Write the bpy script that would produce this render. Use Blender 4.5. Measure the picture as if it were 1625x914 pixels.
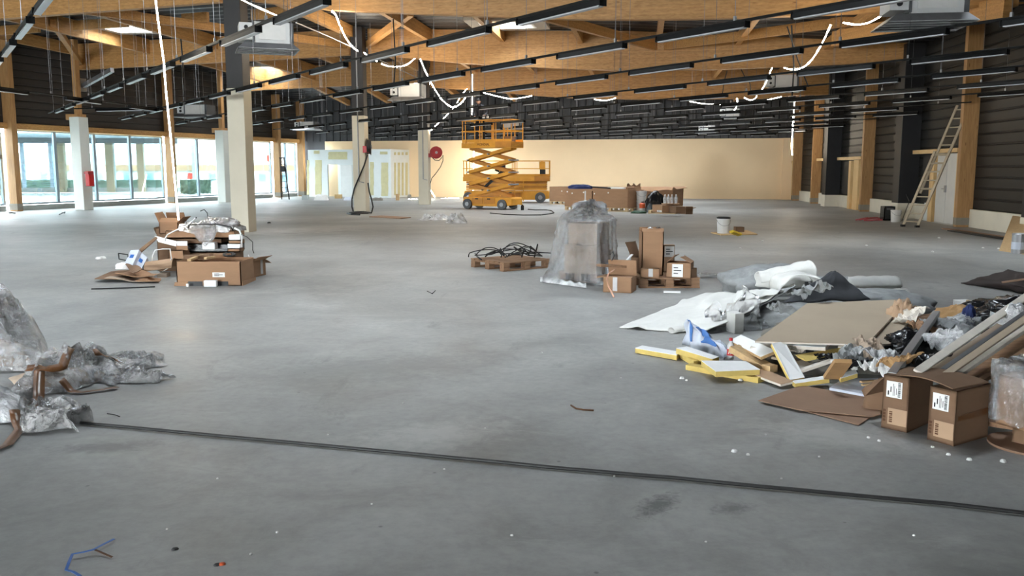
import bpy, bmesh, math, random
from mathutils import Vector, Matrix, noise, Euler
from mathutils.bvhtree import BVHTree

for o in list(bpy.data.objects):
    bpy.data.objects.remove(o)
SC = bpy.context.scene
COL = SC.collection

# ------------------------------------------------------------------ camera
F_PX, IMG_W, IMG_H, EYE = 1400.0, 1625.0, 914.0, 1.6
PITCH = math.atan(189.0 / F_PX)
cd = bpy.data.cameras.new('camera')
cd.sensor_width = 36.0
cd.lens = 36.0 * F_PX / IMG_W
cd.clip_end = 400
cd.clip_start = 0.05
cam = bpy.data.objects.new('camera', cd)
cam.location = (0, 0, EYE)
cam.rotation_euler = (math.pi / 2 - PITCH, 0, 0)
COL.objects.link(cam)
SC.camera = cam

# ------------------------------------------------------------------ sky, daylight, exposure
world = bpy.data.worlds.new('overcast_sky')
SC.world = world
world.use_nodes = True
wn = world.node_tree.nodes
bgn = wn.get('Background') or wn.new('ShaderNodeBackground')
bgn.inputs['Color'].default_value = (0.90, 0.962, 1.0, 1)
SKY = 62.0
bgn.inputs['Strength'].default_value = SKY
SC.view_settings.view_transform = 'Standard'
SC.view_settings.look = 'None'
SC.view_settings.gamma = 1.0
SC.view_settings.use_curve_mapping = False
SC.view_settings.exposure = 0.14
SC.cycles.use_denoising = True
SC.cycles.max_bounces = 7
SC.cycles.diffuse_bounces = 5
SC.cycles.glossy_bounces = 3
SC.cycles.transparent_max_bounces = 12
SC.cycles.transmission_bounces = 4
SC.cycles.caustics_reflective = False
SC.cycles.caustics_refractive = False
SC.cycles.sample_clamp_indirect = 6.0


def portal(name, loc, rot, sx, sy):
    """A light portal: it only steers the sky's own light through an opening."""
    l = bpy.data.lights.new(name, 'AREA')
    l.shape = 'RECTANGLE'
    l.size, l.size_y = sx, sy
    l.cycles.is_portal = True
    o = bpy.data.objects.new(name, l)
    o.location = loc
    o.rotation_euler = rot
    COL.objects.link(o)


# ------------------------------------------------------------------ geometry of the view: a pixel of the photograph to a point of the place
_c, _s = math.cos(PITCH), math.sin(PITCH)


def ray(px, py):
    u, v = (px - 812.5) / F_PX, (457.0 - py) / F_PX
    return Vector((u, _c + v * _s, -_s + v * _c))


EYEP = Vector((0, 0, EYE))


def P(px, py, z=0.0):                     # point at height z
    d = ray(px, py)
    return EYEP + d * ((z - EYE) / d.z)


def Q(px, py, Y):                         # point at distance Y
    d = ray(px, py)
    return EYEP + d * (Y / d.y)


def V(px, py, a, b):                      # point on the upright plane through a and b
    d = ray(px, py)
    n = Vector((b.y - a.y, a.x - b.x, 0))
    return EYEP + d * (n.dot(a - EYEP) / n.dot(d))


def lerp(a, b, t):
    return a + (b - a) * t


# ------------------------------------------------------------------ mesh helpers
WM = {}


class MB:
    def __init__(s):
        s.v, s.f, s.m = [], [], []

    def add(s, vs, fs, m=0):
        k = len(s.v)
        s.v += [Vector(x) for x in vs]
        s.f += [[i + k for i in f] for f in fs]
        s.m += [m] * len(fs)
        return s

    def box(s, c, size, rot=None, m=0):
        c = Vector(c)
        hx, hy, hz = size[0] / 2, size[1] / 2, size[2] / 2
        R = rot if isinstance(rot, Matrix) else (Matrix.Rotation(rot, 3, 'Z') if rot else Matrix.Identity(3))
        vs = [c + R @ Vector((x * hx, y * hy, z * hz)) for z in (-1, 1) for x, y in ((-1, -1), (1, -1), (1, 1), (-1, 1))]
        return s.add(vs, [(3, 2, 1, 0), (4, 5, 6, 7), (0, 1, 5, 4), (1, 2, 6, 5), (2, 3, 7, 6), (3, 0, 4, 7)], m)

    def bar(s, a, b, w, h, up=(0, 0, 1), m=0):
        a, b = Vector(a), Vector(b)
        d = (b - a).normalized()
        side = d.cross(Vector(up))
        if side.length < 1e-5:
            side = d.cross(Vector((1, 0, 0)))
        side.normalize()
        u = side.cross(d).normalized()
        vs = [p + side * (x * w / 2) + u * (z * h / 2) for p in (a, b) for x, z in ((-1, -1), (1, -1), (1, 1), (-1, 1))]
        return s.add(vs, [(0, 1, 2, 3), (7, 6, 5, 4), (0, 4, 5, 1), (1, 5, 6, 2), (2, 6, 7, 3), (3, 7, 4, 0)], m)

    def prism(s, poly, ext, m=0):
        n = len(poly)
        e = Vector(ext)
        vs = [Vector(p) for p in poly] + [Vector(p) + e for p in poly]
        fs = [tuple(range(n))[::-1], tuple(range(n, 2 * n))] + [(i, (i + 1) % n, n + (i + 1) % n, n + i) for i in range(n)]
        return s.add(vs, fs, m)

    def slab(s, poly, th, m=0):                       # a board: its top outline and a thickness below it
        a, b, c = Vector(poly[0]), Vector(poly[1]), Vector(poly[2])
        n = (b - a).cross(c - b).normalized()
        if n.z < 0:
            n = -n
        return s.prism(poly, -n * th, m)

    def tube(s, pts, r, n=6, m=0, taper=None):
        pts = [Vector(p) for p in pts]
        k0 = len(s.v)
        N = len(pts)
        up = Vector((0, 0, 1))
        prev = None
        for i, p in enumerate(pts):
            d = (pts[min(i + 1, N - 1)] - pts[max(i - 1, 0)])
            d = d.normalized() if d.length > 1e-9 else up
            if prev is None:
                a = d.cross(up)
                if a.length < 1e-3:
                    a = d.cross(Vector((1, 0, 0)))
            else:
                a = prev - d * prev.dot(d)
                if a.length < 1e-4:
                    a = d.cross(up)
            a.normalize()
            prev = a
            b = d.cross(a)
            rr = (r[i] if isinstance(r, (list, tuple)) else r)
            for q in range(n):
                t = 2 * math.pi * q / n
                s.v.append(p + a * math.cos(t) * rr + b * math.sin(t) * rr)
        for i in range(N - 1):
            for q in range(n):
                q2 = (q + 1) % n
                s.f.append([k0 + i * n + q, k0 + i * n + q2, k0 + (i + 1) * n + q2, k0 + (i + 1) * n + q])
                s.m.append(m)
        s.f.append([k0 + q for q in range(n)][::-1]); s.m.append(m)
        s.f.append([k0 + (N - 1) * n + q for q in range(n)]); s.m.append(m)
        return s

    def cyl(s, a, b, r, r2=None, n=16, m=0):
        return s.tube([a, b], [r, r if r2 is None else r2], n, m)

    def lathe(s, prof, c=(0, 0, 0), n=20, m=0):
        c = Vector(c)
        k = len(s.v)
        for r, z in prof:
            for q in range(n):
                t = 2 * math.pi * q / n
                s.v.append(c + Vector((r * math.cos(t), r * math.sin(t), z)))
        for i in range(len(prof) - 1):
            for q in range(n):
                q2 = (q + 1) % n
                s.f.append([k + i * n + q, k + i * n + q2, k + (i + 1) * n + q2, k + (i + 1) * n + q]); s.m.append(m)
        s.f.append([k + q for q in range(n)][::-1]); s.m.append(m)
        s.f.append([k + (len(prof) - 1) * n + q for q in range(n)]); s.m.append(m)
        return s

    def grid(s, fn, nu, nv, m=0):
        k = len(s.v)
        for i in range(nu + 1):
            for j in range(nv + 1):
                s.v.append(Vector(fn(i / nu, j / nv)))
        for i in range(nu):
            for j in range(nv):
                a = k + i * (nv + 1) + j
                s.f.append([a, a + nv + 1, a + nv + 2, a + 1]); s.m.append(m)
        return s

    def build(s, name, mats, parent=None, smooth=False, base=None, fix=True):
        if not isinstance(mats, (list, tuple)):
            mats = [mats]
        if parent is None:
            if base is None:
                xs = [v.x for v in s.v]; ys = [v.y for v in s.v]; zs = [v.z for v in s.v]
                base = Vector(((min(xs) + max(xs)) / 2, (min(ys) + max(ys)) / 2, min(zs)))
            M = Matrix.Translation(Vector(base))
        else:
            M = WM[parent.name]
        inv = M.inverted()
        me = bpy.data.meshes.new(name)
        me.from_pydata([inv @ v for v in s.v], [], s.f)
        for mt in mats:
            me.materials.append(mt)
        if len(mats) > 1:
            me.polygons.foreach_set('material_index', s.m)
        if smooth:
            me.polygons.foreach_set('use_smooth', [True] * len(s.f))
        if fix:
            bm = bmesh.new(); bm.from_mesh(me)
            bmesh.ops.recalc_face_normals(bm, faces=bm.faces[:])
            bm.to_mesh(me); bm.free()
        me.update()
        o = bpy.data.objects.new(name, me)
        COL.objects.link(o)
        if parent is None:
            o.location = M.translation
            WM[o.name] = M
        else:
            o.parent = parent
            WM[o.name] = M
        return o


def tag(o, label=None, cat=None, group=None, kind=None):
    if label: o['label'] = label
    if cat: o['category'] = cat
    if group: o['group'] = group
    if kind: o['kind'] = kind
    return o


def thing(name, label, cat, loc, rz=0.0, group=None):
    o = bpy.data.objects.new(name, None)
    o.empty_display_size = 0.2
    COL.objects.link(o)
    o.location = Vector(loc)
    o.rotation_euler = (0, 0, rz)
    WM[o.name] = Matrix.Translation(Vector(loc)) @ Matrix.Rotation(rz, 4, 'Z')
    return tag(o, label, cat, group)


def copy_thing(src, loc, rz=None, label=None, group=None):
    c = src.copy(); COL.objects.link(c)
    c.location = Vector(loc)
    if rz is not None: c.rotation_euler = (0, 0, rz)
    WM[c.name] = Matrix.Translation(Vector(loc)) @ Matrix.Rotation(c.rotation_euler.z, 4, 'Z')
    if label: c['label'] = label
    if group: c['group'] = group
    for ch in src.children:
        d = ch.copy(); COL.objects.link(d); d.parent = c
        for g in ch.children:
            e = g.copy(); COL.objects.link(e); e.parent = d
    return c


def place(src_mesh_obj, name, parent, loc, rz=0.0, scale=None):
    """Another piece that shares its mesh: a child of parent at world loc."""
    o = bpy.data.objects.new(name, src_mesh_obj)
    COL.objects.link(o)
    o.parent = parent
    M = WM[parent.name].inverted() @ (Matrix.Translation(Vector(loc)) @ Matrix.Rotation(rz, 4, 'Z'))
    o.matrix_local = M
    if scale: o.scale = scale
    return o


def soft(o, w=0.004, seg=2):
    b = o.modifiers.new('edge', 'BEVEL'); b.width = w; b.segments = seg; b.limit_method = 'ANGLE'
    return o


def thick(o, t):
    b = o.modifiers.new('sheet', 'SOLIDIFY'); b.thickness = t; b.offset = 0
    return o


def nz(v, sc, seed=0.0):
    return noise.noise(Vector(v) * sc + Vector((seed * 17.3, seed * 5.1, seed * 9.7)))


def ridge(v, sc, seed=0.0):
    return 1.0 - 2.0 * abs(nz(v, sc, seed))


# ------------------------------------------------------------------ materials
def srgb(r, g, b):
    f = lambda c: (c / 255 / 12.92) if c / 255 <= 0.04045 else ((c / 255 + 0.055) / 1.055) ** 2.4
    return (f(r), f(g), f(b), 1)


def newmat(name):
    m = bpy.data.materials.new(name); m.use_nodes = True
    nt = m.node_tree
    return m, nt, nt.nodes, nt.links, nt.nodes['Principled BSDF']


def ramp(n, stops):
    r = n.new('ShaderNodeValToRGB')
    e = r.color_ramp.elements
    while len(e) < len(stops): e.new(0.5)
    for i, (p, c) in enumerate(stops):
        e[i].position = p; e[i].color = c
    return r


def mixc(nt, fac, a, b, mode='MIX'):
    x = nt.nodes.new('ShaderNodeMix'); x.data_type = 'RGBA'; x.blend_type = mode
    for val, idx in ((fac, 0), (a, 6), (b, 7)):
        if hasattr(val, 'is_output') or hasattr(val, 'links'):
            nt.links.new(val, x.inputs[idx])
        else:
            x.inputs[idx].default_value = val
    return x.outputs[2]


def coord(nt, scale=(1, 1, 1), kind='Object', rot=(0, 0, 0)):
    t = nt.nodes.new('ShaderNodeTexCoord'); mp = nt.nodes.new('ShaderNodeMapping')
    mp.inputs['Scale'].default_value = scale
    mp.inputs['Rotation'].default_value = rot
    nt.links.new(t.outputs[kind], mp.inputs['Vector'])
    return mp.outputs['Vector']


def ntex(nt, vec, sc, det=4, rough=0.55, dist=0.0):
    t = nt.nodes.new('ShaderNodeTexNoise')
    t.inputs['Scale'].default_value = sc; t.inputs['Detail'].default_value = det
    t.inputs['Roughness'].default_value = rough; t.inputs['Distortion'].default_value = dist
    nt.links.new(vec, t.inputs['Vector'])
    return t.outputs['Fac']


def bump(nt, bsdf, h, strength=0.2, dist=0.01):
    b = nt.nodes.new('ShaderNodeBump'); b.inputs['Strength'].default_value = strength; b.inputs['Distance'].default_value = dist
    nt.links.new(h, b.inputs['Height']); nt.links.new(b.outputs['Normal'], bsdf.inputs['Normal'])


def plain(name, col, rough=0.7, var=0.12, sc=6.0, metal=0.0, bmp=0.15, stretch=(1, 1, 1), spec=0.4):
    """A plain surface with mottled colour and fine relief."""
    m, nt, n, l, b = newmat(name)
    c = srgb(*col)
    v = coord(nt, stretch)
    f = ntex(nt, v, sc, 5, 0.6)
    r = ramp(n, [(0.3, tuple(x * (1 - var) for x in c[:3]) + (1,)), (0.7, tuple(min(1, x * (1 + var)) for x in c[:3]) + (1,))])
    l.new(f, r.inputs['Fac']); l.new(r.outputs['Color'], b.inputs['Base Color'])
    b.inputs['Roughness'].default_value = rough; b.inputs['Metallic'].default_value = metal
    b.inputs['Specular IOR Level'].default_value = spec
    if bmp: bump(nt, b, ntex(nt, v, sc * 6, 3), bmp, 0.004)
    return m


def wood(name, base, dark, lam=0.045, grain=9.0, rough=0.55, axis='X', knots=True):
    """Planed softwood: long grain, laminations stacked upward, scattered knots."""
    m, nt, n, l, b = newmat(name)
    st = {'X': (0.25, 3, 3), 'Y': (3, 0.25, 3), 'Z': (3, 3, 0.25)}[axis]
    v = coord(nt, st)
    g = ntex(nt, v, grain, 5, 0.6, 0.4)
    r = ramp(n, [(0.25, srgb(*dark)), (0.6, srgb(*base)), (0.85, srgb(*[min(255, x + 12) for x in base]))])
    l.new(g, r.inputs['Fac'])
    out = r.outputs['Color']
    if lam:
        v2 = coord(nt, (0.06, 0.06, 1.0 / lam) if axis != 'Z' else (1.0 / lam, 1.0 / lam, 0.06))
        w = n.new('ShaderNodeTexWhiteNoise'); w.noise_dimensions = '3D'
        sn = n.new('ShaderNodeVectorMath'); sn.operation = 'FLOOR'
        l.new(v2, sn.inputs[0]); l.new(sn.outputs[0], w.inputs['Vector'])
        r2 = ramp(n, [(0, (0.86, 0.84, 0.8, 1)), (1, (1.08, 1.06, 1.02, 1))])
        l.new(w.outputs['Value'], r2.inputs['Fac'])
        out = mixc(nt, 1.0, out, r2.outputs['Color'], 'MULTIPLY')
    if knots:
        vk = coord(nt, {'X': (0.7, 1.6, 3.0), 'Y': (1.6, 0.7, 3), 'Z': (3, 3, 0.7)}[axis])
        vo = n.new('ShaderNodeTexVoronoi'); vo.inputs['Scale'].default_value = 1.7
        l.new(vk, vo.inputs['Vector'])
        rk = ramp(n, [(0.03, (0.35, 0.2, 0.1, 1)), (0.085, (1, 1, 1, 1))])
        l.new(vo.outputs['Distance'], rk.inputs['Fac'])
        out = mixc(nt, 0.8, out, rk.outputs['Color'], 'MULTIPLY')
    l.new(out, b.inputs['Base Color'])
    b.inputs['Roughness'].default_value = rough
    bump(nt, b, g, 0.12, 0.004)
    return m


def board_mat(name, col, seam, pitch, axis, rough=0.5, var=0.15, spec=0.3):
    m, nt, n, l, b = newmat(name)
    c = srgb(*col)
    f = ntex(nt, coord(nt, (0.4, 0.4, 2)), 3, 5)
    r = ramp(n, [(0.3, tuple(x * (1 - var) for x in c[:3]) + (1,)), (0.7, tuple(x * (1 + var) for x in c[:3]) + (1,))])
    l.new(f, r.inputs['Fac']); l.new(r.outputs['Color'], b.inputs['Base Color'])
    b.inputs['Roughness'].default_value = rough; b.inputs['Specular IOR Level'].default_value = spec
    return m


def film(name, body=0.30, tint=(0.86, 0.88, 0.90), rough=0.10, bumps=((9, 0.5), (40, 0.35)), trans=(1, 1, 1), gloss=0.55):
    """Clear plastic film: mostly see-through, a milky trace, sharp reflections on its creases."""
    m, nt, n, l, b = newmat(name)
    n.remove(b)
    out = n['Material Output']
    v = coord(nt)
    h = None
    for sc, a in bumps:
        t = ntex(nt, v, sc, 4, 0.6, 0.6)
        mm = n.new('ShaderNodeMath'); mm.operation = 'MULTIPLY'; mm.inputs[1].default_value = a
        l.new(t, mm.inputs[0])
        if h is None: h = mm.outputs[0]
        else:
            ad = n.new('ShaderNodeMath'); ad.operation = 'ADD'
            l.new(h, ad.inputs[0]); l.new(mm.outputs[0], ad.inputs[1]); h = ad.outputs[0]
    bp = n.new('ShaderNodeBump'); bp.inputs['Strength'].default_value = 0.9; bp.inputs['Distance'].default_value = 0.05
    l.new(h, bp.inputs['Height'])
    tr = n.new('ShaderNodeBsdfTransparent'); tr.inputs['Color'].default_value = tuple(trans) + (1,)
    df = n.new('ShaderNodeBsdfDiffuse'); df.inputs['Color'].default_value = tuple(tint) + (1,)
    gl = n.new('ShaderNodeBsdfGlossy'); gl.inputs['Roughness'].default_value = rough
    l.new(bp.outputs['Normal'], gl.inputs['Normal']); l.new(bp.outputs['Normal'], df.inputs['Normal'])
    m1 = n.new('ShaderNodeMixShader'); 
    mot = ntex(nt, v, 5, 4, 0.6)
    rm = ramp(n, [(0.35, (body * 0.5,) * 3 + (1,)), (0.7, (min(1, body * 1.6),) * 3 + (1,))])
    l.new(mot, rm.inputs['Fac']); l.new(rm.outputs['Color'], m1.inputs[0])
    l.new(tr.outputs[0], m1.inputs[1]); l.new(df.outputs[0], m1.inputs[2])
    fr = n.new('ShaderNodeLayerWeight'); fr.inputs['Blend'].default_value = 0.35
    l.new(bp.outputs['Normal'], fr.inputs['Normal'])
    ms = n.new('ShaderNodeMath'); ms.operation = 'MULTIPLY_ADD'; ms.inputs[1].default_value = gloss; ms.inputs[2].default_value = 0.12
    l.new(fr.outputs['Fresnel'], ms.inputs[0])
    m2 = n.new('ShaderNodeMixShader')
    l.new(ms.outputs[0], m2.inputs[0]); l.new(m1.outputs[0], m2.inputs[1]); l.new(gl.outputs[0], m2.inputs[2])
    l.new(m2.outputs[0], out.inputs['Surface'])
    return m


def glow(name, col, s):
    m, nt, n, l, b = newmat(name)
    n.remove(b)
    e = n.new('ShaderNodeEmission'); e.inputs['Color'].default_value = tuple(col) + (1,); e.inputs['Strength'].default_value = s
    l.new(e.outputs[0], n['Material Output'].inputs['Surface'])
    return m


def concrete():
    m, nt, n, l, b = newmat('polished_concrete')
    v = coord(nt)
    big = ntex(nt, v, 0.16, 5, 0.6, 0.6)
    mid = ntex(nt, v, 1.1, 7, 0.68, 0.5)
    fin = ntex(nt, v, 14, 4, 0.7)
    r = ramp(n, [(0.28, srgb(130, 130, 128)), (0.5, srgb(155, 155, 152)), (0.72, srgb(176, 176, 172))])
    l.new(big, r.inputs['Fac'])
    r2 = ramp(n, [(0.27, (0.58, 0.58, 0.59, 1)), (0.5, (0.95, 0.95, 0.95, 1)), (0.73, (1.2, 1.2, 1.19, 1))])
    l.new(mid, r2.inputs['Fac'])
    c = mixc(nt, 1.0, r.outputs['Color'], r2.outputs['Color'], 'MULTIPLY')
    r3 = ramp(n, [(0.25, (0.8, 0.8, 0.8, 1)), (0.6, (1.05, 1.05, 1.05, 1))])
    l.new(fin, r3.inputs['Fac'])
    c = mixc(nt, 0.7, c, r3.outputs['Color'], 'MULTIPLY')
    # white plaster dust, trodden in streaks
    vd = coord(nt, (0.6, 1.0, 1), rot=(0, 0, 0.5))
    d1 = ntex(nt, vd, 0.9, 10, 0.76, 2.2)
    rd = ramp(n, [(0.56, (0, 0, 0, 1)), (0.84, (0.6, 0.6, 0.6, 1))])
    l.new(d1, rd.inputs['Fac'])
    c = mixc(nt, rd.outputs['Color'], c, srgb(190, 190, 186))
    # dark damp and rubber marks
    d2 = ntex(nt, coord(nt, (1.4, 0.5, 1), rot=(0, 0, -0.3)), 0.9, 8, 0.7, 1.5)
    rs = ramp(n, [(0.60, (0, 0, 0, 1)), (0.78, (0.6, 0.6, 0.6, 1))])
    l.new(d2, rs.inputs['Fac'])
    c = mixc(nt, rs.outputs['Color'], c, srgb(92, 94, 92))
    sp = n.new('ShaderNodeTexVoronoi'); sp.inputs['Scale'].default_value = 3.3; l.new(v, sp.inputs['Vector'])
    rp = ramp(n, [(0.025, (0.30, 0.30, 0.30, 1)), (0.045, (1, 1, 1, 1))])
    l.new(sp.outputs['Distance'], rp.inputs['Fac'])
    c = mixc(nt, 0.6, c, rp.outputs['Color'], 'MULTIPLY')
    # scuffs, prints each placed: x, y, half sizes, turn, colour, strength
    for (sx, sy, hx, hy, ang, col, st, nsc) in ((0.70, 4.06, .07, .16, -.6, (70, 72, 73), .75, 30), (-2.35, 4.95, .30, .10, .2, (84, 86, 84), .5, 12), (1.05, 4.02, .10, .06, .3, (74, 76, 77), .6, 30),
                                                (-.5, 5.2, .5, .25, .4, (196, 196, 192), .45, 9), (2.0, 5.15, .5, .22, -.5, (196, 196, 192), .5, 9), (-7.2, 22.6, 2.6, 1.2, .2, (208, 208, 204), .6, 2),
                                                (-11.5, 27.5, 5, 1.6, .3, (206, 207, 204), .45, 1.2), (-3.6, 12.2, 1.6, .9, .2, (90, 92, 92), .4, 3), (3.2, 9.6, 2.2, 1.2, .3, (96, 96, 94), .35, 3),
                                                (-5.0, 26.0, 3.5, 1.0, .1, (112, 113, 111), .5, 1.5), (-9, 31, 5, 1.2, .15, (116, 118, 116), .4, 1.2), (5, 28, 6, 1.5, -.1, (120, 120, 116), .4, 1.0), (-1.2, 7.0, 1.2, .5, .3, (92, 94, 93), .35, 5)):
        tc = n.new('ShaderNodeTexCoord'); mp = n.new('ShaderNodeMapping'); mp.vector_type = 'TEXTURE'
        mp.inputs['Location'].default_value = (sx, sy, 0); mp.inputs['Rotation'].default_value = (0, 0, ang); mp.inputs['Scale'].default_value = (hx * 1.6, hy * 1.6, 1)
        l.new(tc.outputs['Object'], mp.inputs['Vector'])
        ln = n.new('ShaderNodeVectorMath'); ln.operation = 'LENGTH'; l.new(mp.outputs['Vector'], ln.inputs[0])
        nn = ntex(nt, v, nsc, 6, 0.7, 0.5)
        ad = n.new('ShaderNodeMath'); ad.operation = 'MULTIPLY_ADD'; ad.inputs[1].default_value = 1.6; l.new(nn, ad.inputs[0]); l.new(ln.outputs['Value'], ad.inputs[2])
        rq = ramp(n, [(0.62, (st,) * 3 + (1,)), (1.0, (0, 0, 0, 1))])
        mu = n.new('ShaderNodeMath'); mu.operation = 'MULTIPLY'; mu.inputs[1].default_value = 0.62; l.new(ad.outputs[0], mu.inputs[0])
        l.new(mu.outputs[0], rq.inputs['Fac'])
        c = mixc(nt, rq.outputs['Color'], c, srgb(*col))
    l.new(c, b.inputs['Base Color'])
    rr = ramp(n, [(0.3, (0.40,) * 3 + (1,)), (0.7, (0.64,) * 3 + (1,))])
    l.new(mid, rr.inputs['Fac']); l.new(rr.outputs['Color'], b.inputs['Roughness'])
    b.inputs['Specular IOR Level'].default_value = 0.35
    bump(nt, b, mid, 0.05, 0.02)
    return m


M = {}
M['floor'] = concrete()
M['glulam'] = wood('glulam', (184, 139, 84), (154, 108, 58))
M['glulam_y'] = wood('glulam_rafter', (190, 147, 92), (160, 115, 64), axis='Y')
M['post_wood'] = wood('post_wood', (172, 131, 84), (144, 104, 62), lam=0, axis='Z')
M['stud'] = wood('stud_wood', (222, 190, 138), (205, 168, 112), lam=0, axis='Z', knots=False)
M['stud_x'] = wood('rail_wood', (222, 192, 142), (205, 168, 112), lam=0, axis='Y', knots=False)
M['deck'] = plain('dark_steel_deck', (48, 49, 52), 0.42, 0.2, 2.0, 0.2, 0)
M['clad'] = plain('black_cladding', (21, 21, 20), 0.5, 0.35, 1.4, 0.0, 0.05, (0.2, 0.2, 3))
M['clad_left'] = plain('brown_black_cladding', (50, 46, 44), 0.55, 0.25, 1.4, 0.0, 0.05, (0.2, 0.2, 3))
M['clad_back'] = plain('charcoal_steel_panel', (56, 57, 60), 0.45, 0.25, 1.2, 0.0, 0.03, (3, 3, 0.2))
M['cream'] = plain('cream_wall_paint', (240, 212, 172), 0.85, 0.03, 0.6, 0, 0.03)
M['white_wall'] = plain('white_plinth_paint', (214, 208, 192), 0.8, 0.06, 1.5, 0, 0.05)
M['black'] = plain('black_paint', (27, 27, 29), 0.5, 0.2, 3, 0, 0.05)
M['col_black'] = plain('column_black_paint', (40, 38, 38), 0.5, 0.15, 2, 0, 0.04)
M['col_white'] = plain('column_cream_paint', (205, 197, 178), 0.75, 0.05, 1.2, 0, 0.05)
M['col_grey'] = plain('column_pale_paint', (205, 208, 202), 0.75, 0.05, 1.2, 0, 0.05)
M['alu'] = plain('aluminium_frame', (150, 168, 182), 0.45, 0.06, 3, 0.3, 0)
M['alu_dark'] = plain('grey_frame', (104, 108, 110), 0.5, 0.08, 3, 0.2, 0)
M['sill'] = plain('window_sill_grey', (160, 166, 164), 0.6, 0.08, 3, 0, 0.05)
M['plasterboard'] = plain('white_plasterboard', (216, 222, 222), 0.85, 0.04, 2, 0, 0.05)
M['joint'] = plain('joint_compound', (196, 190, 150), 0.9, 0.08, 5, 0, 0.2)
M['lum_body'] = plain('luminaire_black', (13, 13, 13), 0.5, 0.15, 3, 0.0, 0, spec=0.12)
M['lum_lens'] = plain('luminaire_lens', (176, 178, 182), 0.22, 0.03, 3, 0, 0, spec=0.7)
M['wire'] = plain('steel_wire', (120, 120, 122), 0.4, 0.1, 3, 0.5, 0)
M['cable'] = plain('black_cable', (26, 25, 25), 0.5, 0.15, 8, 0, 0.05)
M['metal_white'] = plain('white_enamel', (208, 208, 206), 0.45, 0.05, 3, 0.1, 0)
M['metal_grey'] = plain('grey_steel', (150, 150, 152), 0.35, 0.12, 4, 0.7, 0.05)
M['yellow'] = plain('lift_yellow', (208, 146, 44), 0.5, 0.12, 3, 0, 0.05)
M['yellow_dark'] = plain('lift_ochre', (178, 118, 38), 0.5, 0.15, 3, 0, 0.05)
M['rubber'] = plain('grey_rubber', (84, 86, 88), 0.75, 0.15, 6, 0, 0.1)
M['red'] = plain('fire_red', (176, 26, 28), 0.4, 0.1, 4, 0, 0.03)
M['red_dark'] = plain('hose_reel_red', (150, 44, 46), 0.4, 0.1, 4, 0, 0.03)
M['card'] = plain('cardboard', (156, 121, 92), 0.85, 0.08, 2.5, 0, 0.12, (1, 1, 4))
M['card_dark'] = plain('cardboard_dark', (120, 93, 71), 0.85, 0.1, 2.5, 0, 0.12, (1, 1, 4))  # a darker brown grade of board
M['card_pale'] = plain('cardboard_pale', (172, 143, 116), 0.85, 0.08, 2.5, 0, 0.12)
M['card_grey'] = plain('greyboard', (168, 150, 132), 0.85, 0.1, 2.5, 0, 0.12)
M['tape'] = plain('brown_parcel_tape', (100, 66, 38), 0.3, 0.1, 5, 0, 0.1)
M['tape_clear'] = plain('pale_parcel_tape', (200, 198, 196), 0.25, 0.08, 5, 0, 0.1)
M['paper'] = plain('white_label_paper', (232, 232, 228), 0.7, 0.03, 5, 0, 0)
M['ink'] = plain('black_ink', (36, 36, 38), 0.7, 0.1, 5, 0, 0)
M['ink_brown'] = plain('brown_ink', (92, 62, 40), 0.8, 0.1, 5, 0, 0)
M['foam'] = plain('white_foam', (238, 238, 236), 0.85, 0.03, 8, 0, 0.1)
M['foam_yellow'] = plain('yellow_insulation_edge', (206, 180, 104), 0.9, 0.1, 10, 0, 0.3)
M['pallet'] = wood('pallet_wood', (150, 116, 88), (112, 84, 62), lam=0, grain=14, rough=0.85, axis='X', knots=False)
M['pallet_new'] = wood('pallet_pale_wood', (214, 190, 150), (190, 160, 118), lam=0, grain=14, rough=0.85, axis='X', knots=False)
M['gyp'] = plain('greige_plasterboard_paper', (170, 154, 134), 0.85, 0.06, 1.2, 0, 0.06)
M['gyp_edge'] = plain('gypsum_core', (214, 206, 194), 0.9, 0.08, 12, 0, 0.3)
M['hardboard'] = plain('brown_hardboard', (146, 116, 94), 0.75, 0.12, 2.2, 0, 0.06)
M['chip'] = plain('chipboard', (190, 160, 118), 0.85, 0.16, 26, 0, 0.2)
M['ply'] = wood('plywood', (202, 172, 128), (180, 148, 104), lam=0, grain=5, rough=0.75, axis='X', knots=False)
M['felt'] = plain('white_felt', (214, 213, 208), 0.95, 0.07, 5, 0, 0.35)
M['felt_grey'] = plain('grey_felt_underside', (150, 152, 152), 0.95, 0.22, 7, 0, 0.35)
M['dark_mat'] = plain('dark_red_brown_mat', (44, 34, 32), 0.85, 0.3, 6, 0, 0.3)
M['rubber_black'] = plain('black_membrane', (64, 66, 70), 0.7, 0.28, 3, 0, 0.2)
M['bag_black'] = plain('black_bin_bag', (22, 22, 24), 0.22, 0.2, 5, 0, 0.4)
M['dark_cloth'] = plain('dark_work_cloth', (34, 34, 40), 0.9, 0.2, 8, 0, 0.2)
M['skin'] = plain('skin', (168, 122, 98), 0.6, 0.06, 8, 0, 0.05)
M['hair'] = plain('dark_hair', (30, 24, 20), 0.7, 0.2, 30, 0, 0.2)
M['navy'] = plain('navy_fabric', (36, 48, 92), 0.85, 0.2, 5, 0, 0.2)
M['orange'] = plain('orange_plastic', (214, 92, 44), 0.5, 0.1, 5, 0, 0)
M['green_dark'] = plain('dark_green_plastic', (40, 72, 52), 0.5, 0.2, 5, 0, 0)
M['blue_print'] = plain('blue_print', (70, 116, 180), 0.5, 0.25, 9, 0, 0.2)
M['blue_strap'] = plain('blue_strap', (44, 96, 170), 0.4, 0.15, 9, 0, 0.05)
M['pale_print'] = plain('blue_white_carton', (198, 204, 216), 0.7, 0.06, 6, 0, 0.05)
M['bucket'] = plain('white_plastic_bucket', (214, 212, 208), 0.45, 0.04, 5, 0, 0)
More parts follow.
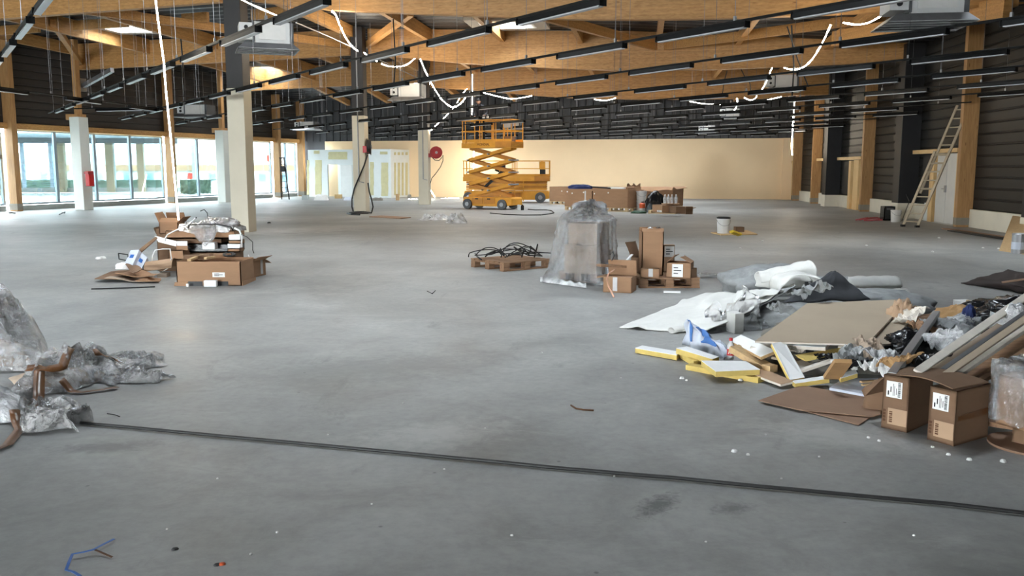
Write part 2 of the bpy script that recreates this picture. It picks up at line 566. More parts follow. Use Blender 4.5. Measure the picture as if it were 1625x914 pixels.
M['yellow_vivid'] = plain('vivid_yellow', (232, 200, 60), 0.6, 0.12, 6, 0, 0.1)
M['copper'] = plain('pale_copper_pipe', (226, 176, 150), 0.3, 0.08, 6, 0.4, 0)
M['crumb'] = plain('plaster_crumb', (226, 226, 222), 0.9, 0.05, 20, 0, 0.2)
M['tan_bag'] = plain('tan_sack_cloth', (170, 134, 92), 0.9, 0.12, 9, 0, 0.3)
M['grey_bag'] = plain('grey_rag', (120, 116, 108), 0.9, 0.2, 9, 0, 0.3)
M['milky'] = film('milky_plastic', 0.62, (0.86, 0.87, 0.88), 0.2)
M['film'] = film('clear_film', 0.12, gloss=1.0, rough=0.05, bumps=((6, 0.6), (22, 0.6)))
M['film_grey'] = film('grey_bubble_film', 0.30, (0.88, 0.86, 0.85), 0.06, ((10, 0.7), (34, 0.6)), gloss=0.9)
M['led'] = glow('led_rope', (1.0, 0.87, 0.68), 95.0)
M['led_floor'] = glow('led_work_light', (1.0, 0.87, 0.66), 60.0)
M['fill_bulb'] = glow('cool_fill_glow', (0.86, 0.97, 1.0), 160.0)
M['hedge'] = plain('hedge_leaves', (62, 84, 70), 0.8, 0.5, 6, 0, 0.3)
M['paving'] = plain('pale_paving', (176, 182, 180), 0.85, 0.08, 0.8, 0, 0.05)
M['far_wall'] = plain('far_white_render', (226, 228, 226), 0.9, 0.03, 0.4, 0, 0)
M['far_brown'] = plain('far_brown_band', (170, 132, 104), 0.9, 0.15, 0.6, 0, 0)
M['far_red'] = plain('far_red_sign', (214, 62, 46), 0.6, 0.05, 1, 0, 0)
M['gallery_wood'] = plain('weathered_post_wood', (150, 140, 118), 0.8, 0.1, 3, 0, 0.05)
M['ladder'] = plain('worn_aluminium', (172, 160, 140), 0.45, 0.1, 4, 0.2, 0.03)
M['shoe'] = plain('post_shoe_grey', (136, 130, 120), 0.8, 0.12, 6, 0, 0.1)
M['soffit'] = plain('gallery_soffit', (200, 216, 228), 0.8, 0.03, 1, 0, 0)


def glass_mat(name, tr, g=0.06):
    m, nt, n, l, b = newmat(name)
    n.remove(b)
    t = n.new('ShaderNodeBsdfTransparent'); t.inputs['Color'].default_value = tuple(tr) + (1,)
    gl = n.new('ShaderNodeBsdfGlossy'); gl.inputs['Roughness'].default_value = 0.02
    mx = n.new('ShaderNodeMixShader'); mx.inputs[0].default_value = g
    l.new(t.outputs[0], mx.inputs[1]); l.new(gl.outputs[0], mx.inputs[2])
    l.new(mx.outputs[0], n['Material Output'].inputs['Surface'])
    return m


M['glass'] = glass_mat('solar_glass', (0.315, 0.338, 0.342))
M['glass_sky'] = glass_mat('skylight_glass', (0.90, 0.915, 0.935))
M['glass_out'] = glass_mat('outer_glass', (0.80, 0.92, 0.93))

# ================================================================== THE SETTING
AX = Vector((math.sin(math.radians(8.5)), math.cos(math.radians(8.5)), 0))     # the hall's long axis
RZ = -math.radians(8.5)


def wl(y): return -19.29 + (y - 33.33) * 0.3493         # inside face of the glazed left wall
def wr(y): return 12.80 + (y - 25.0) * 0.095            # face of the right wall


LDIR = Vector((0.3493, 1, 0)).normalized()
LRZ = -math.atan(0.3493)
LN = Vector((LDIR.y, -LDIR.x, 0))                        # into the room
RDIR = Vector((0.095, 1, 0)).normalized()
RRZ = -math.atan(0.095)
RN = Vector((-RDIR.y, RDIR.x, 0))
BL = Vector((-12.48, 52.83, 0)); BR = Vector((14.82, 46.75, 0))
BDIR = (BR - BL).normalized(); BN = Vector((BDIR.y, -BDIR.x, 0))
BRZ = math.atan2(BDIR.y, BDIR.x)
YF = -13.0

# floor
mb = MB()
mb.prism([(wl(YF) - .3, YF, -0.2), (wr(YF) + .3, YF, -0.2), (wr(46.75) + .4, 47.2, -0.2), (BL.x - .2, 53.4, -0.2)], (0, 0, 0.2))
tag(mb.build('floor', M['floor'], base=(0, 0, 0)), kind='structure')

# ---------------- roof: one height field, ridge over the row of columns, falling to both side walls and to the back wall
A_ = [Vector((-21.2, 27.0, 0)), Vector((-7.05, 23.6, 0)), Vector((2.6, 21.8, 0)), Vector((12.4, 20.0, 0))]
B_ = [Vector((-17.5, 36.0, 0)), Vector((-5.65, 33.2, 0)), Vector((3.9, 31.15, 0)), Vector((13.2, 29.0, 0))]
C_ = [Vector((-14.6, 44.4, 0)), Vector((-4.02, 41.0, 0)), Vector((5.0, 39.6, 0)), Vector((14.05, 38.2, 0))]
K_ = [Vector((-12.3, 53.0, 0)), Vector((-2.9, 50.8, 0)), Vector((5.6, 48.9, 0)), Vector((14.9, 46.9, 0))]
zB = [Q(110, 70, 36).z, V(575, 46, B_[1], B_[3]).z, V(1000, 49, B_[1], B_[3]).z, V(1436, 72, B_[1], B_[3]).z]
zC = [6.35, 6.5, 6.3, 5.6]
zK = [5.5, 5.6, 5.6, 5.4]
for rr, zz in ((A_, zB), (B_, zB), (C_, zC), (K_, zK)):
    for p, z in zip(rr, zz): p.z = z
F_ = [p - AX * 36 for p in A_]
ROWS = [F_, A_, B_, C_, K_]
for r in ROWS:                                   # carry the roof on over the side walls
    r.insert(0, r[0] + (r[0] - r[1]) * 0.25)
    r.append(r[-1] + (r[-1] - r[-2]) * 0.2)


def roof_pt(i, v, u):
    """bay i between two beams, v along the hall 0..1, u across 0..5"""
    k = min(int(u), 4)
    a = lerp(ROWS[i][k], ROWS[i][k + 1], u - k)
    b = lerp(ROWS[i + 1][k], ROWS[i + 1][k + 1], u - k)
    return lerp(a, b, v)


def roof_z(x, y):
    best, bz = 1e9, 6.4
    for i in range(4):
        for jv in range(0, 11):
            for ju in range(0, 51):
                p = roof_pt(i, jv / 10, ju / 10)
                d = (p.x - x) ** 2 + (p.y - y) ** 2
                if d < best: best, bz = d, p.z
    return bz


SKY_AT = [P(209, 44, 6.5), P(410, 104, 6.45), P(806, 33, 6.45),
          ] + [Vector((x, y, 0)) for y in (17.0, 9.0) for x in (-14.0, -8.6, -2.5, 2.5)] + \
         [Vector(p) for p in ((8.2, 16.5, 0), (1.6, 35.6, 0), (7.4, 34.4, 0), (-8.2, 45.6, 0), (-1.2, 45.4, 0), (3.4, 44.4, 0), (8.6, 43.0, 0), (-4.6, 45.9, 0), (1.1, 45.2, 0), (6.0, 43.9, 0), (4.6, 35.2, 0), (-1.3, 36.3, 0))]  # all but the leading group are unseen, added to brighten the floor
SKW, SKL = 1.8, 1.5


def in_sky(p):
    for s in SKY_AT:
        d = Vector((p.x - s.x, p.y - s.y, 0))
        a, c = d.dot(AX), d.dot(Vector((AX.y, -AX.x, 0)))
        if abs(a) < SKL / 2 and abs(c) < SKW / 2: return True
    return False


mb = MB()
for i in range(4):
    n = 240 if i == 0 else 62
    us = [k * 5 / 60 for k in range(61)]
    k0 = len(mb.v)
    for j in range(n + 1):
        rib = (0.0, 0.0, 0.055, 0.055)[j % 4]
        v = j / n
        if j % 4 == 2: v -= 0.35 / n
        for u in us:
            p = roof_pt(i, v, u); p.z += rib + 0.02
            mb.v.append(p)
    w = len(us)
    for j in range(n):
        for q in range(w - 1):
            a = k0 + j * w + q
            c = (mb.v[a] + mb.v[a + w + 1]) / 2
            if in_sky(c): continue
            mb.f.append([a, a + 1, a + w + 1, a + w]); mb.m.append(0)
ceil = mb.build('ceiling', M['deck'], base=(0, 0, 0), fix=False)
tag(ceil, kind='structure')
# a second skin above keeps daylight out between the ribs
mb = MB()
for i in range(4):
    n = 60 if i == 0 else 30
    us = [k * 5 / 60 for k in range(61)]
    k0 = len(mb.v); w = 61
    for j in range(n + 1):
        for u in us:
            p = roof_pt(i, j / n, u); p.z += 0.14; mb.v.append(p)
    for j in range(n):
        for q in range(w - 1):
            a = k0 + j * w + q
            if in_sky((mb.v[a] + mb.v[a + w + 1]) / 2): continue
            mb.f.append([a, a + 1, a + w + 1, a + w]); mb.m.append(0)
tag(mb.build('roof', M['deck'], base=(0, 0, 6), fix=False), kind='structure')

# skylights: an upstand lined in pale board, a frame and a pane
sky_labels = ['square skylight between timber rafters at the left, over the window wall',
              'square skylight beside the nearest thick column, seen low over far rafters',
              'square skylight over the middle of the hall, above the scissor lift'] + [None] * 24
for k, s in enumerate(SKY_AT):
    z = roof_z(s.x, s.y)
    side = Vector((AX.y, -AX.x, 0))
    c = Vector((s.x, s.y, z))
    th = thing('skylight', sky_labels[k] or 'unseen skylight in the dark deck, added to brighten the hall floor', 'skylight', c, RZ,
               'skylights in the roof deck')
    mb = MB()
    for sgn in (-1, 1):
        mb.box(c + AX * sgn * (SKL / 2 + .18) + Vector((0, 0, .20)), (SKW + .76, .4, .64), RZ)
        mb.box(c + side * sgn * (SKW / 2 + .18) + Vector((0, 0, .20)), (.4, SKL, .64), RZ)
    mb.build('upstand', M['gyp_edge'], th)
    mb = MB()
    for sgn in (-1, 1):
        mb.box(c + AX * sgn * (SKL / 2 - .02) + Vector((0, 0, .54)), (SKW, .08, .06), RZ)
        mb.box(c + side * sgn * (SKW / 2 - .02) + Vector((0, 0, .54)), (.08, SKL, .06), RZ)
    mb.box(c + Vector((0, 0, .54)), (.05, SKL, .05), RZ)
    mb.build('skylight_frame', M['alu'], th)
    MB().box(c + Vector((0, 0, .59)), (SKW, SKL, .02), RZ).build('pane', M['glass_sky'], th)
    portal('skylight_portal', c + Vector((0, 0, .63)), (0, 0, RZ), SKW, SKL)

# ---------------- walls
mb = MB()                                                   # rear wall, behind the photographer, with a wide unglazed opening
zt = 7.2
a, b = Vector((wl(YF), YF, 0)), Vector((wr(YF), YF, 0))
for x0, x1, z0, z1 in ((a.x - .3, b.x + .3, 3.0, zt), (a.x - .3, -22, 0, 3), (-8, b.x + .3, 0, 3)):
    mb.prism([(x0, YF - .3, z0), (x1, YF - .3, z0), (x1, YF - .3, z1), (x0, YF - .3, z1)], (0, .3, 0))
tag(mb.build('wall_front', M['clad']), kind='structure')
portal('front_opening_portal', (-15, YF - .2, 1.5), (math.pi / 2, 0, 0), 14, 3.0)

# right wall
mb = MB()
y0, y1 = YF - .2, 46.9
mb.prism([(wr(y0), y0, 0), (wr(y1), y1, 0), (wr(y1) + .3, y1, 0), (wr(y0) + .3, y0, 0)], (0, 0, 6.6))
wall_r = tag(mb.build('wall_right', M['clad'], base=(wr(20), 20, 0)), kind='structure')
PL = 0.10                                                     # the white plinth stands proud of it
ZP = V(1540, 332, Vector((wr(20) - PL, 20, 0)), Vector((wr(45) - PL, 45, 0))).z
mb = MB()
mb.prism([(wr(y0), y0, 0), (wr(46.7), 46.7, 0), (wr(46.7) - PL, 46.7, 0), (wr(y0) - PL, y0, 0)], (0, 0, ZP))
tag(soft(mb.build('baseboard_right', M['white_wall'], base=(wr(20), 20, 0)), .01), kind='structure')

# timber posts on the right wall: pixel of the foot's left edge, its y
def along_right(px):                                         # y of the wall point seen at this column of the photograph
    k = (px - 812.5) / F_PX
    # wall x = 12.8+.095(y-25) ; x = k*d with d the distance along the view's level axis ~ y
    return (12.8 - .095 * 25) / (k / (_c) * 1.0 - .095)


post_px = [(1529, 'timber post the ladder leans on, on the dark right wall'),
           (1374, 'second timber post along the right wall, beyond the black boxed column'),
           (1294, 'third timber post along the right wall, next to a stud doorway'),
           (1264, 'farthest timber post on the right wall, by the pale back wall')]
RP = []
for px, lab in post_px:
    d = None
    y = 30.0
    for _ in range(30):                                       # find the wall point under that pixel column
        w = Vector((wr(y) - .2, y, 0)); rel = w - EYEP
        u = rel.x / (rel.y * _c - rel.z * _s) * F_PX + 812.5
        y += (u - px) * 0.02 * (y / 25) ** 2
    RP.append(y)
for y in (RP[0] - 9.0, RP[0] - 18):
    RP.append(y)
for k, y in enumerate(RP):
    lab = post_px[k][1] if k < 4 else ('timber post on the dark right wall, nearer than the ladder post' if k == 4 else 'timber post on the dark right wall, level with the camera')
    c = Vector((wr(y), y, 0)) + RN * .225
    th = thing('timber_post', lab, 'post', c, RRZ)
    h = roof_z(c.x, c.y) - .05
    soft(MB().box(c + Vector((0, 0, h / 2)), (.42, .2, h), RRZ).build('post', M['post_wood'], th), .008)
    mb = MB().box(c + RN * .0 + Vector((0, 0, .16)), (.44, .22, .2), RRZ)
    mb.build('base_shoe', M['shoe'], th)

# black boxed columns on the right wall, where the big beams land
for k, (p, lab) in enumerate(((ROWS[1][4], 'black boxed column on the right wall, beside the camera'), (ROWS[2][4], 'wide black boxed column on the right wall left of the ladder'), (ROWS[3][4], 'narrow black boxed column on the right wall, far end'))):
    y = p.y
    c = Vector((wr(y), y, 0)) + RN * .33
    h = roof_z(c.x, c.y) + .02
    o = soft(MB().box(c + Vector((0, 0, (h + ZP) / 2)), (.6, .62, h - ZP), RRZ).build('boxed_column', M['black']), .01)
    tag(o, lab, 'column')
    o = soft(MB().box(c + Vector((0, 0, ZP / 2)), (.62, .66, ZP), RRZ).build('plinth_block', M['white_wall']), .01)
    tag(o, 'pale plinth block under the ' + ['black boxed column beside the camera', 'wide black boxed column left of the ladder', 'narrow black boxed column at the far end'][k], 'plinth')

# cladding boards between the posts: each board a piece of its own
ys = sorted(RP + [46.6])
bay = [(ys[i] + .12, ys[i + 1] - .12) for i in range(len(ys) - 1)]
for (ya, yb) in bay:
    L = (yb - ya) / RDIR.y
    mid = Vector((wr((ya + yb) / 2), (ya + yb) / 2, 0))
    sp = MB().add([(-L / 2, 0, -.14), (L / 2, 0, -.14), (L / 2, .028, -.125), (L / 2, .028, .10), (L / 2, 0, .13), (-L / 2, 0, .13), (-L / 2, .028, .10), (-L / 2, .028, -.125)],
                  [(0, 1, 2, 7), (7, 2, 3, 6), (6, 3, 4, 5)])
    me = bpy.data.meshes.new('cladding_board'); me.from_pydata(sp.v, [], sp.f); me.materials.append(M['clad'])
    zz = ZP + .16
    top = min(roof_z(mid.x, ya), roof_z(mid.x, yb))
    while zz < top - .1:
        place(me, 'cladding_board', wall_r, mid + Vector((0, 0, zz)), RRZ + math.pi / 2)
        zz += .29

# back wall: pale below, charcoal sheet panels above
zc = V(1230, 219.3, BL, BR).z
mb = MB()
mb.prism([BL - BDIR * .4, BR + BDIR * .0, BR + BDIR * .0 - BN * .3, BL - BDIR * .4 - BN * .3], (0, 0, 6.4))
wall_b = tag(mb.build('wall_back', M['clad_back'], base=(0, 50, 0)), kind='structure')
mb = MB()
LS = V(519, 300, BL, BR); LS.z = 0
mb.prism([LS, BR - BDIR * .05, BR - BDIR * .05 + BN * .12, LS + BN * .12], (0, 0, zc))
mb.prism([BR - BDIR * .62 + BN * .12, BR - BDIR * .05 + BN * .12, BR - BDIR * .05 + BN * .3, BR - BDIR * .62 + BN * .3], (0, 0, zc))
tag(mb.build('wall_back_lining', M['cream'], base=(0, 50, 0)), kind='structure')
Lb = (BR - BL).length
npan = 66
pw = Lb / npan
sp = MB().add([(-pw / 2, 0, 0), (-pw / 2 + .02, -.04, 0), (pw / 2 - .05, -.04, 0), (pw / 2 - .03, 0, 0), (pw / 2, 0, 0)] +
              [(-pw / 2, 0, 2.5), (-pw / 2 + .02, -.04, 2.5), (pw / 2 - .05, -.04, 2.5), (pw / 2 - .03, 0, 2.5), (pw / 2, 0, 2.5)],
              [(i, i + 1, i + 6, i + 5) for i in range(4)])
me = bpy.data.meshes.new('wall_panel'); me.from_pydata(sp.v, [], sp.f); me.materials.append(M['clad_back'])
for i in range(npan):
    place(me, 'wall_panel', wall_b, BL + BDIR * (i + .5) * pw + Vector((0, 0, zc)), BRZ)

# left wall: glazing, timber lintel, dark boards above
ZS = 0.22                                                      # sill
lwA, lwB = Vector((wl(20), 20, 0)), Vector((wl(50), 50, 0))
ZH = V(200, 213.3, lwA + LN * .2, lwB + LN * .2).z             # underside of the lintel
ZL = V(200, 205.5, lwA + LN * .2, lwB + LN * .2).z             # its top


def lpt(y, off=0.0, z=0.0): return Vector((wl(y), y, z)) + LN * off


LY0, LY1 = 9.0, 52.83
mb = MB()
mb.prism([lpt(YF - .2, 0, ZL - .05), lpt(LY1, 0, ZL - .05), lpt(LY1, -.3, ZL - .05), lpt(YF - .2, -.3, ZL - .05)], (0, 0, 7.3 - ZL))
mb.prism([lpt(YF - .2, 0, -.1), lpt(LY0, 0, -.1), lpt(LY0, -.3, -.1), lpt(YF - .2, -.3, -.1)], (0, 0, ZL + .2))
wall_l = tag(mb.build('wall_left', M['clad_left'], base=(wl(30), 30, 0)), kind='structure')

# posts of the left wall
LPY = [33.83, 42.02, 50.3, 52.6]
lpl = ['timber post nearest the left edge of the photo, in the window wall', 'timber post in the window wall behind the hanging LED rope',
       'timber post in the window wall right of the nearest thick column', 'last timber post of the window wall, beside the plasterboard partition']
for k, y in enumerate([33.83, 42.0, 50.2, 52.5, 25.4, 17.0]):
    c = lpt(y, .22)
    h = min(roof_z(c.x, c.y), 6.4) - .05
    th = thing('timber_post', lpl[k] if k < 4 else ('timber post in the window wall, next before the left edge of the photo' if k == 4 else 'timber post in the window wall, second before the left edge of the photo'), 'post', c, LRZ)
    soft(MB().box(c + Vector((0, 0, h / 2)), (.40, .24, h), LRZ).build('post', M['post_wood'], th), .008)
    MB().box(c + Vector((0, 0, .17)), (.42, .26, .24), LRZ).build('base_shoe', M['shoe'], th)

# lintel beams, glazed bays
bays = [(9.2, 16.8), (17.2, 25.2), (25.6, 33.6), (34.05, 41.8), (42.2, 50.0), (50.4, 52.35)]
bl_ = ['beside the camera', 'beside the camera', 'at the left edge of the photo', 'between the first two timber posts', 'behind the nearest thick column', 'by the plasterboard partition']
for k, (ya, yb) in enumerate(bays):
    o = MB().bar(lpt(ya - .2, .1, (ZH + ZL) / 2), lpt(yb + .2, .1, (ZH + ZL) / 2), .24, ZL - ZH).build('timber_lintel', M['glulam_y'])
    tag(o, 'timber lintel over the windows ' + bl_[k], 'beam', 'timber lintels over the window wall' if k < 2 else None)
    th = thing('window_%d' % (k + 1), None, None, lpt((ya + yb) / 2, 0, 0), LRZ)
    th['kind'] = 'structure'
    n = 4 if yb - ya > 4 else 2
    mb = MB()
    mb.bar(lpt(ya, -.08, .10), lpt(yb, -.08, .10), .16, ZS - .02)
    mb.build('sill', M['sill'], th)
    mb = MB()
    mb.bar(lpt(ya, -.1, ZS + .03), lpt(yb, -.1, ZS + .03), .08, .07)
    mb.bar(lpt(ya, -.1, ZH - .03), lpt(yb, -.1, ZH - .03), .08, .07)
    mb.build('window_frame', M['alu'], th)
    for i in range(n + 1):
        y = lerp(ya, yb, i / n)
        MB().bar(lpt(y, -.1, ZS), lpt(y, -.1, ZH), .10 if i in (0, n) else .13, .10, up=LN).build('mullion', M['alu'], th)
    if k == 2:
        mb = MB(); mb.bar(lpt(lerp(ya, yb, .5), -.07, 2.05), lpt(yb, -.07, 2.05), .1, .15); mb.build('transom', M['alu_dark'], th)
    for i in range(n):
        a, b = lerp(ya, yb, i / n), lerp(ya, yb, (i + 1) / n)
        MB().prism([lpt(a, -.11, ZS), lpt(b, -.11, ZS), lpt(b, -.11, ZH), lpt(a, -.11, ZH)], LN * .012).build('pane', M['glass'], th)
    c = lpt((ya + yb) / 2, -.16, (ZS + ZH) / 2)
    l = (yb - ya) / LDIR.y
    portal('window_portal', c, Euler((math.pi / 2, 0, LRZ - math.pi / 2), 'XYZ'), l, ZH - ZS)

# dark boards over the lintel
ys = [9.0, 17.0, 25.4, 33.83, 42.0, 50.2, 52.5]
for ya, yb in zip(ys[:-1], ys[1:]):
    L = (yb - ya) / LDIR.y - .26
    mid = lpt((ya + yb) / 2, 0)
    sp = MB().add([(-L / 2, 0, -.14), (L / 2, 0, -.14), (L / 2, -.028, -.125), (L / 2, -.028, .10), (L / 2, 0, .13), (-L / 2, 0, .13), (-L / 2, -.028, .10), (-L / 2, -.028, -.125)],
                  [(0, 1, 2, 7), (7, 2, 3, 6), (6, 3, 4, 5)])
    me = bpy.data.meshes.new('cladding_board'); me.from_pydata(sp.v, [], sp.f); me.materials.append(M['clad_left'])
    zz = ZL + .16
    while zz < 6.5:
        place(me, 'cladding_board', wall_l, mid + Vector((0, 0, zz)), LRZ + math.pi / 2)
        zz += .29

# pale wrapped columns in front of the window wall
for k, (px, py, ptop, lab) in enumerate(((134, 331, 186, 'pale wrapped column with red box, in front of the left windows'), (357, 319, 207, 'pale wrapped column half hidden behind the nearest thick column'))):
    c = P(px, py + 2)
    zt = Q(px, ptop, c.y).z
    th = thing('wrapped_column', lab, 'column', c, LRZ)
    soft(MB().box(c + Vector((0, 0, zt / 2)), (.47, .47, zt), LRZ).build('casing', M['col_grey'], th), .012)
    h = roof_z(c.x, c.y)
    MB().box(c + Vector((0, 0, (zt + h) / 2)), (.2, .2, h - zt), LRZ).build('post', M['post_wood'], th)
    MB().box(c - LN * .12 + Vector((0, 0, zt + .0)), (.58, .44, .22), LRZ).build('timber_head', M['post_wood'], th)

# ---------------- the row of thick columns
cols = [(388, 367.5, 141, 'thick column nearest the camera, cream below and black above'),
        (574.5, 337.5, 184, 'second thick column, with a hanging black hose'),
        (674.5, 324.5, 205, 'third thick column, carrying the red hose reel')]
CP = []
for k, (px, py, pt, lab) in enumerate(cols):
    c = P(px, py); CP.append(c)
    zt = Q(px, pt, c.y).z
    w = .46
    th = thing('column', lab, 'column', c, RZ)
    soft(MB().box(c + Vector((0, 0, zt / 2)), (w, w, zt), RZ).build('cream_casing', M['col_white'], th), .012)
    h = roof_z(c.x, c.y) - .02
    soft(MB().box(c + Vector((0, 0, (zt + h) / 2)), (w - .02, w - .02, h - zt), RZ).build('black_casing', M['col_black'], th), .012)
    if k:
        side = Vector((AX.y, -AX.x, 0))
        e = c - AX * (w / 2 + .03) + side * .0
        mb = MB().tube([e + Vector((0, 0, h - .4)), e + Vector((0, 0, 1.15)), e + side * .18 + Vector((0, 0, 1.1))], .022, 6)
        mb.build('conduit', M['metal_grey'], th)

# ---------------- glued laminated beams
def profile_beam(name, lab, a, b, bottoms, thk=.22, rowi=0, extend=None):
    """Upright board between plan points a, b; its lower edge through the given pixels, its top at the roof."""
    n = Vector((b.y - a.y, a.x - b.x, 0)).normalized()
    pts = [V(x, y, a, b) for x, y in bottoms]
    if extend: pts = [e if isinstance(e, Vector) else e for e in extend(pts)]
    tops = [Vector((p.x, p.y, roof_z(p.x, p.y) - .01)) for p in pts]
    poly = pts + tops[::-1]
    o = soft(MB().prism([p - n * thk / 2 for p in poly], n * thk).build(name, M['glulam']), .006)
    return tag(o, lab, 'beam')


A, B, C, K = ROWS[1], ROWS[2], ROWS[3], ROWS[4]
def ext_ends(l=None, r=None):
    def f(pts):
        if l is not None: pts = [pts[0] + (pts[0] - pts[1]) * l] + pts
        if r is not None: pts = pts + [pts[-1] + (pts[-1] - pts[-2]) * r]
        return pts
    return f


profile_beam('timber_beam', 'nearest deep timber beam, right of the nearest thick column, along the top edge', A[2], A[4],
             [(402, 3), (529, 17), (640, 22), (740, 26), (850, 30), (929, 32), (1060, 32), (1190, 29), (1411, 20), (1560, 13)], extend=ext_ends(None, .35))
profile_beam('timber_beam', 'nearest deep timber beam, left of the nearest thick column, along the top edge', A[1], A[2],
             [(0, 31), (120, 22), (240, 13), (352, 4)], extend=ext_ends(1.2, None))
profile_beam('timber_beam', 'second deep timber beam, right of the second thick column, its belly over the lift', B[2], B[4],
             [(586, 86), (660, 94), (736, 101), (846, 107), (929, 111), (1000, 112), (1130, 111), (1240, 107), (1330, 103), (1436, 97)], extend=ext_ends(None, .25))
profile_beam('timber_beam', 'second deep timber beam, ending in the air at the left above the windows', B[1], B[2],
             [(127, 111), (260, 104), (400, 97), (556, 88)])
profile_beam('timber_beam', 'farthest deep timber beam, right of the third thick column, above the lift', C[2], C[4],
             [(684, 139), (713, 141), (760, 144), (848, 152), (910, 156), (1000, 158), (1100, 158), (1208, 157), (1258, 152), (1323, 150)], extend=ext_ends(None, .3))
profile_beam('timber_beam', 'farthest deep timber beam, left part between the first and third thick columns', C[1], C[2],
             [(370, 147), (418, 143), (500, 139), (581, 135), (664, 131)])


# rafters run along the hall between the beams, tops under the deck
def rafter(px, py, row, lab, w=.16, near=None):
    lim = {1: 572, 2: 674, 3: 675}[row]
    f = V(px, py, *((ROWS[row + 1][1], ROWS[row + 1][2]) if px < lim else (ROWS[row + 1][2], ROWS[row + 1][4])))
    # near end on the nearer beam's plane
    s0 = (ROWS[row][1], ROWS[row][2]); s1 = (ROWS[row][2], ROWS[row][4])
    for (p, q) in (s0, s1):
        n = Vector((q.y - p.y, p.x - q.x, 0))
        t = n.dot(p - f) / n.dot(AX)
        e = f + AX * t
        if (e - p).dot(q - p) >= -1e-6 and (e - q).dot(p - q) >= -40: break
    zf, ze = roof_z(f.x, f.y), roof_z(e.x, e.y)
    dep = min(max(zf - f.z, .3), .75)
    f = Vector((f.x, f.y, zf)); e = Vector((e.x, e.y, ze))
    sd = Vector((AX.y, -AX.x, 0)) * w / 2
    f -= AX * .12; e += AX * .12
    poly = [f - sd, e - sd, e - sd - Vector((0, 0, dep)), f - sd - Vector((0, 0, dep))]
    o = MB().prism(poly, sd * 2).build('timber_rafter', M['glulam_y'])
    return tag(o, lab, 'rafter')


rn = ['first', 'second', 'third', 'fourth', 'fifth', 'sixth', 'seventh', 'eighth', 'ninth', 'tenth', 'eleventh', 'twelfth']
for k, (x, y, w) in enumerate(((118, 87, .16), (238, 86, .16), (345, 79, .16), (567, 64, .2), (683, 67, .16), (798, 67, .16), (922, 70, .16), (1046, 66, .18), (1170, 66, .18), (1312, 73, .22))):
    rafter(x, y, 1, '%s timber rafter from the left between the nearest and the second beam' % rn[k], w)
for k, (x, y, w) in enumerate(((420, 131, .16), (500, 128, .16), (560, 113, .16), (671, 117, .16), (755, 115, .16), (850, 118, .16), (941, 120, .16), (1132, 125, .16), (1240, 124, .3))):
    rafter(x, y, 2, '%s timber rafter from the left between the second and the farthest beam' % rn[k], w)
for k, (x, y, w) in enumerate(((555, 163, .2), (620, 164, .2), (735, 151, .18), (818, 158, .18), (886, 160, .18), (1030, 160, .16), (1165, 162, .16))):
    rafter(x, y, 3, '%s timber rafter from the left between the farthest beam and the back wall' % rn[k], w)

# cross pieces and slanting braces
def member(p, q, w, h, lab, name='timber_brace', cat='brace', mat='glulam'):
    o = MB().bar(p, q, w, h).build(name, M[mat])
    return tag(o, lab, cat)


zbr = V(1042, 74, B[2], B[4]).z
def to_plane(p, q, a, b):
    n = Vector((b.y - a.y, a.x - b.x, 0)); d = q - p
    return p + d * (n.dot(a - p) / n.dot(d))
p0, p1 = P(892, 33, zbr), P(1042, 74, zbr)
member(to_plane(p1, p0, A[2], A[4]), p1 + (p1 - p0).normalized() * .2, .14, .28, 'slanting timber brace from the nearest beam to the middle of the second beam, left leg')
p0, p1 = P(1190, 55, zbr), P(1050, 74, zbr)
member(to_plane(p1, p0, A[2], A[4]), p1, .14, .28, 'slanting timber brace from the nearest beam to the middle of the second beam, right leg')
zb2 = V(552, 72, B[1], B[2]).z
p0, p1 = P(147, 17, zb2), P(552, 72, zb2)
member(to_plane(p1, p0, A[1], A[2]), p1, .14, .26, 'long slanting timber brace crossing behind the nearest thick column')
member(V(130, 100, B[1], B[2]) - AX * .1, P(84, 36, 6.25), .16, .2, 'pale timber knee brace rising from the free end of the second beam')
member(V(583, 73, B[2], B[4]) - AX * .1, P(652, 20, 6.35), .18, .22, 'pale timber knee brace rising from the second beam beside the second thick column')
for k, (x0, y0, x1, y1, z, lab) in enumerate(((0, 49, 62, 44, 6.25, 'short timber cross piece at the left edge, under the nearest beam'),
                                   (118, 41, 203, 35, 6.3, 'short timber cross piece beside the left skylight'),
                                   (290, 30, 330, 27, 6.3, 'short timber cross piece left of the nearest thick column'),
                                   (400, 24, 462, 17, 6.3, 'short timber cross piece right of the nearest thick column'))):
    member(P(x0, y0, z), P(x1, y1, z), .12, .3, lab, 'timber_noggin', 'noggin')
for k, (x0, y0, x1, y1, lab) in enumerate(((1425, 47, 1620, -5, 'timber edge beam rising at the right, under the warm air heater'),)):
    member(Q(1325, 62, 26.5), Q(1600, 12, 19.5), .22, .42, lab, 'timber_edge_beam', 'beam')

# ================================================================== OUTSIDE THE WINDOW WALL: a glazed gallery, a hedge, a low building
mb = MB()
mb.prism([(-140, -20, -.12), lpt(-20, -.35, -.12), lpt(56, -.35, -.12), (-5, 62, -.12), (40, 180, -.12), (-140, 180, -.12)], (0, 0, .06))
tag(mb.build('ground_outside', M['paving'], base=(-60, 50, -.12)), kind='structure')

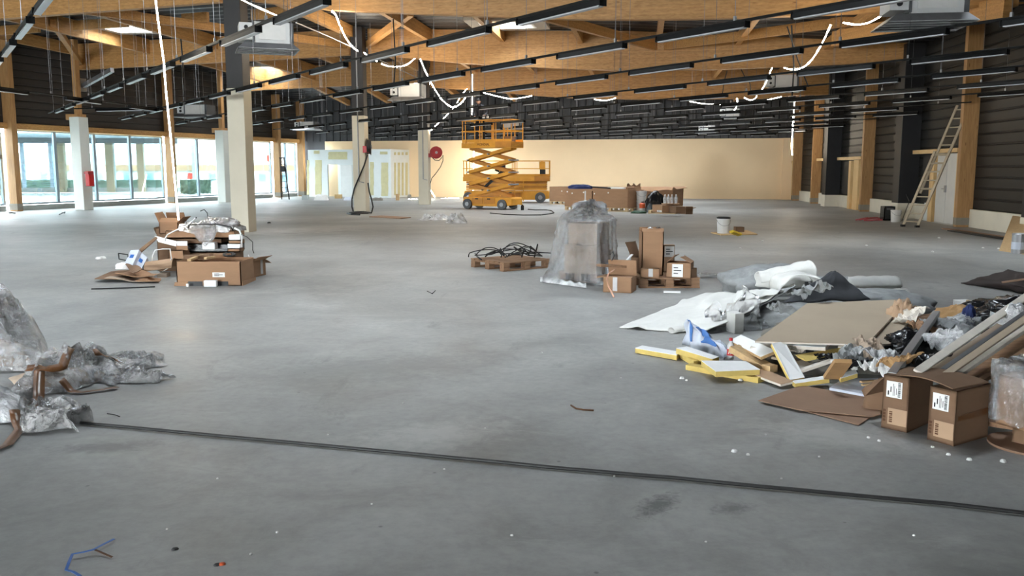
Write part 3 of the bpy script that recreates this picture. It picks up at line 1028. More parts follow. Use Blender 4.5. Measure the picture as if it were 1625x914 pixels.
GE = P(262, 305)                                          # the gallery's far end
g0, g1 = P(-140, 306.3), P(286, 304.6)
gd = (g1 - g0).normalized()
ZG = Q(150, 226, g0.y).z
soff = thing('gallery_roof', 'pale flat roof of the glazed gallery outside the left windows', 'roof', lerp(g0, g1, .5) + Vector((0, 0, ZG)))
mb = MB()
w0, w1 = g0 + Vector((0, -8.5, 0)), g1 + Vector((0, -8.5, 0))
mb.prism([w0 + Vector((0, 0, ZG + .35)), w1 + Vector((0, 0, ZG + .35)), g1 + Vector((0, .6, ZG + .35)), g0 + Vector((0, .6, ZG + .35))], (0, 0, .3))
mb.build('soffit', M['soffit'], soff)
mb = MB(); mb.bar(g0 + Vector((0, 0, ZG + .17)), g1 + Vector((0, 0, ZG + .17)), .3, .36)
mb.build('edge_band', M['alu_dark'], soff)
for k, (xa, xb) in enumerate(((1, 14), (93, 106), (172, 183), (221, 231))):
    a = P((xa + xb) / 2, 305.5); y = g0.y + (a.x - g0.x) * gd.y / gd.x
    c = Vector((Q((xa + xb) / 2, 305.5, y).x, y, 0))
    w = (xb - xa) / F_PX * y
    o = MB().box(c + Vector((0, 0, ZG / 2)), (w, w, ZG), .2).build('gallery_post', M['gallery_wood'])
    tag(o, ['timber post of the gallery outside, at the left edge of the photo', 'timber post of the gallery outside, left of the pale wrapped column',
            'timber post of the gallery outside, right of the red box', 'timber post of the gallery outside, by the LED rope'][k], 'post')
th = thing('gallery_glazing', 'row of glass panes of the gallery outside the left windows', 'glazing', lerp(g0, g1, .5))
ms = [-140, -90, -40, 22, 64, 108, 158, 204, 244, 283]
gp = [Vector((Q(x, 305.5, g0.y).x, g0.y, 0)) for x in ms]
gp = [Vector((p.x, g0.y + (p.x - g0.x) * gd.y / gd.x + .25, 0)) for p in gp]
for k, p in enumerate(gp):
    MB().box(p + Vector((0, 0, ZG / 2)), (.22, .14, ZG)).build('mullion', M['alu'], th)
for a, b in zip(gp[:-1], gp[1:]):
    MB().bar(a + Vector((0, 0, ZG / 2)), b + Vector((0, 0, ZG / 2)), .015, ZG).build('pane', M['glass_out'], th)
MB().bar(gp[0] + Vector((0, 0, .15)), gp[-1] + Vector((0, 0, .15)), .2, .3).build('bottom_rail', M['sill'], th)


def hedge(name, lab, a, b, h, dep, seed):
    def fn_front(u, v):
        p = lerp(a, b, u) + Vector((0, 0, h * v))
        q = nz(p, 2.2, seed) * .16 + nz(p, 7, seed) * .10
        return p + Vector((q * .5, -q - .05, q * .4))
    mb = MB()
    mb.grid(fn_front, 90, 12)
    def fn_top(u, v):
        p = lerp(a, b, u) + Vector((0, dep * v, h))
        q = nz(p, 2.2, seed) * .16 + nz(p, 7, seed) * .10
        return p + Vector((q * .5, -q * .3 - .05 * (1 - v), q * .4))
    mb.grid(fn_top, 90, 6)
    o = mb.build(name, M['hedge'], fix=False)
    return tag(o, lab, 'hedge')


hedge('hedge', 'long pale green hedge outside, behind the gallery glass', Q(-60, 302, 68), Q(278, 302, 70), Q(100, 285, 68).z, 1.5, 1)
hedge('hedge', 'dark clipped hedge outside, right of the gallery', Q(287, 307, 58), Q(336, 307, 58), Q(300, 286, 58).z, 2.0, 2)

YB = 112.0
th = thing('low_building', 'long low white building outside with a brown band', 'building', (Q(200, 290, YB).x, YB, 0))
x0, x1 = Q(-250, 290, YB).x, Q(640, 290, YB).x
zb0, zb1 = Q(200, 271, YB).z, Q(200, 261.5, YB).z
MB().box(((x0 + x1) / 2, YB + 5, 1.0), (x1 - x0, 10, 5.2)).build('wall', M['far_wall'], th)
MB().box(((x0 + x1) / 2, YB - .1, (zb0 + zb1) / 2), (x1 - x0, .4, zb1 - zb0)).build('brown_band', M['far_brown'], th)
for px in (20, 62, 118, 150, 196, 230, 330, 378, 410, 445):
    a, b = Q(px, 275, YB).x, Q(px + 13, 275, YB).x
    f = MB().box(((a + b) / 2, YB - .04, (Q(0, 275, YB).z + Q(0, 287, YB).z) / 2), (b - a, .12, 1.1)).build('window', M['alu'], th)
    MB().box(((a + b) / 2, YB - .12, (Q(0, 275, YB).z + Q(0, 287, YB).z) / 2), (b - a - .2, .06, .9)).build('pane', M['glass_out'], f)
for px0, px1, py0, py1, Y, lab in ((298, 311, 274.5, 284, 74, 'small red sign outside above the dark hedge'), (392, 402, 246, 256, 100, 'red sign outside on the building, right of the nearest thick column'),
                                   (424, 431, 246, 256, 101, 'red sign outside behind the third timber post')):
    a, b = Q(px0, py1, Y), Q(px1, py0, Y)
    th = thing('outdoor_sign', lab, 'sign', (a.x / 2 + b.x / 2, Y, 0))
    MB().box(((a.x + b.x) / 2, Y, (a.z + b.z) / 2), (b.x - a.x, .12, b.z - a.z)).build('sign_board', M['far_red'], th)
    mb = MB()
    for sx in (.25, .75):
        mb.box((lerp(a.x, b.x, sx), Y + .1, b.z / 2 - .1), (.07, .07, b.z + .2))
    mb.build('sign_post', M['alu_dark'], th)

# ================================================================== LIGHT RAILS AND LUMINAIRES
ZR = 3.35
RD = Vector((-0.556, 0.831, 0)).normalized()
RNV = Vector((0.831, 0.556, 0))
RRA = math.atan2(RD.y, RD.x)
# one luminaire: a black tapered trough with a pale lens below
def luminaire_proto(loc, lens=True):
    th = thing('linear_luminaire', '', 'light', loc, RRA, '')
    M4 = WM[th.name]
    L, h, wt, wb = 1.52, .062, .045, .085
    mb = MB()
    prof = [(-wb / 2, 0), (wb / 2, 0), (wt / 2, h), (-wt / 2, h)]
    mb.prism([M4 @ Vector((-L / 2, x, z)) for x, z in prof], (M4.to_3x3() @ Vector((L, 0, 0))))
    mb.build('housing', M['lum_body'], th)
    mb = MB()
    mb.box(M4 @ Vector((0, 0, -.006)), (L - .05, wb - .016, .014), RRA)
    mb.build('diffuser', M['lum_lens'], th)
    for s in (-1, 1):
        MB().box(M4 @ Vector((s * (L / 2 + .004), 0, .032)), (.012, .095, .08), RRA).build('end_cap', M['lum_body'], th)
    return th


def rail(p, q, lab, hang=2.2):
    th = thing('light_rail', lab, 'rail', lerp(p, q, .5), 0)
    soft(MB().bar(p, q, .045, .032).build('rail', M['lum_body'], th), .004)
    n = max(2, int((q - p).length / hang))
    mb = MB()
    for i in range(n):
        c = lerp(p, q, (i + .4) / n)
        z = min(roof_z(c.x, c.y), 6.7)
        mb.tube([c + Vector((0, 0, .02)), Vector((c.x, c.y, z))], .005, 3)
    mb.build('suspension_wire', M['wire'], th, fix=False)['kind'] = 'stuff'
    for i in range(n):
        c = lerp(p, q, (i + .4) / n)
        if (c - EYEP).length < 30:
            MB().box(c + Vector((0, 0, .04)), (.03, .03, .06), RRA).build('clip', M['metal_grey'], th)
    return th


ordn = ['first', 'second', 'third', 'fourth', 'fifth', 'sixth', 'seventh', 'eighth', 'ninth', 'tenth', 'eleventh', 'twelfth', 'thirteenth', 'fourteenth', 'fifteenth', 'sixteenth',
        'seventeenth', 'eighteenth', 'nineteenth', 'twentieth']
qs = [1.22, 3.62, 6.0, 8.32, 10.81, 13.43, 15.9, 18.35, 20.8, 23.3, 25.75, 28.2, 30.6, 33.0, 35.4]
phase = [.80, 0.0, .67, .80, 1.98, .38, 1.5, .2, 1.1, 1.9, .6, 1.3, .1, 1.6, .9]
PER = 2.2
proto = None
LUM = []


def in_view(p):
    d = p - EYEP
    w = d.y * _c - d.z * _s
    if w < 1: return None
    return (d.x / w * F_PX + 812.5, 457 - (d.y * _s + d.z * _c) / w * F_PX)


for k, qv in enumerate(qs):
    ts = [t / 10 for t in range(-200, 700)]
    ok = []
    for t in ts:
        p = RNV * qv + RD * t
        if p.y < 1.0: continue
        if p.x > wr(p.y) - .5: continue
        if p.x < wl(p.y) + 6.2: continue
        if (p - BL).dot(BN) < .9: continue
        if (p - P(500, 313)).dot(Vector((0.3, -1, 0))) < 1.2 and p.x < -5.5: continue
        if qv > 6 and (p.x - p.y * .66) > 0 and False: continue
        ok.append(t)
    if not ok: continue
    t0, t1 = min(ok), max(ok)
    p, q = RNV * qv + RD * t0 + Vector((0, 0, ZR)), RNV * qv + RD * t1 + Vector((0, 0, ZR))
    rail(p, q, '%s suspended black light rail counted from the camera, running slantwise' % ordn[k])
    mlist = []
    m = math.ceil((t0 - phase[k]) / PER)
    while phase[k] + m * PER + 1.55 < t1:
        c = RNV * qv + RD * (phase[k] + m * PER + .78) + Vector((0, 0, ZR - .079))
        m += 1
        iv = in_view(c)
        if iv is None or not (-90 < iv[0] < 1720) or iv[1] < -40: continue
        mlist.append((iv[0], c))
    mlist.sort(key=lambda a: a[0])
    for i, (px, c) in enumerate(mlist):
        lab = 'black linear luminaire, %s from the left on the %s light rail from the camera' % (ordn[min(i, 19)], ordn[k])
        grp = 'linear luminaires on the suspended rails'
        if proto is None:
            proto = luminaire_proto(c); proto['label'] = lab; proto['group'] = grp
        else:
            copy_thing(proto, c, RRA, lab, grp)

# two more rails over the window side
for k, (a, b, lab, n) in enumerate(((P(-70, 129, ZR), P(268, 175, ZR), 'light rail running along the hall over the left windows', 5),
                                    (P(118, 172.5, ZR), P(262, 170, ZR), 'light rail running square to the left windows', 4))):
    rail(a, b, lab)
    ang = math.atan2((b - a).y, (b - a).x)
    L = (b - a).length
    for i in range(int(L / 2.3)):
        c = lerp(a, b, (i + .5) / int(L / 2.3)) + Vector((0, 0, -.079))
        copy_thing(proto, c, ang, 'linear luminaire, %s from the left on the light rail %s' % (ordn[i], ['along the left windows', 'square to the left windows'][k]), 'linear luminaires on the suspended rails')

o = MB().tube([Q(470, 36, 21.5), Q(520, 57, 26), Q(566, 78, 32.6), Q(600, 94, 33.6), Q(676, 130, 40.4)], .016, 6).build('roof_conduit', M['metal_grey'])
tag(o, 'pale thin conduit running under the rafters from the grey heater to the third thick column', 'conduit')
th = thing('wall_strut', 'grey steel strut with end plate under the free end of the second beam', 'strut', Q(150, 125, 34.5))
MB().bar(Q(133, 136, 35.2), Q(178, 111, 33.6), .14, .16).build('strut', M['metal_grey'], th)
MB().box(Q(131, 135, 35.3), (.12, .3, .5), LRZ).build('end_plate', M['metal_grey'], th)

# black drop rods between roof and rails
for px, pt, pb, Y, lab in ((287, 62, 124, 26, 'thin black drop rod above the light rails, left of the nearest thick column'),
                           (624, 30, 138, 24, 'black drop cable ending at the middle heater, right of the second thick column'),
                           (746, 103, 148, 34, 'thin black drop rod above the scissor lift'),
                           (1256, 40, 152, 22, 'long thin black drop cable at the right, reaching down to the LED rope')):
    a, b = Q(px, pt, Y), Q(px + 1, pb, Y)
    o = MB().tube([Vector((a.x, a.y, min(a.z, 6.3))), lerp(a, b, .6) + Vector((.05, 0, 0)), b], .02, 6).build('drop_cable', M['cable'])
    tag(o, lab, 'cable')
cabs = [([(1249, 42), (1258, 70), (1266, 95), (1275, 118), (1283, 138)], 20, 'slanting black cable crossing the bright LED rope at the right'),
        ([(1154, 112), (1149, 130), (1146, 152)], 28, 'curved black cable on the wood of the farthest beam, left one'),
        ([(1176, 110), (1182, 122), (1190, 132), (1192, 148)], 28, 'curved black cable on the wood of the farthest beam, right one')]
for pts, Y, lab in cabs:
    tag(MB().tube([Q(x, y, Y) for x, y in pts], .016, 5).build('hanging_cable', M['cable']), lab, 'cable')

# ================================================================== LED ROPES
def rope(pts, lab, r=.018, mat='led', bulge=True, gapped=False):
    """pts: (px, py, Y). A pale tube with a bead every so often; it gives the light itself."""
    w = [Q(x, y, Y) for x, y, Y in pts]
    r *= .46
    # Catmull-Rom
    out = []
    n = len(w)
    for i in range(n - 1):
        p0, p1, p2, p3 = w[max(i - 1, 0)], w[i], w[i + 1], w[min(i + 2, n - 1)]
        m = max(2, int((p2 - p1).length / .14))
        for j in range(m):
            t = j / m
            out.append(0.5 * ((2 * p1) + (p2 - p0) * t + (2 * p0 - 5 * p1 + 4 * p2 - p3) * t * t + (3 * p1 - p0 - 3 * p2 + p3) * t ** 3))
    out.append(w[-1])
    if gapped:
        mb = MB(); i = 0; dk = MB()
        while i < len(out) - 2:
            j = min(i + 5, len(out) - 1)
            mb.tube(out[i:j + 1], r, 6)
            i = j + 1
        dk.tube(out, r * .5, 5)
        o = mb.build('led_rope', M[mat], fix=False)
        dk.build('rope_core', M['metal_white'], o, fix=False)
    else:
        rr = [r * (1.0 + (.55 if bulge and (i // 2) % 3 == 0 else 0)) for i in range(len(out))]
        o = MB().tube(out, rr, 6).build('led_rope', M[mat], smooth=True, fix=False)
    return tag(o, lab, 'LED rope')


rope([(244, -40, 13.6), (247, 0, 13.6), (254, 55, 13.6), (260, 100, 13.6), (263, 140, 13.6), (268, 190, 13.6), (274, 250, 13.6), (279, 305, 13.6), (283.5, 349, 13.6)],
     'straight glowing LED rope hanging from the roof down to the cardboard heap', .024, bulge=False)
rope([(360, -16, 14.0), (385, 0, 14.5), (410, 12, 15), (438, 24, 15.5), (462, 31, 16)], 'glowing LED rope sagging from the nearest thick column to the heater')
rope([(527, 18, 20.6), (533, 24, 21), (540, 42, 23), (550, 62, 26), (560, 75, 29), (568, 81, 31.5)], 'glowing LED rope running down to the second thick column', .03)
rope([(578, 84, 31.5), (590, 93, 30.5), (598, 97, 30.0)], 'short glowing LED rope end at the second thick column', .028)
rope([(605, 101, 29.5), (616, 105, 29.5), (630, 106, 29.5), (645, 103, 29.5), (658, 93, 29.8)], 'glowing LED rope hanging in a shallow arc right of the second thick column', .028)
rope([(667, 94, 30.2), (676, 115, 31), (688, 138, 32), (702, 159, 33), (718, 170, 34), (730, 165, 34.3), (738, 156, 34.3), (746, 146, 34.3)], 'glowing LED rope in a deep sag left of the scissor lift', .028, gapped=False)
rope([(741, 141, 40.2), (733, 150, 40.0), (722, 168, 39.8), (708, 184, 39.8), (695, 196, 40.0), (682, 209, 40.6)], 'glowing dashed LED rope slanting down to the third thick column', .026, gapped=True)
rope([(749.5, 118, 36.4), (749.5, 150, 36.4), (749, 184, 36.4)], 'upright LED rope hanging down to the tray on the raised scissor lift', .040, bulge=False)
rope([(752.5, 230, 49.6), (751.5, 262, 49.2), (750.5, 314.3, 48.6)], 'LED batten leaning on the back wall, seen behind the raised scissor lift', .055, bulge=False)
rope([(763, 146, 35.2), (790, 153, 35.2), (811, 157, 35.2), (828, 155, 35.2), (844, 152, 35.2)], 'glowing LED rope under the farthest beam, above the lift', .026)
rope([(943, 157.5, 35), (957, 159.5, 35), (967, 158.5, 35), (977, 155.5, 35)], 'short glowing LED rope under the middle of the farthest beam', .026)
rope([(1095, 161, 35), (1112, 164, 35), (1130, 165.5, 35), (1147, 166, 35)], 'glowing LED rope under the right part of the farthest beam', .022)
rope([(1318, 40, 19.5), (1309, 60, 20), (1300, 77, 20.5), (1288, 95, 21.2), (1274, 107, 22), (1258, 110.5, 22.5), (1244, 107.5, 23)], 'glowing LED rope in a long curve at the right, under the beams', .026)
rope([(1408, 20, 18.0), (1392, 29, 18.3), (1376, 37, 18.6), (1356, 39, 19), (1338, 36, 19.3)], 'glowing LED rope beside the warm air heater at the top right', .026)
rope([(1225, 108, 23.5), (1221, 117, 24.5), (1216, 130, 26), (1211, 139, 27.5), (1206, 146, 29)], 'glowing LED rope falling left of the small heater at the right', .026, gapped=True)
rope([(1181, 155, 33), (1190, 159, 33), (1198, 156.5, 33), (1201, 152, 33)], 'tiny glowing LED rope loop at the right', .026)
rope([(1169.5, 156, 34), (1170, 167, 34), (1165, 175, 34)], 'short hanging LED rope at the right, by a far heater', .03)
rope([(1208, 161, 33), (1225, 157, 33), (1240, 153.5, 33)], 'straight slanting LED rope at the right, under the beam end', .026)
rope([(1261, 158, 40), (1259.5, 180, 40), (1258, 205, 40), (1256.5, 228, 40), (1257, 246, 40)], 'upright LED rope hanging in front of the right end of the back wall', .04)

rope([(684, 302, 48.4), (686.5, 307, 48.2), (690, 312.5, 48.0)], 'glowing LED batten leaning by the foot of the third thick column', .05, 'led_floor', bulge=False)
rope([(700, 315.2, 48.6), (712, 315, 48.6), (728, 314.6, 48.4)], 'glowing LED batten lying on the floor along the back wall, left of the lift', .05, 'led_floor', bulge=False)
rope([(648, 316, 47.2), (662, 316, 47.2)], 'glowing LED batten lying behind the foot of the third thick column', .05, 'led_floor', bulge=False)

# ================================================================== WARM AIR HEATERS under the roof
def heater(px0, px1, pyb, Y, lab, rz=RZ, zs=.66):
    c = Q((px0 + px1) / 2, pyb, Y)
    w = (px1 - px0) / F_PX * Y
    z0 = c.z
    th = thing('ceiling_heater', lab, 'heater', c, rz)
    T = WM[th.name]
    W = lambda x, y, z: T @ Vector((x * w, y * w, z * w * zs))
    def bx(mb, cx, cy, cz, sx, sy, sz): mb.box(W(cx, cy, cz), (sx * w, sy * w, sz * w * zs), rz)
    mb = MB(); bx(mb, .08, 0, .44, .62, .62, .56); soft(mb.build('casing', M['metal_white'], th), .012)
    mb = MB(); bx(mb, .08, -.315, .46, .46, .02, .40); mb.build('front_panel', M['bucket'], th)
    mb = MB(); bx(mb, -.36, -.05, .46, .22, .5, .44); mb.build('control_box', M['metal_white'], th)
    mb = MB()
    for zz in (.36, .56): mb.cyl(W(-.36, -.30, zz), W(-.36, -.32, zz), .035 * w, n=12)
    mb.build('port', M['black'], th)
    mb = MB(); bx(mb, -.235, -.05, .44, .03, .55, .5); mb.build('side_channel', M['rubber'], th)
    mb = MB(); bx(mb, .42, -.03, .44, .06, .55, .54); mb.build('side_channel', M['rubber'], th)
    mb = MB()
    lo = [W(-.52, -.42, .0), W(.54, -.42, .0), W(.54, .42, .0), W(-.52, .42, .0)]
    hi = [W(-.40, -.34, .16), W(.43, -.34, .16), W(.43, .34, .16), W(-.40, .34, .16)]
    mb.add(lo + hi, [(0, 1, 5, 4), (1, 2, 6, 5), (2, 3, 7, 6), (3, 0, 4, 7), (4, 5, 6, 7)])
    thick(mb.build('air_hood', M['metal_grey'], th, fix=False), .01)
    mb = MB()
    for i in range(5):
        a = -.40 + .2 * i
        mb.add([W(-.5, a - .07, .0), W(.52, a - .07, .0), W(.52, a + .07, .035), W(-.5, a + .07, .035)], [(0, 1, 2, 3)])
    thick(mb.build('louvre', M['metal_white'], th, fix=False), .006)
    mb = MB()
    for x in (-.2, .36):
        for y in (-.28, .28):
            p = W(x, y, .7)
            mb.tube([p, Vector((p.x, p.y, max(p.z + .3, min(6.2, roof_z(p.x, p.y)))))], .008, 4)
    mb.build('hanger_rod', M['wire'], th, fix=False)['kind'] = 'stuff'
    return th


heater(1402, 1524, 42, 16.0, 'large grey warm air heater at the top right corner')
heater(380, 466, 82, 19.6, 'grey warm air heater right of the nearest thick column', RZ + .5)
heater(622, 676, 161, 33.0, 'white warm air heater left of the third thick column')
heater(1214, 1266, 146, 31, 'small white warm air heater under the beam at the right')
heater(287, 340, 187, 41, 'far warm air heater over the windows, left of the nearest thick column', RZ, .5)
heater(470, 506, 207, 43, 'far warm air heater over the windows, right of the nearest thick column', RZ, .5)
heater(1142, 1175, 189, 44, 'tiny far warm air heater before the charcoal wall, next to the short hanging LED rope')
heater(1108, 1136, 213, 45.5, 'tiny far warm air heater low over the pale back wall')
heater(800, 828, 205, 44, 'far warm air heater seen just behind the rails of the scissor lift')

# ================================================================== THE RIGHT WALL: door openings, ladder, odds and ends
def rp(px, py, off=.12):
    return V(px, py, Vector((wr(20), 20, 0)) + RN * off, Vector((wr(45), 45, 0)) + RN * off)


def rplate(mb, x0, x1, y0, y1, off, th, m=0, full=True):
    """An upright plate on the right wall between pixel columns x0..x1; its height from the pixel rows at its middle."""
    c = (x0 + x1) / 2
    a, b = rp(x0, y1, off), rp(x1, y1, off)
    z1, z0 = rp(c, y0, off).z, max(0.0, rp(c, y1, off).z)
    a.z = b.z = z0
    mb.prism([a, b, b + Vector((0, 0, z1 - z0)), a + Vector((0, 0, z1 - z0))], RN * th, m)
    return z0, z1


def rrail(x0, y0, x1, y1, off, lab, th=.12, h=.12):
    a, b = rp(x0, y0, off), rp(x1, y1, off)
    z = (a.z + b.z) / 2
    a.z = b.z = z
    o = MB().bar(a + RN * th / 2, b + RN * th / 2, th, h).build('timber_rail', M['stud_x'])
    return tag(o, lab, 'rail')


def rstud(x, w, y0, y1, off, lab, mat='stud', thk=.1):
    mb = MB(); rplate(mb, x, x + w, y0, y1, off, thk)
    return tag(mb.build('timber_stud', M[mat]), lab, 'stud')


# double door by the ladder
mb = MB()
a, b = rp(1484, 356, .14), rp(1517, 356, .14); a.z = b.z = 0
zt = rp(1500, 244, .14).z
th = thing('door_1', None, None, lerp(a, b, .5), RRZ); th['kind'] = 'structure'
for i in range(2):
    p, q = lerp(a, b, i / 2 + .01), lerp(a, b, (i + 1) / 2 - .01)
    lf = soft(MB().prism([p + Vector((0, 0, .02)), q + Vector((0, 0, .02)), q + Vector((0, 0, zt)), p + Vector((0, 0, zt))], RN * .05).build('door_leaf', M['metal_white'], th), .006)
c = lerp(a, b, .5) + Vector((0, 0, 1.02))
mb = MB(); mb.box(c + RN * .07, (.04, .1, .2), RRZ); mb.bar(c + RN * .11 - RDIR * .16, c + RN * .11 + RDIR * .16, .025, .025)
mb.build('door_handle', M['metal_grey'], th)
MB().bar(a + RN * .06 + Vector((0, 0, .005)), b + RN * .06 + Vector((0, 0, .005)), .1, .012).build('threshold', M['metal_white'], th)
rrail(1447, 243, 1526, 237, .14, 'pale timber rail over the white double door by the ladder')
rstud(1476, 6, 247, 352, .14, 'pale timber stud left of the white double door')
rstud(1517.5, 4.5, 243, 357, .14, 'pale timber stud right of the white double door')
mb = MB(); rplate(mb, 1462, 1476, 247, 322, .10, .02)
tag(mb.build('recess_shade_sheet', M['black']), 'black sheet painted as the shaded recess left of the white double door', 'panel')  # flat black stands in for the shade of an open recess
mb = MB(); rplate(mb, 1466, 1476, 322, 353, .12, .02)
tag(mb.build('pale_panel', M['plasterboard']), 'small pale offcut board standing at the foot of the stud by the double door', 'board')
# second opening
rrail(1333, 253.5, 1371, 249, .14, 'pale timber rail between the narrow black column and the second timber post')
rstud(1347.5, 3.5, 255, 333, .14, 'slim pale stud under the rail left of the second timber post')
rstud(1355, 8, 254, 336, .13, 'broad timber stud under the rail left of the second timber post')
mb = MB(); rplate(mb, 1336, 1347, 256, 308, .10, .02)
tag(mb.build('recess_shade_sheet', M['black']), 'black sheet painted as the shaded recess left of the second timber post', 'panel')  # again a black sheet in place of the recess's own shade
mb = MB(); rplate(mb, 1348, 1362, 312, 336, .12, .02)
tag(mb.build('pale_panel', M['stud']), 'low timber cross panel at the foot of the second stud opening', 'board')
# third and fourth
rrail(1297, 254.5, 1319, 252, .14, 'short pale timber rail right of the third timber post')
rstud(1307.5, 3.0, 255, 324, .14, 'slim pale stud right of the third timber post')
a, b = rp(1311.5, 325, .13), rp(1317.5, 325, .13); a.z = b.z = 0
th = thing('door_2', None, None, a, RRZ); th['kind'] = 'structure'
zt = rp(1314, 257, .13).z
MB().prism([a, b, b + Vector((0, 0, zt)), a + Vector((0, 0, zt))], RN * .05).build('door_leaf', M['metal_white'], th)
MB().box(lerp(a, b, .8) + RN * .07 + Vector((0, 0, 1)), (.05, .12, .03), RRZ).build('door_handle', M['metal_grey'], th)
rrail(1247, 258, 1262, 257, .14, 'short pale timber rail at the right end of the back wall')
rstud(1258, 2.5, 258, 318, .14, 'slim pale stud by the farthest timber post')

# extension ladder
f0 = P(1437, 359); f1 = P(1451, 361.5)
fc = lerp(f0, f1, .5)
top = Q(1527, 165, 24.75)
wd = Vector((.22, -.36, 0)).normalized()
ldir = (top - fc)
th = thing('extension_ladder', 'long aluminium extension ladder leaning on the first timber post at the right', 'ladder', fc)
def ladder_section(s0, s1, w, push, n):
    up = ldir.normalized().cross(wd).normalized()
    mbs = []
    for sg in (-1, 1):
        p = fc + ldir * s0 + wd * sg * w / 2 + up * push
        q = fc + ldir * s1 + wd * sg * w / 2 + up * push
        MB().bar(p, q, .03, .07, up=wd).build('stile', M['ladder'], th)
    for i in range(n):
        t = lerp(s0, s1, (i + .5) / n)
        c = fc + ldir * t + up * push
        MB().tube([c - wd * w / 2, c + wd * w / 2], .02, 6).build('rung', M['ladder'], th)
ladder_section(0.01, .62, .44, 0, 9)
ladder_section(.28, 1.0, .36, .07, 10)
for sg in (-1, 1):
    MB().box(fc + wd * sg * .22 + Vector((0, 0, .03)), (.1, .1, .06)).build('foot', M['cable'], th)

# bucket, black box, rod, flat bits by the plinth
def bucket(c, r, h, name, lab, mat='bucket', lid=None, cat='bucket'):
    th = thing(name, lab, cat, c)
    mb = MB().lathe([(r * .86, 0), (r * .88, .01), (r, h * .93), (r * 1.05, h * .93), (r * 1.05, h), (r * .96, h), (r * .96, h * .9)], c, 20)
    mb.build('body', M[mat], th, smooth=False)
    pts = [c + Vector((r * 1.05 * math.cos(t), -.02, h * .92 - abs(math.sin(t)) * r * .9)) for t in [math.pi * i / 10 for i in range(11)]]
    MB().tube([p - Vector((0, r * .98 * math.sin(math.pi * i / 10), 0)) for i, p in enumerate(pts)], .004, 5).build('handle', M['wire'], th)
    if lid: MB().lathe([(r * .96, h * .9), (r * .96, h * .96), (r * .3, h * .99)], c, 20).build('lid', M[lid], th)
    return th


bucket(P(1421, 352), .15, .36, 'bucket', 'white plastic bucket standing before the plinth left of the ladder')
c = P(1408, 349.5)
th = thing('tool_box', 'black open box standing beside the white bucket at the right plinth', 'box', c, -.1)
mb = MB()
mb.box(c + Vector((0, 0, .02)), (.34, .3, .04)); mb.box(c + Vector((-.16, 0, .22)), (.02, .3, .44)); mb.box(c + Vector((.16, 0, .22)), (.02, .3, .44)); mb.box(c + Vector((0, .14, .22)), (.34, .02, .44))
mb.box(c + Vector((0, -.14, .2)), (.34, .02, .4))
mb.build('shell', M['bag_black'], th)
MB().box(c + Vector((0, -.16, .36)), (.2, .02, .05)).build('grip', M['rubber'], th)
o = MB().tube([P(1431, 351), P(1431.5, 351) + Vector((.3, .25, .6)), rp(1434, 300, .12)], .012, 6).build('leaning_rod', M['cable']); tag(o, 'thin dark rod leaning on the plinth between bucket and ladder', 'rod')
random.seed(5)
for k in range(9):
    c = P(1364 + k * 4.4 + random.uniform(-2, 2), 349.5 + random.uniform(-2, 2))
    o = MB().bar(c + Vector((-.12, .05, .03)), c + Vector((.12, -.04, .03 + random.uniform(0, .05))), .05, .045, ).build('red_offcut', M['red_dark']); tag(o, 'small dark red offcut strewn on the floor left of the black box', 'offcut', 'red offcuts on the floor')
for k, (x0, y0, x1, y1, mt, lab, w) in enumerate(((1499, 364, 1590, 377, 'hardboard', 'long flat brown lath lying along the plinth right of the double door', .16),
                                     (1510, 367, 1600, 381, 'cable', 'long flat black strip lying along the plinth right of the double door', .22))):
    a, b = P(x0, y0), P(x1, y1)
    tag(MB().bar(a + Vector((0, 0, .02 + k * .0)), b + Vector((0, 0, .02)), w, .03).build('lath', M[mt]), lab, 'lath')
# leaning chipboard and paint tin at the right edge
p = [P(1585, 398), P(1652, 408), P(1668, 396) + Vector((.1, 0, .95)), P(1606, 386) + Vector((.25, .3, .82))]
tag(MB().slab([p[0], p[1], rp(1650, 348, .13), rp(1607, 342, .13)], .02).build('leaning_board', M['chip']), 'chipboard sheet leaning on the plinth at the right edge of the photo', 'board')
c = P(1616, 402)
th = thing('paint_tin', 'metal paint tin in front of the leaning chipboard at the right edge', 'tin', c)
MB().lathe([(.13, 0), (.13, .36), (.135, .37), (.125, .38)], c, 20).build('body', M['metal_grey'], th, smooth=False)
MB().lathe([(.131, .08), (.132, .22)], c, 20).build('paper_band', M['pale_print'], th)
MB().lathe([(.12, .385), (.05, .39)], c, 20).build('lid', M['metal_white'], th)

# ================================================================== PLASTERBOARD PARTITION at the far left
pa = Vector((-11.75, 51.35, 0)); pb = P(621, 314.3); pc = V(650, 300, BL + BN * .13, BR + BN * .13); pc.z = 0
zt = Q(560, 237.2, 50.2).z
th = thing('partition', 'white plasterboard room box with filled joints, at the far left', 'partition', lerp(pa, pb, .5))
pn = Vector(((pb - pa).y, -(pb - pa).x, 0)).normalized()
def fp(px, py, off=0.0): return V(px, py, pa + pn * off, pb + pn * off)
d0, d1 = fp(520.5, 300), fp(560, 300); zd = fp(540, 261, 0).z
for p, q, z0, z1 in ((pa, d0, 0, zt), (d1, pb, 0, zt), (d0, d1, zd, zt)):
    p, q = Vector((p.x, p.y, z0)), Vector((q.x, q.y, z0))
    MB().prism([p, q, q + Vector((0, 0, z1 - z0)), p + Vector((0, 0, z1 - z0))], -pn * .1).build('plasterboard_panel', M['plasterboard'], th)
sn = Vector(((pc - pb).y, -(pc - pb).x, 0)).normalized()
MB().prism([pb - sn * .002, pc, pc + Vector((0, 0, zt)), pb - sn * .002 + Vector((0, 0, zt))], -sn * .1).build('plasterboard_panel', M['plasterboard'], th)
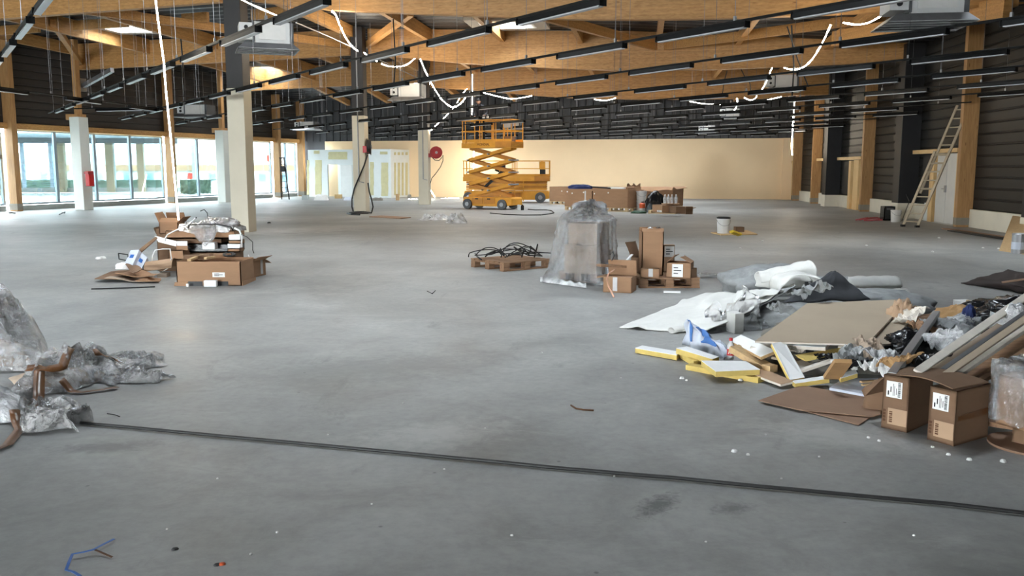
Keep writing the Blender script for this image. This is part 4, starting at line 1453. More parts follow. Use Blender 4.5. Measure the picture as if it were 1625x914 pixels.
MB().prism([pa - pn * 1.4 + (pb - pa) * .1, pb - pn * 1.5 - (pb - pa) * .1, pb - pn * 1.5 - (pb - pa) * .1 + Vector((0, 0, zt)), pa - pn * 1.4 + (pb - pa) * .1 + Vector((0, 0, zt))], -pn * .1).build('inner_panel', M['plasterboard'], th)
bp = fp(505, 300, -.7); bp.z = 2.1
MB().lathe([(.02, -.12), (.11, -.06), (.11, .06), (.02, .12)], bp, 14).build('hidden_fill_bulb', M['fill_bulb'], th)  # unseen bulb added to brighten the doorway from inside
lf = [fp(541, 300, -.06), fp(559.5, 300, -.06)]
for q in lf: q.z = 0.02
MB().prism([lf[0], lf[1], lf[1] + Vector((0, 0, zd - .05)), lf[0] + Vector((0, 0, zd - .05))], -pn * .04).build('door_leaf', M['metal_white'], th)
def stripe(f, x0, x1, y0, y1, wob=.03, seed=0):
    n = 8
    L, R = [], []
    for i in range(n + 1):
        y = lerp(y0, y1, i / n)
        L.append(f(x0, y, .006) + (f(x1, y, .006) - f(x0, y, .006)).normalized() * wob * nz((i * .7, seed, 0), 1))
        R.append(f(x1, y, .006) + (f(x1, y, .006) - f(x0, y, .006)).normalized() * wob * nz((i * .7, seed, 5), 1))
    mb = MB(); mb.add(L + R, [(i, i + 1, n + 2 + i, n + 1 + i) for i in range(n)])
    thick(mb.build('joint_filler', M['joint'], th, fix=False), .008)
for k, (x0, x1, y0, y1) in enumerate(((500, 510.5, 254, 309), (521, 551, 241, 253), (498, 507, 239, 244), (487, 490.5, 254, 309), (587, 593, 257, 310), (605, 616, 258, 311), (603, 615, 240.5, 245))):
    stripe(fp, x0, x1, y0, y1, .05, k)
def sp_(px, py, off=0.0): return V(px, py, pb + sn * off, pc + sn * off)
for k, (x0, x1) in enumerate(((625.5, 628.5), (631, 635), (637.5, 640.5), (643.5, 647))):
    stripe(sp_, x0, x1, 258, 310, .02, 20 + k)
    stripe(sp_, x0, x1, 241.5, 246, .02, 40 + k)
# clutter at its foot
for k, (x0, x1, y0, y1, mt, lab) in enumerate(((479, 489, 310, 317, 'sill', 'grey block at the foot of the last timber post by the partition'), (498, 519, 309, 318, 'foam', 'low pale stack of boards before the partition door'),
                                   (512, 516, 306, 310, 'foam', 'small white sack on the pale stack before the partition door'), (531, 542, 308.5, 315, 'stud', 'short brown plank end inside the partition door'),
                                   (545, 558, 313, 318, 'pale_print', 'bluish sack lying before the partition, left of the second thick column'), (590, 606, 314, 318.5, 'grey_bag', 'flat grey sack lying before the partition, right of the second thick column'),
                                   (618, 624, 309, 314, 'blue_print', 'bluish tub at the corner of the partition'), (628, 633, 308, 318, 'chip', 'small brown upright block before the partition corner'), (646, 652, 309.5, 315, 'grey_bag', 'grey bundle at the foot of the back wall by the partition'))):
    p, q = P(x0, y1), P(x1, y1)
    h = max(.06, Q((x0 + x1) / 2, y0, p.y).z)
    if 'small white sack' in lab: p.z = q.z = Q(514, 310, p.y).z
    mb = MB(); d = Vector((0, .5, 0))
    def fn(u, v, p=p, q=q, h=h, s=k):
        a = lerp(p, q, u) + d * v
        e = min(u, 1 - u, v, 1 - v)
        z = h * min(1, e * 6) ** .5 * (1 + .18 * nz((a.x * 5, a.y * 5, s), 1))
        return a + Vector((0, 0, z))
    if mt in ('stud', 'chip', 'sill'): mb.prism([p, q, q + d * .5, p + d * .5], (0, 0, h))
    else: mb.grid(fn, 12, 8)
    o = mb.build(lab.split(' ')[0] == 'x' and 'x' or ('sack' if mt not in ('stud', 'chip', 'sill') else 'block'), M[mt], fix=False); tag(o, lab, 'sack' if mt not in ('stud', 'chip', 'sill') else 'block')
# small step ladder in front of the window
c = P(453, 316.5)
th = thing('step_ladder', 'dark folding step ladder before the window right of the nearest thick column', 'ladder', c)
sx, sy = .20, .45
htop = Q(447, 251, c.y).z
apex = c + Vector((-.22, .45, htop))
for s in (-1, 1):
    MB().bar(c + Vector((s * sx, 0, 0)), apex + Vector((s * .1, 0, 0)), .05, .06).build('front_leg', M['cable'], th)
    MB().bar(c + Vector((s * sx - .25, .95, 0)), apex + Vector((s * .1, .05, 0)), .035, .04).build('rear_leg', M['metal_grey'], th)
for i in range(1, 7):
    t = i / 7
    p = lerp(c, apex, t); w = lerp(sx, .1, t)
    MB().box(p, (2 * w, .1, .03)).build('tread', M['cable'], th)
MB().box(lerp(c, apex, .72) + Vector((0, -.06, .05)), (.22, .1, .3)).build('tool_pouch', M['cable'], th)
MB().box(apex + Vector((0, 0, .02)), (.26, .22, .05)).build('top_cap', M['cable'], th)

# ================================================================== HOSE REELS AND EXTINGUISHER BOX on the columns
def reel(c, axis, r, thk, lab, colr):
    th = thing('hose_reel', lab, 'hose reel', c)
    a = Vector(axis).normalized()
    prof = [(r, -thk / 2), (r, -thk / 2 + .02)]
    MB().cyl(c - a * thk / 2, c - a * (thk / 2 - .02), r, n=28).build('flange', M[colr], th)
    MB().cyl(c + a * thk / 2, c + a * (thk / 2 - .02), r, n=28).build('flange', M[colr], th)
    MB().cyl(c - a * (thk / 2 - .02), c + a * (thk / 2 - .02), r * .86, n=24).build('coiled_hose', M['cable'], th)
    MB().cyl(c - a * (thk / 2 + .03), c + a * (thk / 2 + .03), .06, n=12).build('hub', M['metal_grey'], th)
    return th


c3 = CP[2]
rc = Q(692, 242, c3.y - .15)
th = reel(rc, (.25, -1, 0), .275, .16, 'round red hose reel on the third thick column', 'red_dark')
MB().box(Vector(((rc.x + c3.x) / 2 + .03, rc.y + .02, rc.z - .13)), (.22, .2, .18)).build('bracket', M['red_dark'], th)
MB().tube([Q(x, y, c3.y - .12) for x, y in ((686, 250), (690, 254), (697, 254.5), (701, 250), (703, 246), (703, 255), (699, 265), (691, 276), (685, 283), (683, 291))], .018, 6).build('loose_hose', M['cable'], th)
c2 = CP[1]
rc2 = Q(585.5, 233, c2.y - .1)
th = reel(rc2, (1, .12, 0), .30, .15, 'black hose reel seen edge on, on the second thick column', 'cable')
MB().box(Q(580.5, 237, c2.y - .2), (.2, .16, .24)).build('bracket', M['red'], th)
MB().tube([Q(x, y, c2.y - .34) for x, y in ((583, 246), (578, 262), (569, 283), (562, 300), (558.5, 316), (558.5, 328), (561, 336.5))], .028, 6).build('hanging_hose', M['cable'], th)
MB().tube([Q(x, y, c2.y - .34) for x, y in ((584, 290), (586, 304), (590, 318), (592, 328), (590, 336.5))], .028, 6).build('hanging_hose', M['cable'], th)
cc = P(571, 339)
MB().tube([cc + Vector((.42 * math.cos(t) * (1 - .015 * i), .3 * math.sin(t), .03 + .012 * (i // 12))) for i, t in enumerate([2 * math.pi * j / 12 for j in range(37)])], .026, 6).build('coil_on_floor', M['cable'], th)
MB().tube([P(551, 338.4, .02), P(558, 340.2, .02), P(571, 340.8, .02)], .026, 6).build('nozzle_end', M['cable'], th)

lc = P(134, 333)
c = Q(142.5, 283.5, lc.y - .35)
th = thing('extinguisher_box', 'red fire extinguisher box hung on the pale wrapped column', 'extinguisher box', c, LRZ)
soft(MB().box(c, (.2, .26, .58), LRZ).build('box', M['red'], th), .03)
MB().box(c + Vector((0, -.05, .22)), (.21, .28, .1), LRZ).build('lid', M['red_dark'], th)

# ================================================================== THE TWO SCISSOR LIFTS AND THE WORKER
def lift(base, rz, L, W, zdeck, zrail, stages, lab, colr, zch=(.12, .48), arms=True, wheel=.2):
    th = thing('scissor_lift', lab, 'scissor lift', base, rz)
    T = WM[th.name]
    X = lambda x, y, z: T @ Vector((x, y, z))
    y_, d_ = M['yellow'], M['yellow_dark']
    mb = MB()
    mb.prism([X(x, -W / 2 + .04, z) for x, z in ((-L / 2, .30), (-L / 2 + .05, zch[1]), (L / 2 - .05, zch[1]), (L / 2, zch[1] - .06), (L / 2, zch[0] + .05), (L / 2 - .55, zch[0]), (-L / 2 + .45, zch[0]), (-L / 2 + .4, .26))], T.to_3x3() @ Vector((0, W - .08, 0)))
    soft(mb.build('chassis', y_, th), .01)
    for x in (-.42, .12):
        for s in (-1,):
            soft(MB().box(X(x * L / 2.2, s * (W / 2 - .02), (zch[0] + zch[1]) / 2 + .03), (.5 * L / 2.2, .03, (zch[1] - zch[0]) * .62), rz).build('side_tray', d_, th), .006)
            MB().box(X(x * L / 2.2 - .02, s * (W / 2 + .003), zch[1] - .07), (.13, .02, .05), rz).build('latch', M['cable'], th)
    for x in (-L / 2 + .24, L / 2 - .42):
        for s in (-1, 1):
            w = MB().cyl(X(x, s * (W / 2 - .10), wheel), X(x, s * (W / 2 + .04), wheel), wheel, n=24).build('wheel', M['rubber'], th)
            MB().cyl(X(x, s * (W / 2 + .03), wheel), X(x, s * (W / 2 + .055), wheel), wheel * .42, n=14).build('hub', M['metal_grey'], w)
    # scissor arms
    h0, h1 = zch[1] + .03, zdeck - .10
    if arms:
        for i in range(stages):
            za, zb = lerp(h0, h1, i / stages), lerp(h0, h1, (i + 1) / stages)
            for s in (-1, 1):
                yy = s * (W / 2 - .27)
                MB().bar(X(-L / 2 + .16, yy, za), X(L / 2 - .16, yy, zb), .05, .13, up=T.to_3x3() @ Vector((0, 0, 1))).build('scissor_arm', y_, th)
                MB().bar(X(L / 2 - .16, yy - s * .07, za), X(-L / 2 + .16, yy - s * .07, zb), .05, .13, up=T.to_3x3() @ Vector((0, 0, 1))).build('scissor_arm', d_, th)
            MB().cyl(X(0, -W / 2 + .1, (za + zb) / 2), X(0, W / 2 - .1, (za + zb) / 2), .035, n=10).build('pivot_pin', M['metal_grey'], th)
            if i:
                for xx in (-L / 2 + .16, L / 2 - .16):
                    MB().cyl(X(xx, -W / 2 + .1, za), X(xx, W / 2 - .1, za), .03, n=10).build('pivot_pin', M['metal_grey'], th)
        MB().bar(X(-.5, 0, h0 + .25), X(.55, 0, lerp(h0, h1, .55)), .09, .09).build('hydraulic_ram', M['cable'], th)
    else:
        for i in range(4):
            z = lerp(h0, h1, (i + .5) / 4)
            for s in (-1, 1):
                MB().box(X(0, s * (W / 2 - .14), z), (L - .25, .07, (h1 - h0) / 4 - .02), rz).build('scissor_arm', (y_, d_)[i % 2], th)
    # platform
    soft(MB().box(X(0, 0, zdeck), (L + .04, W, .20), rz).build('platform', y_, th), .008)
    soft(MB().box(X(L / 2 - .34, -.02, zdeck + .03), (.72, W + .05, .22), rz).build('extension_deck', d_, th), .006)
    zf = zdeck + .1
    xs = [-L / 2 + .02, -L / 2 + .16, -.30, -.2, .30, .44, L / 2 - .36, L / 2]
    for s in (-1, 1):
        yy = s * (W / 2 - .02)
        for x in xs:
            MB().bar(X(x, yy, zf), X(x, yy, zrail), .035, .035, up=(0, 1, 0)).build('guard_post', y_, th)
        for z in (zrail, zf + (zrail - zf) * .52):
            MB().bar(X(-L / 2, yy, z), X(L / 2, yy, z), .04, .04).build('guard_rail', y_, th)
        MB().bar(X(-L / 2, yy, zf + .07), X(L / 2, yy, zf + .07), .015, .13).build('toe_board', y_, th)
    for x in (-L / 2, L / 2):
        for z in (zrail, zf + (zrail - zf) * .52):
            MB().bar(X(x, -W / 2, z), X(x, W / 2, z), .04, .04).build('guard_rail', y_, th)
    return th, X, T


LB = P(774, 332.2) + Vector((.18, .45, 0))
yl = LB.y
zdk = Q(770, 231, yl).z; zrl = Q(770, 191.5, yl).z
LRZ1 = -math.radians(30)
th1, X1, T1 = lift(LB, LRZ1, 2.28, .95, zdk, zrl, 4, 'yellow scissor lift raised high, with a worker on its platform', None)
# mark on the platform side
def lettering(txt, p, right, upv, h, parent, mat, name='lettering'):
    cu = bpy.data.curves.new(name, 'FONT'); cu.body = txt; cu.size = h; cu.align_x = 'CENTER'; cu.align_y = 'CENTER'; cu.extrude = .002
    cu.materials.append(mat)
    tmp = bpy.data.objects.new(name, cu); COL.objects.link(tmp)
    me = bpy.data.meshes.new_from_object(tmp.evaluated_get(bpy.context.evaluated_depsgraph_get()))
    bpy.data.objects.remove(tmp); bpy.data.curves.remove(cu)
    if not me.materials: me.materials.append(mat)
    o = bpy.data.objects.new(name, me); COL.objects.link(o)
    r = Vector(right).normalized(); u = Vector(upv).normalized(); n = r.cross(u)
    Mx = Matrix((r, u, n)).transposed().to_4x4(); Mx.translation = Vector(p)
    o.parent = parent
    o.matrix_local = WM[parent.name].inverted() @ Mx
    o['kind'] = 'stuff'
    return o


rx = T1.to_3x3() @ Vector((1, 0, 0))
lettering('MONDIAL', X1(-.12, -.95 / 2 - .012, zdk + .03), rx, (0, 0, 1), .13, th1, M['ink_brown'])
# things on its rails
c = X1(-.55, -.1, zrl + .12)
th = thing('tool_tray', 'dark tray of tools and lamps resting on the guard rails of the raised lift', 'tray', c, LRZ1)
MB().box(c + Vector((.1, 0, -.07)), (1.25, .95, .03), LRZ1).build('tray', M['cable'], th)
MB().box(c + Vector((-.25, 0, .03)), (.42, .3, .16), LRZ1).build('tool_bag', M['dark_cloth'], th)
for dx in (.18, .34, .46):
    MB().lathe([(.03, 0), (.05, .03), (.05, .12), (.03, .16)], c + Vector((dx, -.1, -.05)), 10).build('lamp_can', M['metal_white'], th)
c = X1(.85, -.2, zrl - .22)
th = thing('control_box', 'grey control box on the rail at the right end of the raised lift', 'control box', c, LRZ1)
soft(MB().box(c, (.34, .2, .16), LRZ1).build('housing', M['metal_grey'], th), .01)
MB().box(c + Vector((.05, -.11, .06)), (.1, .03, .06), LRZ1).build('knob', M['cable'], th)
c = X1(.78, .0, zdk + .24)
tag(soft(MB().box(c, (.36, .4, .22), LRZ1).build('carton', M['card_dark']), .006), 'small carton on the deck at the right end of the raised lift', 'carton')

# the worker: seen from behind, in dark clothes, bent forward over the tray
def skin_body(name, pts, edges, radii, mat, parent=None, sub=2):
    me = bpy.data.meshes.new(name)
    base = Vector(pts[0])
    M0 = Matrix.Translation(base) if parent is None else WM[parent.name]
    inv = M0.inverted()
    me.from_pydata([inv @ Vector(p) for p in pts], edges, [])
    o = bpy.data.objects.new(name, me); COL.objects.link(o)
    if parent is None: o.location = base; WM[o.name] = M0
    else: o.parent = parent; WM[o.name] = M0
    s = o.modifiers.new('skin', 'SKIN'); s.use_smooth_shade = True
    if not me.skin_vertices: me.skin_vertices.new()
    for v, r in zip(me.skin_vertices[0].data, radii):
        v.radius = (r, r) if not isinstance(r, tuple) else r
    me.skin_vertices[0].data[0].use_root = True
    ss = o.modifiers.new('sub', 'SUBSURF'); ss.levels = ss.render_levels = sub
    me.materials.append(mat)
    return o


g = X1(-.58, .02, zdk + .12)
def G(x, y, z): return g + Vector((x, y, z))
wk = thing('person', 'worker in dark clothes on the raised lift, bent forward over a tray', 'person', g)
pts = [G(0, 0, .88), G(0, -.03, 1.02), G(-.01, -.12, 1.22), G(-.02, -.20, 1.40), G(-.03, -.26, 1.48), G(-.04, -.32, 1.54),
       G(-.10, .0, .84), G(-.13, -.02, .46), G(-.14, .02, .08), G(-.15, -.12, .04),
       G(.10, .0, .84), G(.13, .0, .46), G(.15, .04, .08), G(.15, -.10, .04),
       G(-.19, -.20, 1.40), G(-.27, -.22, 1.14), G(-.20, -.42, 1.02),
       G(.17, -.20, 1.40), G(.27, -.22, 1.15), G(.20, -.44, 1.06)]
ed = [(0, 1), (1, 2), (2, 3), (3, 4), (4, 5), (0, 6), (6, 7), (7, 8), (8, 9), (0, 10), (10, 11), (11, 12), (12, 13), (3, 14), (14, 15), (15, 16), (3, 17), (17, 18), (18, 19)]
rad = [(.15, .12), (.15, .11), (.17, .12), (.15, .11), .06, .055, .095, .07, .05, .045, .095, .07, .05, .045, .07, .055, .042, .07, .055, .042]
skin_body('clothed_body', pts, ed, rad, M['dark_cloth'], wk)
hc = G(-.05, -.38, 1.60)
mb = MB()
def head(u, v):
    a, b = 2 * math.pi * u, math.pi * (v - .5)
    d = Vector((math.cos(b) * math.cos(a), math.cos(b) * math.sin(a), math.sin(b)))
    r = Vector((d.x * .078, d.y * .098, d.z * .115))
    if d.z < -.2: r.x *= .86; r.y *= .9
    if d.y < -.85 and abs(d.x) < .25 and -.35 < d.z < .1: r.y -= .022           # nose
    return hc + Matrix.Rotation(.5, 3, 'X') @ r
mb.grid(head, 28, 18); mb.build('head', M['skin'], wk, smooth=True)
mb = MB()
def hair(u, v):
    a, b = 2 * math.pi * u, math.pi * (v * .62 - .12)
    d = Vector((math.cos(b) * math.cos(a), math.cos(b) * math.sin(a), math.sin(b)))
    k = 1.07 if (d.y > -.35 or d.z > .45) else .93
    return hc + Matrix.Rotation(.5, 3, 'X') @ Vector((d.x * .078 * k, d.y * .098 * k, d.z * .115 * k))
mb.grid(hair, 24, 12); mb.build('hair', M['hair'], wk, smooth=True)
for s in (-1, 1):
    MB().lathe([(.008, -.02), (.02, -.01), (.02, .02), (.006, .03)], hc + Vector((s * .08, .0, -.01)), 8).build('ear', M['skin'], wk)
    eye = hc + Matrix.Rotation(.5, 3, 'X') @ Vector((s * .032, -.088, .012))
    MB().lathe([(.003, -.009), (.010, -.004), (.010, .004), (.003, .009)], eye, 8).build('eye', M['paper'], wk)
    wr_ = G(s * .20, -.43 if s > 0 else -.41, 1.05 if s > 0 else 1.01)
    hd = Vector((-s * .25, -1, .0)).normalized()
    sd = Vector((hd.y, -hd.x, 0)) * s
    hp = [wr_, wr_ + hd * .05, wr_ + hd * .09]
    he = [(0, 1), (1, 2)]; hr = [.028, (.04, .022), (.042, .02)]
    for f in range(4):
        b = wr_ + hd * .09 + sd * (-.03 + f * .02)
        ln = (.065, .078, .074, .058)[f]
        i0 = len(hp)
        hp += [b, b + hd * ln * .55 - Vector((0, 0, .006)), b + hd * ln - Vector((0, 0, .028))]
        he += [(2, i0), (i0, i0 + 1), (i0 + 1, i0 + 2)]; hr += [.0095, .009, .008]
    i0 = len(hp)
    b = wr_ + hd * .035 - sd * .035
    hp += [b, b + hd * .03 - sd * .022, b + hd * .055 - sd * .025]
    he += [(1, i0), (i0, i0 + 1), (i0 + 1, i0 + 2)]; hr += [.013, .011, .009]
    skin_body('hand', hp, he, hr, M['skin'], wk, 1)

L2 = P(803, 321.5) + Vector((.05, .55, 0))
zd2 = Q(800, 286, L2.y).z; zr2 = Q(800, 255.5, L2.y).z
th2, X2, T2 = lift(L2, -math.radians(4), 4.1, 1.3, zd2 + .06, zr2, 2, 'second yellow scissor lift, lowered, half hidden behind the raised one', None, (.14, .55), False, .25)
for z in (.25, .5, .75):
    MB().box(X2(.62, -.72, z), (.42, .12, .03), -.07).build('step', M['yellow'], th2)
for x in (.42, .83):
    MB().bar(X2(x, -.72, .08), X2(x, -.72, zd2), .04, .04, up=(0, 1, 0)).build('step_stile', M['yellow'], th2)
c = X2(1.72, -.66, zr2 - .22)
th = thing('control_box', 'yellow and black control box on the rail of the lowered lift', 'control box', c)
MB().box(c, (.28, .16, .36)).build('housing', M['yellow'], th)
MB().box(c + Vector((.02, -.02, -.29)), (.26, .16, .22)).build('battery_box', M['cable'], th)
for k, (dx, mt) in enumerate(((-1.35, 'red_dark'), (-1.15, 'red_dark'))):
    MB().box(X2(dx, -.62, .78), (.16, .1, .16)).build('hydraulic_block', M[mt], th2)
c = X2(-.35, -.3, zr2 - .5)
th = thing('work_jacket', 'dark jacket hung over the rail of the lowered lift', 'jacket', c)
mb = MB().grid(lambda u, v: c + Vector((-.2 + .5 * u, -.36 + .1 * math.sin(u * 5), .35 - .42 * v * (1 - .5 * abs(u - .5)))), 10, 8)
thick(mb.build('cloth', M['dark_cloth'], th, fix=False), .03)
MB().grid(lambda u, v: c + Vector((.22 + .07 * u, -.38, .3 - .5 * v)), 2, 6).build('sleeve', M['dark_cloth'], th, fix=False)

# bits on the floor near the lifts
c = P(829, 333.5)
th = thing('power_tool_case', 'small black case on the floor right of the raised lift', 'case', c)
soft(MB().box(c + Vector((0, 0, .09)), (.12, .16, .18)).build('case', M['bag_black'], th), .01)
MB().box(c + Vector((0, 0, .2)), (.07, .03, .03)).build('handle', M['cable'], th)
c = P(823, 333)
tag(soft(MB().box(c + Vector((0, 0, .1)), (.1, .14, .2)).build('small_carton', M['plasterboard']), .006), 'small white carton beside the black case right of the lift', 'carton')
tag(MB().tube([P(x, y, .02) for x, y in ((778, 338), (800, 340.2), (830, 341.2), (858, 341), (874, 339), (879, 337.5), (876, 334.5), (868, 333), (850, 333), (838, 332))], .018, 6).build('power_cable', M['cable']), 'thin black cable looping on the floor in front of the lift', 'cable')
tag(MB().slab([P(586, 343.3, .03), P(604, 341.8, .03), P(652, 344.4, .03), P(636, 346, .03)], .03).build('lath', M['hardboard']), 'thin brown board lying on the floor right of the second thick column', 'lath')
def scrap(cx, cy, wpx, dep, h, lab, mat, seed, name='plastic_scrap', cat='plastic'):
    a, b = P(cx - wpx / 2, cy), P(cx + wpx / 2, cy)
    d = Vector((0, dep, 0))
    def fn(u, v):
        p = lerp(a, b, u) + d * v
        e = min(u, 1 - u) * 2; f = min(v, 1 - v) * 2
        edge = min(1, e * 2.2) * min(1, f * 2.2)
        z = h * edge * (.35 + .9 * max(0, ridge(p, 2.6 / max(dep, .3), seed)) ** 2 + .3 * nz(p, 9, seed))
        off = Vector((nz(p, 3, seed + 1), nz(p, 3, seed + 2), 0)) * .10 * dep
        return p + off + Vector((0, 0, max(.008, z)))
    o = MB().grid(fn, 44, 22).build(name, M[mat], smooth=False, fix=False)
    return tag(o, lab, cat)


scrap(688, 350, 54, .9, .16, 'crumpled clear plastic strip on the floor before the lift, left piece', 'milky', 3)
scrap(724, 355, 34, .9, .24, 'crumpled clear plastic on the floor before the lift, right piece', 'milky', 4)

# ================================================================== BOXES, PALLETS, HEAPS
def carton(lab, fl, fr, h, dep, mat='card', flaps=(), opened=False, tape=None, label=None, z0=None, name='carton', cat='carton', group=None, lean=0.0, inside='card_dark', t=.012):
    """A carton from the front-bottom corners. flaps: (side, degrees from upright outwards, length)."""
    fl, fr = Vector(fl), Vector(fr)
    if z0 is not None: fl.z = fr.z = z0
    fr.z = fl.z
    e = (fr - fl); L = e.length; e.normalize()
    n = Vector((-e.y, e.x, 0)); up = Vector((0, 0, 1))
    if lean: up = (up + n * lean).normalized()
    th = thing(name, lab, cat, (fl + fr) / 2 + n * dep / 2, math.atan2(e.y, e.x), group)
    p = lambda x, y, z: fl + e * x + n * y + up * z
    mb = MB()
    def plate(a, b, c, d, nn): mb.prism([a, b, c, d], nn * t)
    plate(p(0, 0, 0), p(L, 0, 0), p(L, 0, h), p(0, 0, h), n)
    plate(p(0, dep - t, 0), p(L, dep - t, 0), p(L, dep - t, h), p(0, dep - t, h), n)
    plate(p(0, 0, 0), p(0, dep, 0), p(0, dep, h), p(0, 0, h), e)
    plate(p(L - t, 0, 0), p(L - t, dep, 0), p(L - t, dep, h), p(L - t, 0, h), e)
    plate(p(0, 0, 0), p(L, 0, 0), p(L, dep, 0), p(0, dep, 0), up)
    if not opened: plate(p(0, 0, h - t), p(L, 0, h - t), p(L, dep / 2 - .003, h - t), p(0, dep / 2 - .003, h - t), up); plate(p(0, dep / 2 + .003, h - t), p(L, dep / 2 + .003, h - t), p(L, dep, h - t), p(0, dep, h - t), up)
    mb.build('body', M[mat], th)
    for side, deg, ln in flaps:
        a_ = math.radians(deg)
        base, o = {'f': ((p(0, 0, h), p(L, 0, h)), -n), 'b': ((p(0, dep, h), p(L, dep, h)), n), 'l': ((p(0, 0, h), p(0, dep, h)), -e), 'r': ((p(L, 0, h), p(L, dep, h)), e)}[side]
        dirv = up * math.cos(a_) + o * math.sin(a_)
        q = MB().grid(lambda u, v: lerp(base[0], base[1], u) + dirv * ln * v + o * (.02 * math.sin(u * 5 + deg) * v * v), 6, 3)
        thick(q.build('flap', M[mat], th, fix=False), .006)
    if tape:
        x = L * tape
        MB().prism([p(x - .03, -.003, h * .12), p(x + .03, -.003, h * .1), p(x + .028, -.003, h + .002), p(x - .03, -.003, h + .002)], n * .003).build('tape', M['tape_clear'], th)
    if label:
        x0, x1, y0, y1 = label
        lb = MB().prism([p(L * x0, -.004, h * y0), p(L * x1, -.004, h * y0), p(L * x1, -.004, h * y1), p(L * x0, -.004, h * y1)], n * .003).build('paper_label', M['paper'], th)
        mb = MB()
        for i in range(3):
            zz = lerp(y0, y1, .25 + .22 * i)
            mb.prism([p(lerp(L * x0, L * x1, .15), -.006, h * zz), p(lerp(L * x0, L * x1, .55 + .3 * (i % 2)), -.006, h * zz), p(lerp(L * x0, L * x1, .55 + .3 * (i % 2)), -.006, h * (zz + .05 * (y1 - y0) + .012)), p(lerp(L * x0, L * x1, .15), -.006, h * (zz + .05 * (y1 - y0) + .012))], n * .002)
        mb.build('print', M['ink'], lb)['kind'] = 'stuff'
    th['_'] = 0
    del th['_']
    return th, p, L, e, n


def pallet(c, rz, L, W, lab, mat='pallet', h=.144, boards=7):
    th = thing('pallet', lab, 'pallet', c, rz)
    T = WM[th.name]; X = lambda x, y, z: T @ Vector((x, y, z))
    me = {}
    def piece(nm, key, size, loc):
        if key not in me:
            o = MB().box(X(*loc), size, rz).build(nm, M[mat], th)
            me[key] = (o.data, Vector(loc))
        else:
            d, l0 = me[key]
            o = bpy.data.objects.new(nm, d); COL.objects.link(o); o.parent = th
            o.location = Vector(loc) - l0
    for i in range(boards):
        y = lerp(-W / 2 + .05, W / 2 - .05, i / (boards - 1))
        piece('deck_board', 'd', (L, .095, .022), (0, y, h - .011))
    for x in (-L / 2 + .06, 0, L / 2 - .06):
        piece('stringer', 's', (.1, W, .02), (x, 0, h - .032))
        for y in (-W / 2 + .06, 0, W / 2 - .06):
            piece('block', 'b', (.11, .11, h - .064), (x, y, (h - .064) / 2 + .022))
    for y in (-W / 2 + .06, 0, W / 2 - .06):
        piece('runner', 'r', (L, .1, .022), (0, y, .011))
    return th


# ---------------- the big pallet boxes in front of the back wall
E35 = Vector((math.cos(math.radians(35)), -math.sin(math.radians(35)), 0)); N35 = Vector((-E35.y, E35.x, 0))
S0 = P(896, 333.3)
def crate(lab, fl, L, dep, h, marks=(), lid=False, plab='pallet', cords=()):
    c = fl + E35 * L / 2 + N35 * dep / 2
    pallet(Vector((c.x, c.y, 0)), -math.radians(35), L, dep, plab, 'pallet_new', boards=6)
    th, p, L_, e, n = carton(lab, fl + Vector((0, 0, .146)), fl + E35 * L + Vector((0, 0, .146)), h - .146, dep, name='pallet_box', cat='pallet box')
    if lid:
        MB().box(c + Vector((0, 0, h - .02)), (L + .04, dep + .04, .16), -math.radians(35)).build('lid', M['card'], th)
    for (x, z) in marks:
        q = p(x * L, -.006, z * (h - .146))
        MB().cyl(q, q - n * .006, .028, n=10).build('fixing_disc', M['paper'], th)
    for x in cords:
        MB().prism([p(x * L - .03, -.004, .02), p(x * L + .03, -.004, .02), p(x * L + .03, -.004, (h - .15) * .9), p(x * L - .03, -.004, (h - .15) * .9)], n * .003).build('tape', M['tape_clear'], th)
    return th, p


crate('large cardboard pallet box, middle of the front row before the pale back wall', S0, 1.22, 1.0, .86, ((.1, .8), (.28, .72), (.7, .78)), True, 'pale pallet under the middle large cardboard pallet box', (.76,))
crate('large cardboard pallet box, right one of the front row, its side facing the small cartons', S0 + E35 * 1.26, 1.50, 1.0, .86, ((.05, .72), (.45, .78)), True, 'pale pallet under the right large cardboard pallet box')
crate('large cardboard pallet box standing alone beside the lowered lift', P(872, 324), 1.2, 1.0, .80, ((.55, .7),), False, 'pale pallet under the pallet box beside the lowered lift')
fr = P(1067, 333.2)
dth, dp = crate('large cardboard pallet box behind the small cartons, with bent lid flaps', fr - E35 * 1.75, 1.75, 1.0, .88, ((.3, .8),), False, 'pallet under the pallet box with bent lid flaps')
mb = MB().grid(lambda u, v: dp(1.8 * u - .03, -.12 * v - .02, .735 - .13 * v + .04 * math.sin(u * 9) * v), 12, 3)
thick(mb.build('lid_flap', M['card'], dth, fix=False), .01)
mb = MB().grid(lambda u, v: dp(1.76 + .16 * v, 1.0 * u, .76 - .10 * v + .05 * v * u), 6, 3)
thick(mb.build('lid_flap', M['card'], dth, fix=False), .01)

def soft_heap(lab, name, cat, c, sx, sy, h, mat, seed, rz=0, sc=3.0, amp=.5, nu=34, nv=10, pw=.6, smooth=True):
    """A crumpled closed mound: cloth, sack, bag."""
    R = Matrix.Rotation(rz, 3, 'Z'); c = Vector(c)
    def fn(u, v):
        a = 2 * math.pi * u; b = math.pi / 2 * v
        d = Vector((math.cos(b) * math.cos(a), math.cos(b) * math.sin(a), math.sin(b)))
        k = 1 + amp * (.5 * nz(d, sc, seed) + .35 * max(0, ridge(d, sc * 1.3, seed + 2)) + .30 * ridge(d, sc * 3.1, seed + 4) - .25)
        q = Vector((d.x * sx / 2 * k, d.y * sy / 2 * k, max(0, d.z) ** pw * h * (.7 + .3 * k)))
        return c + R @ q
    o = MB().grid(fn, nu, nv).build(name, M[mat], smooth=smooth, fix=False)
    return tag(o, lab, cat)


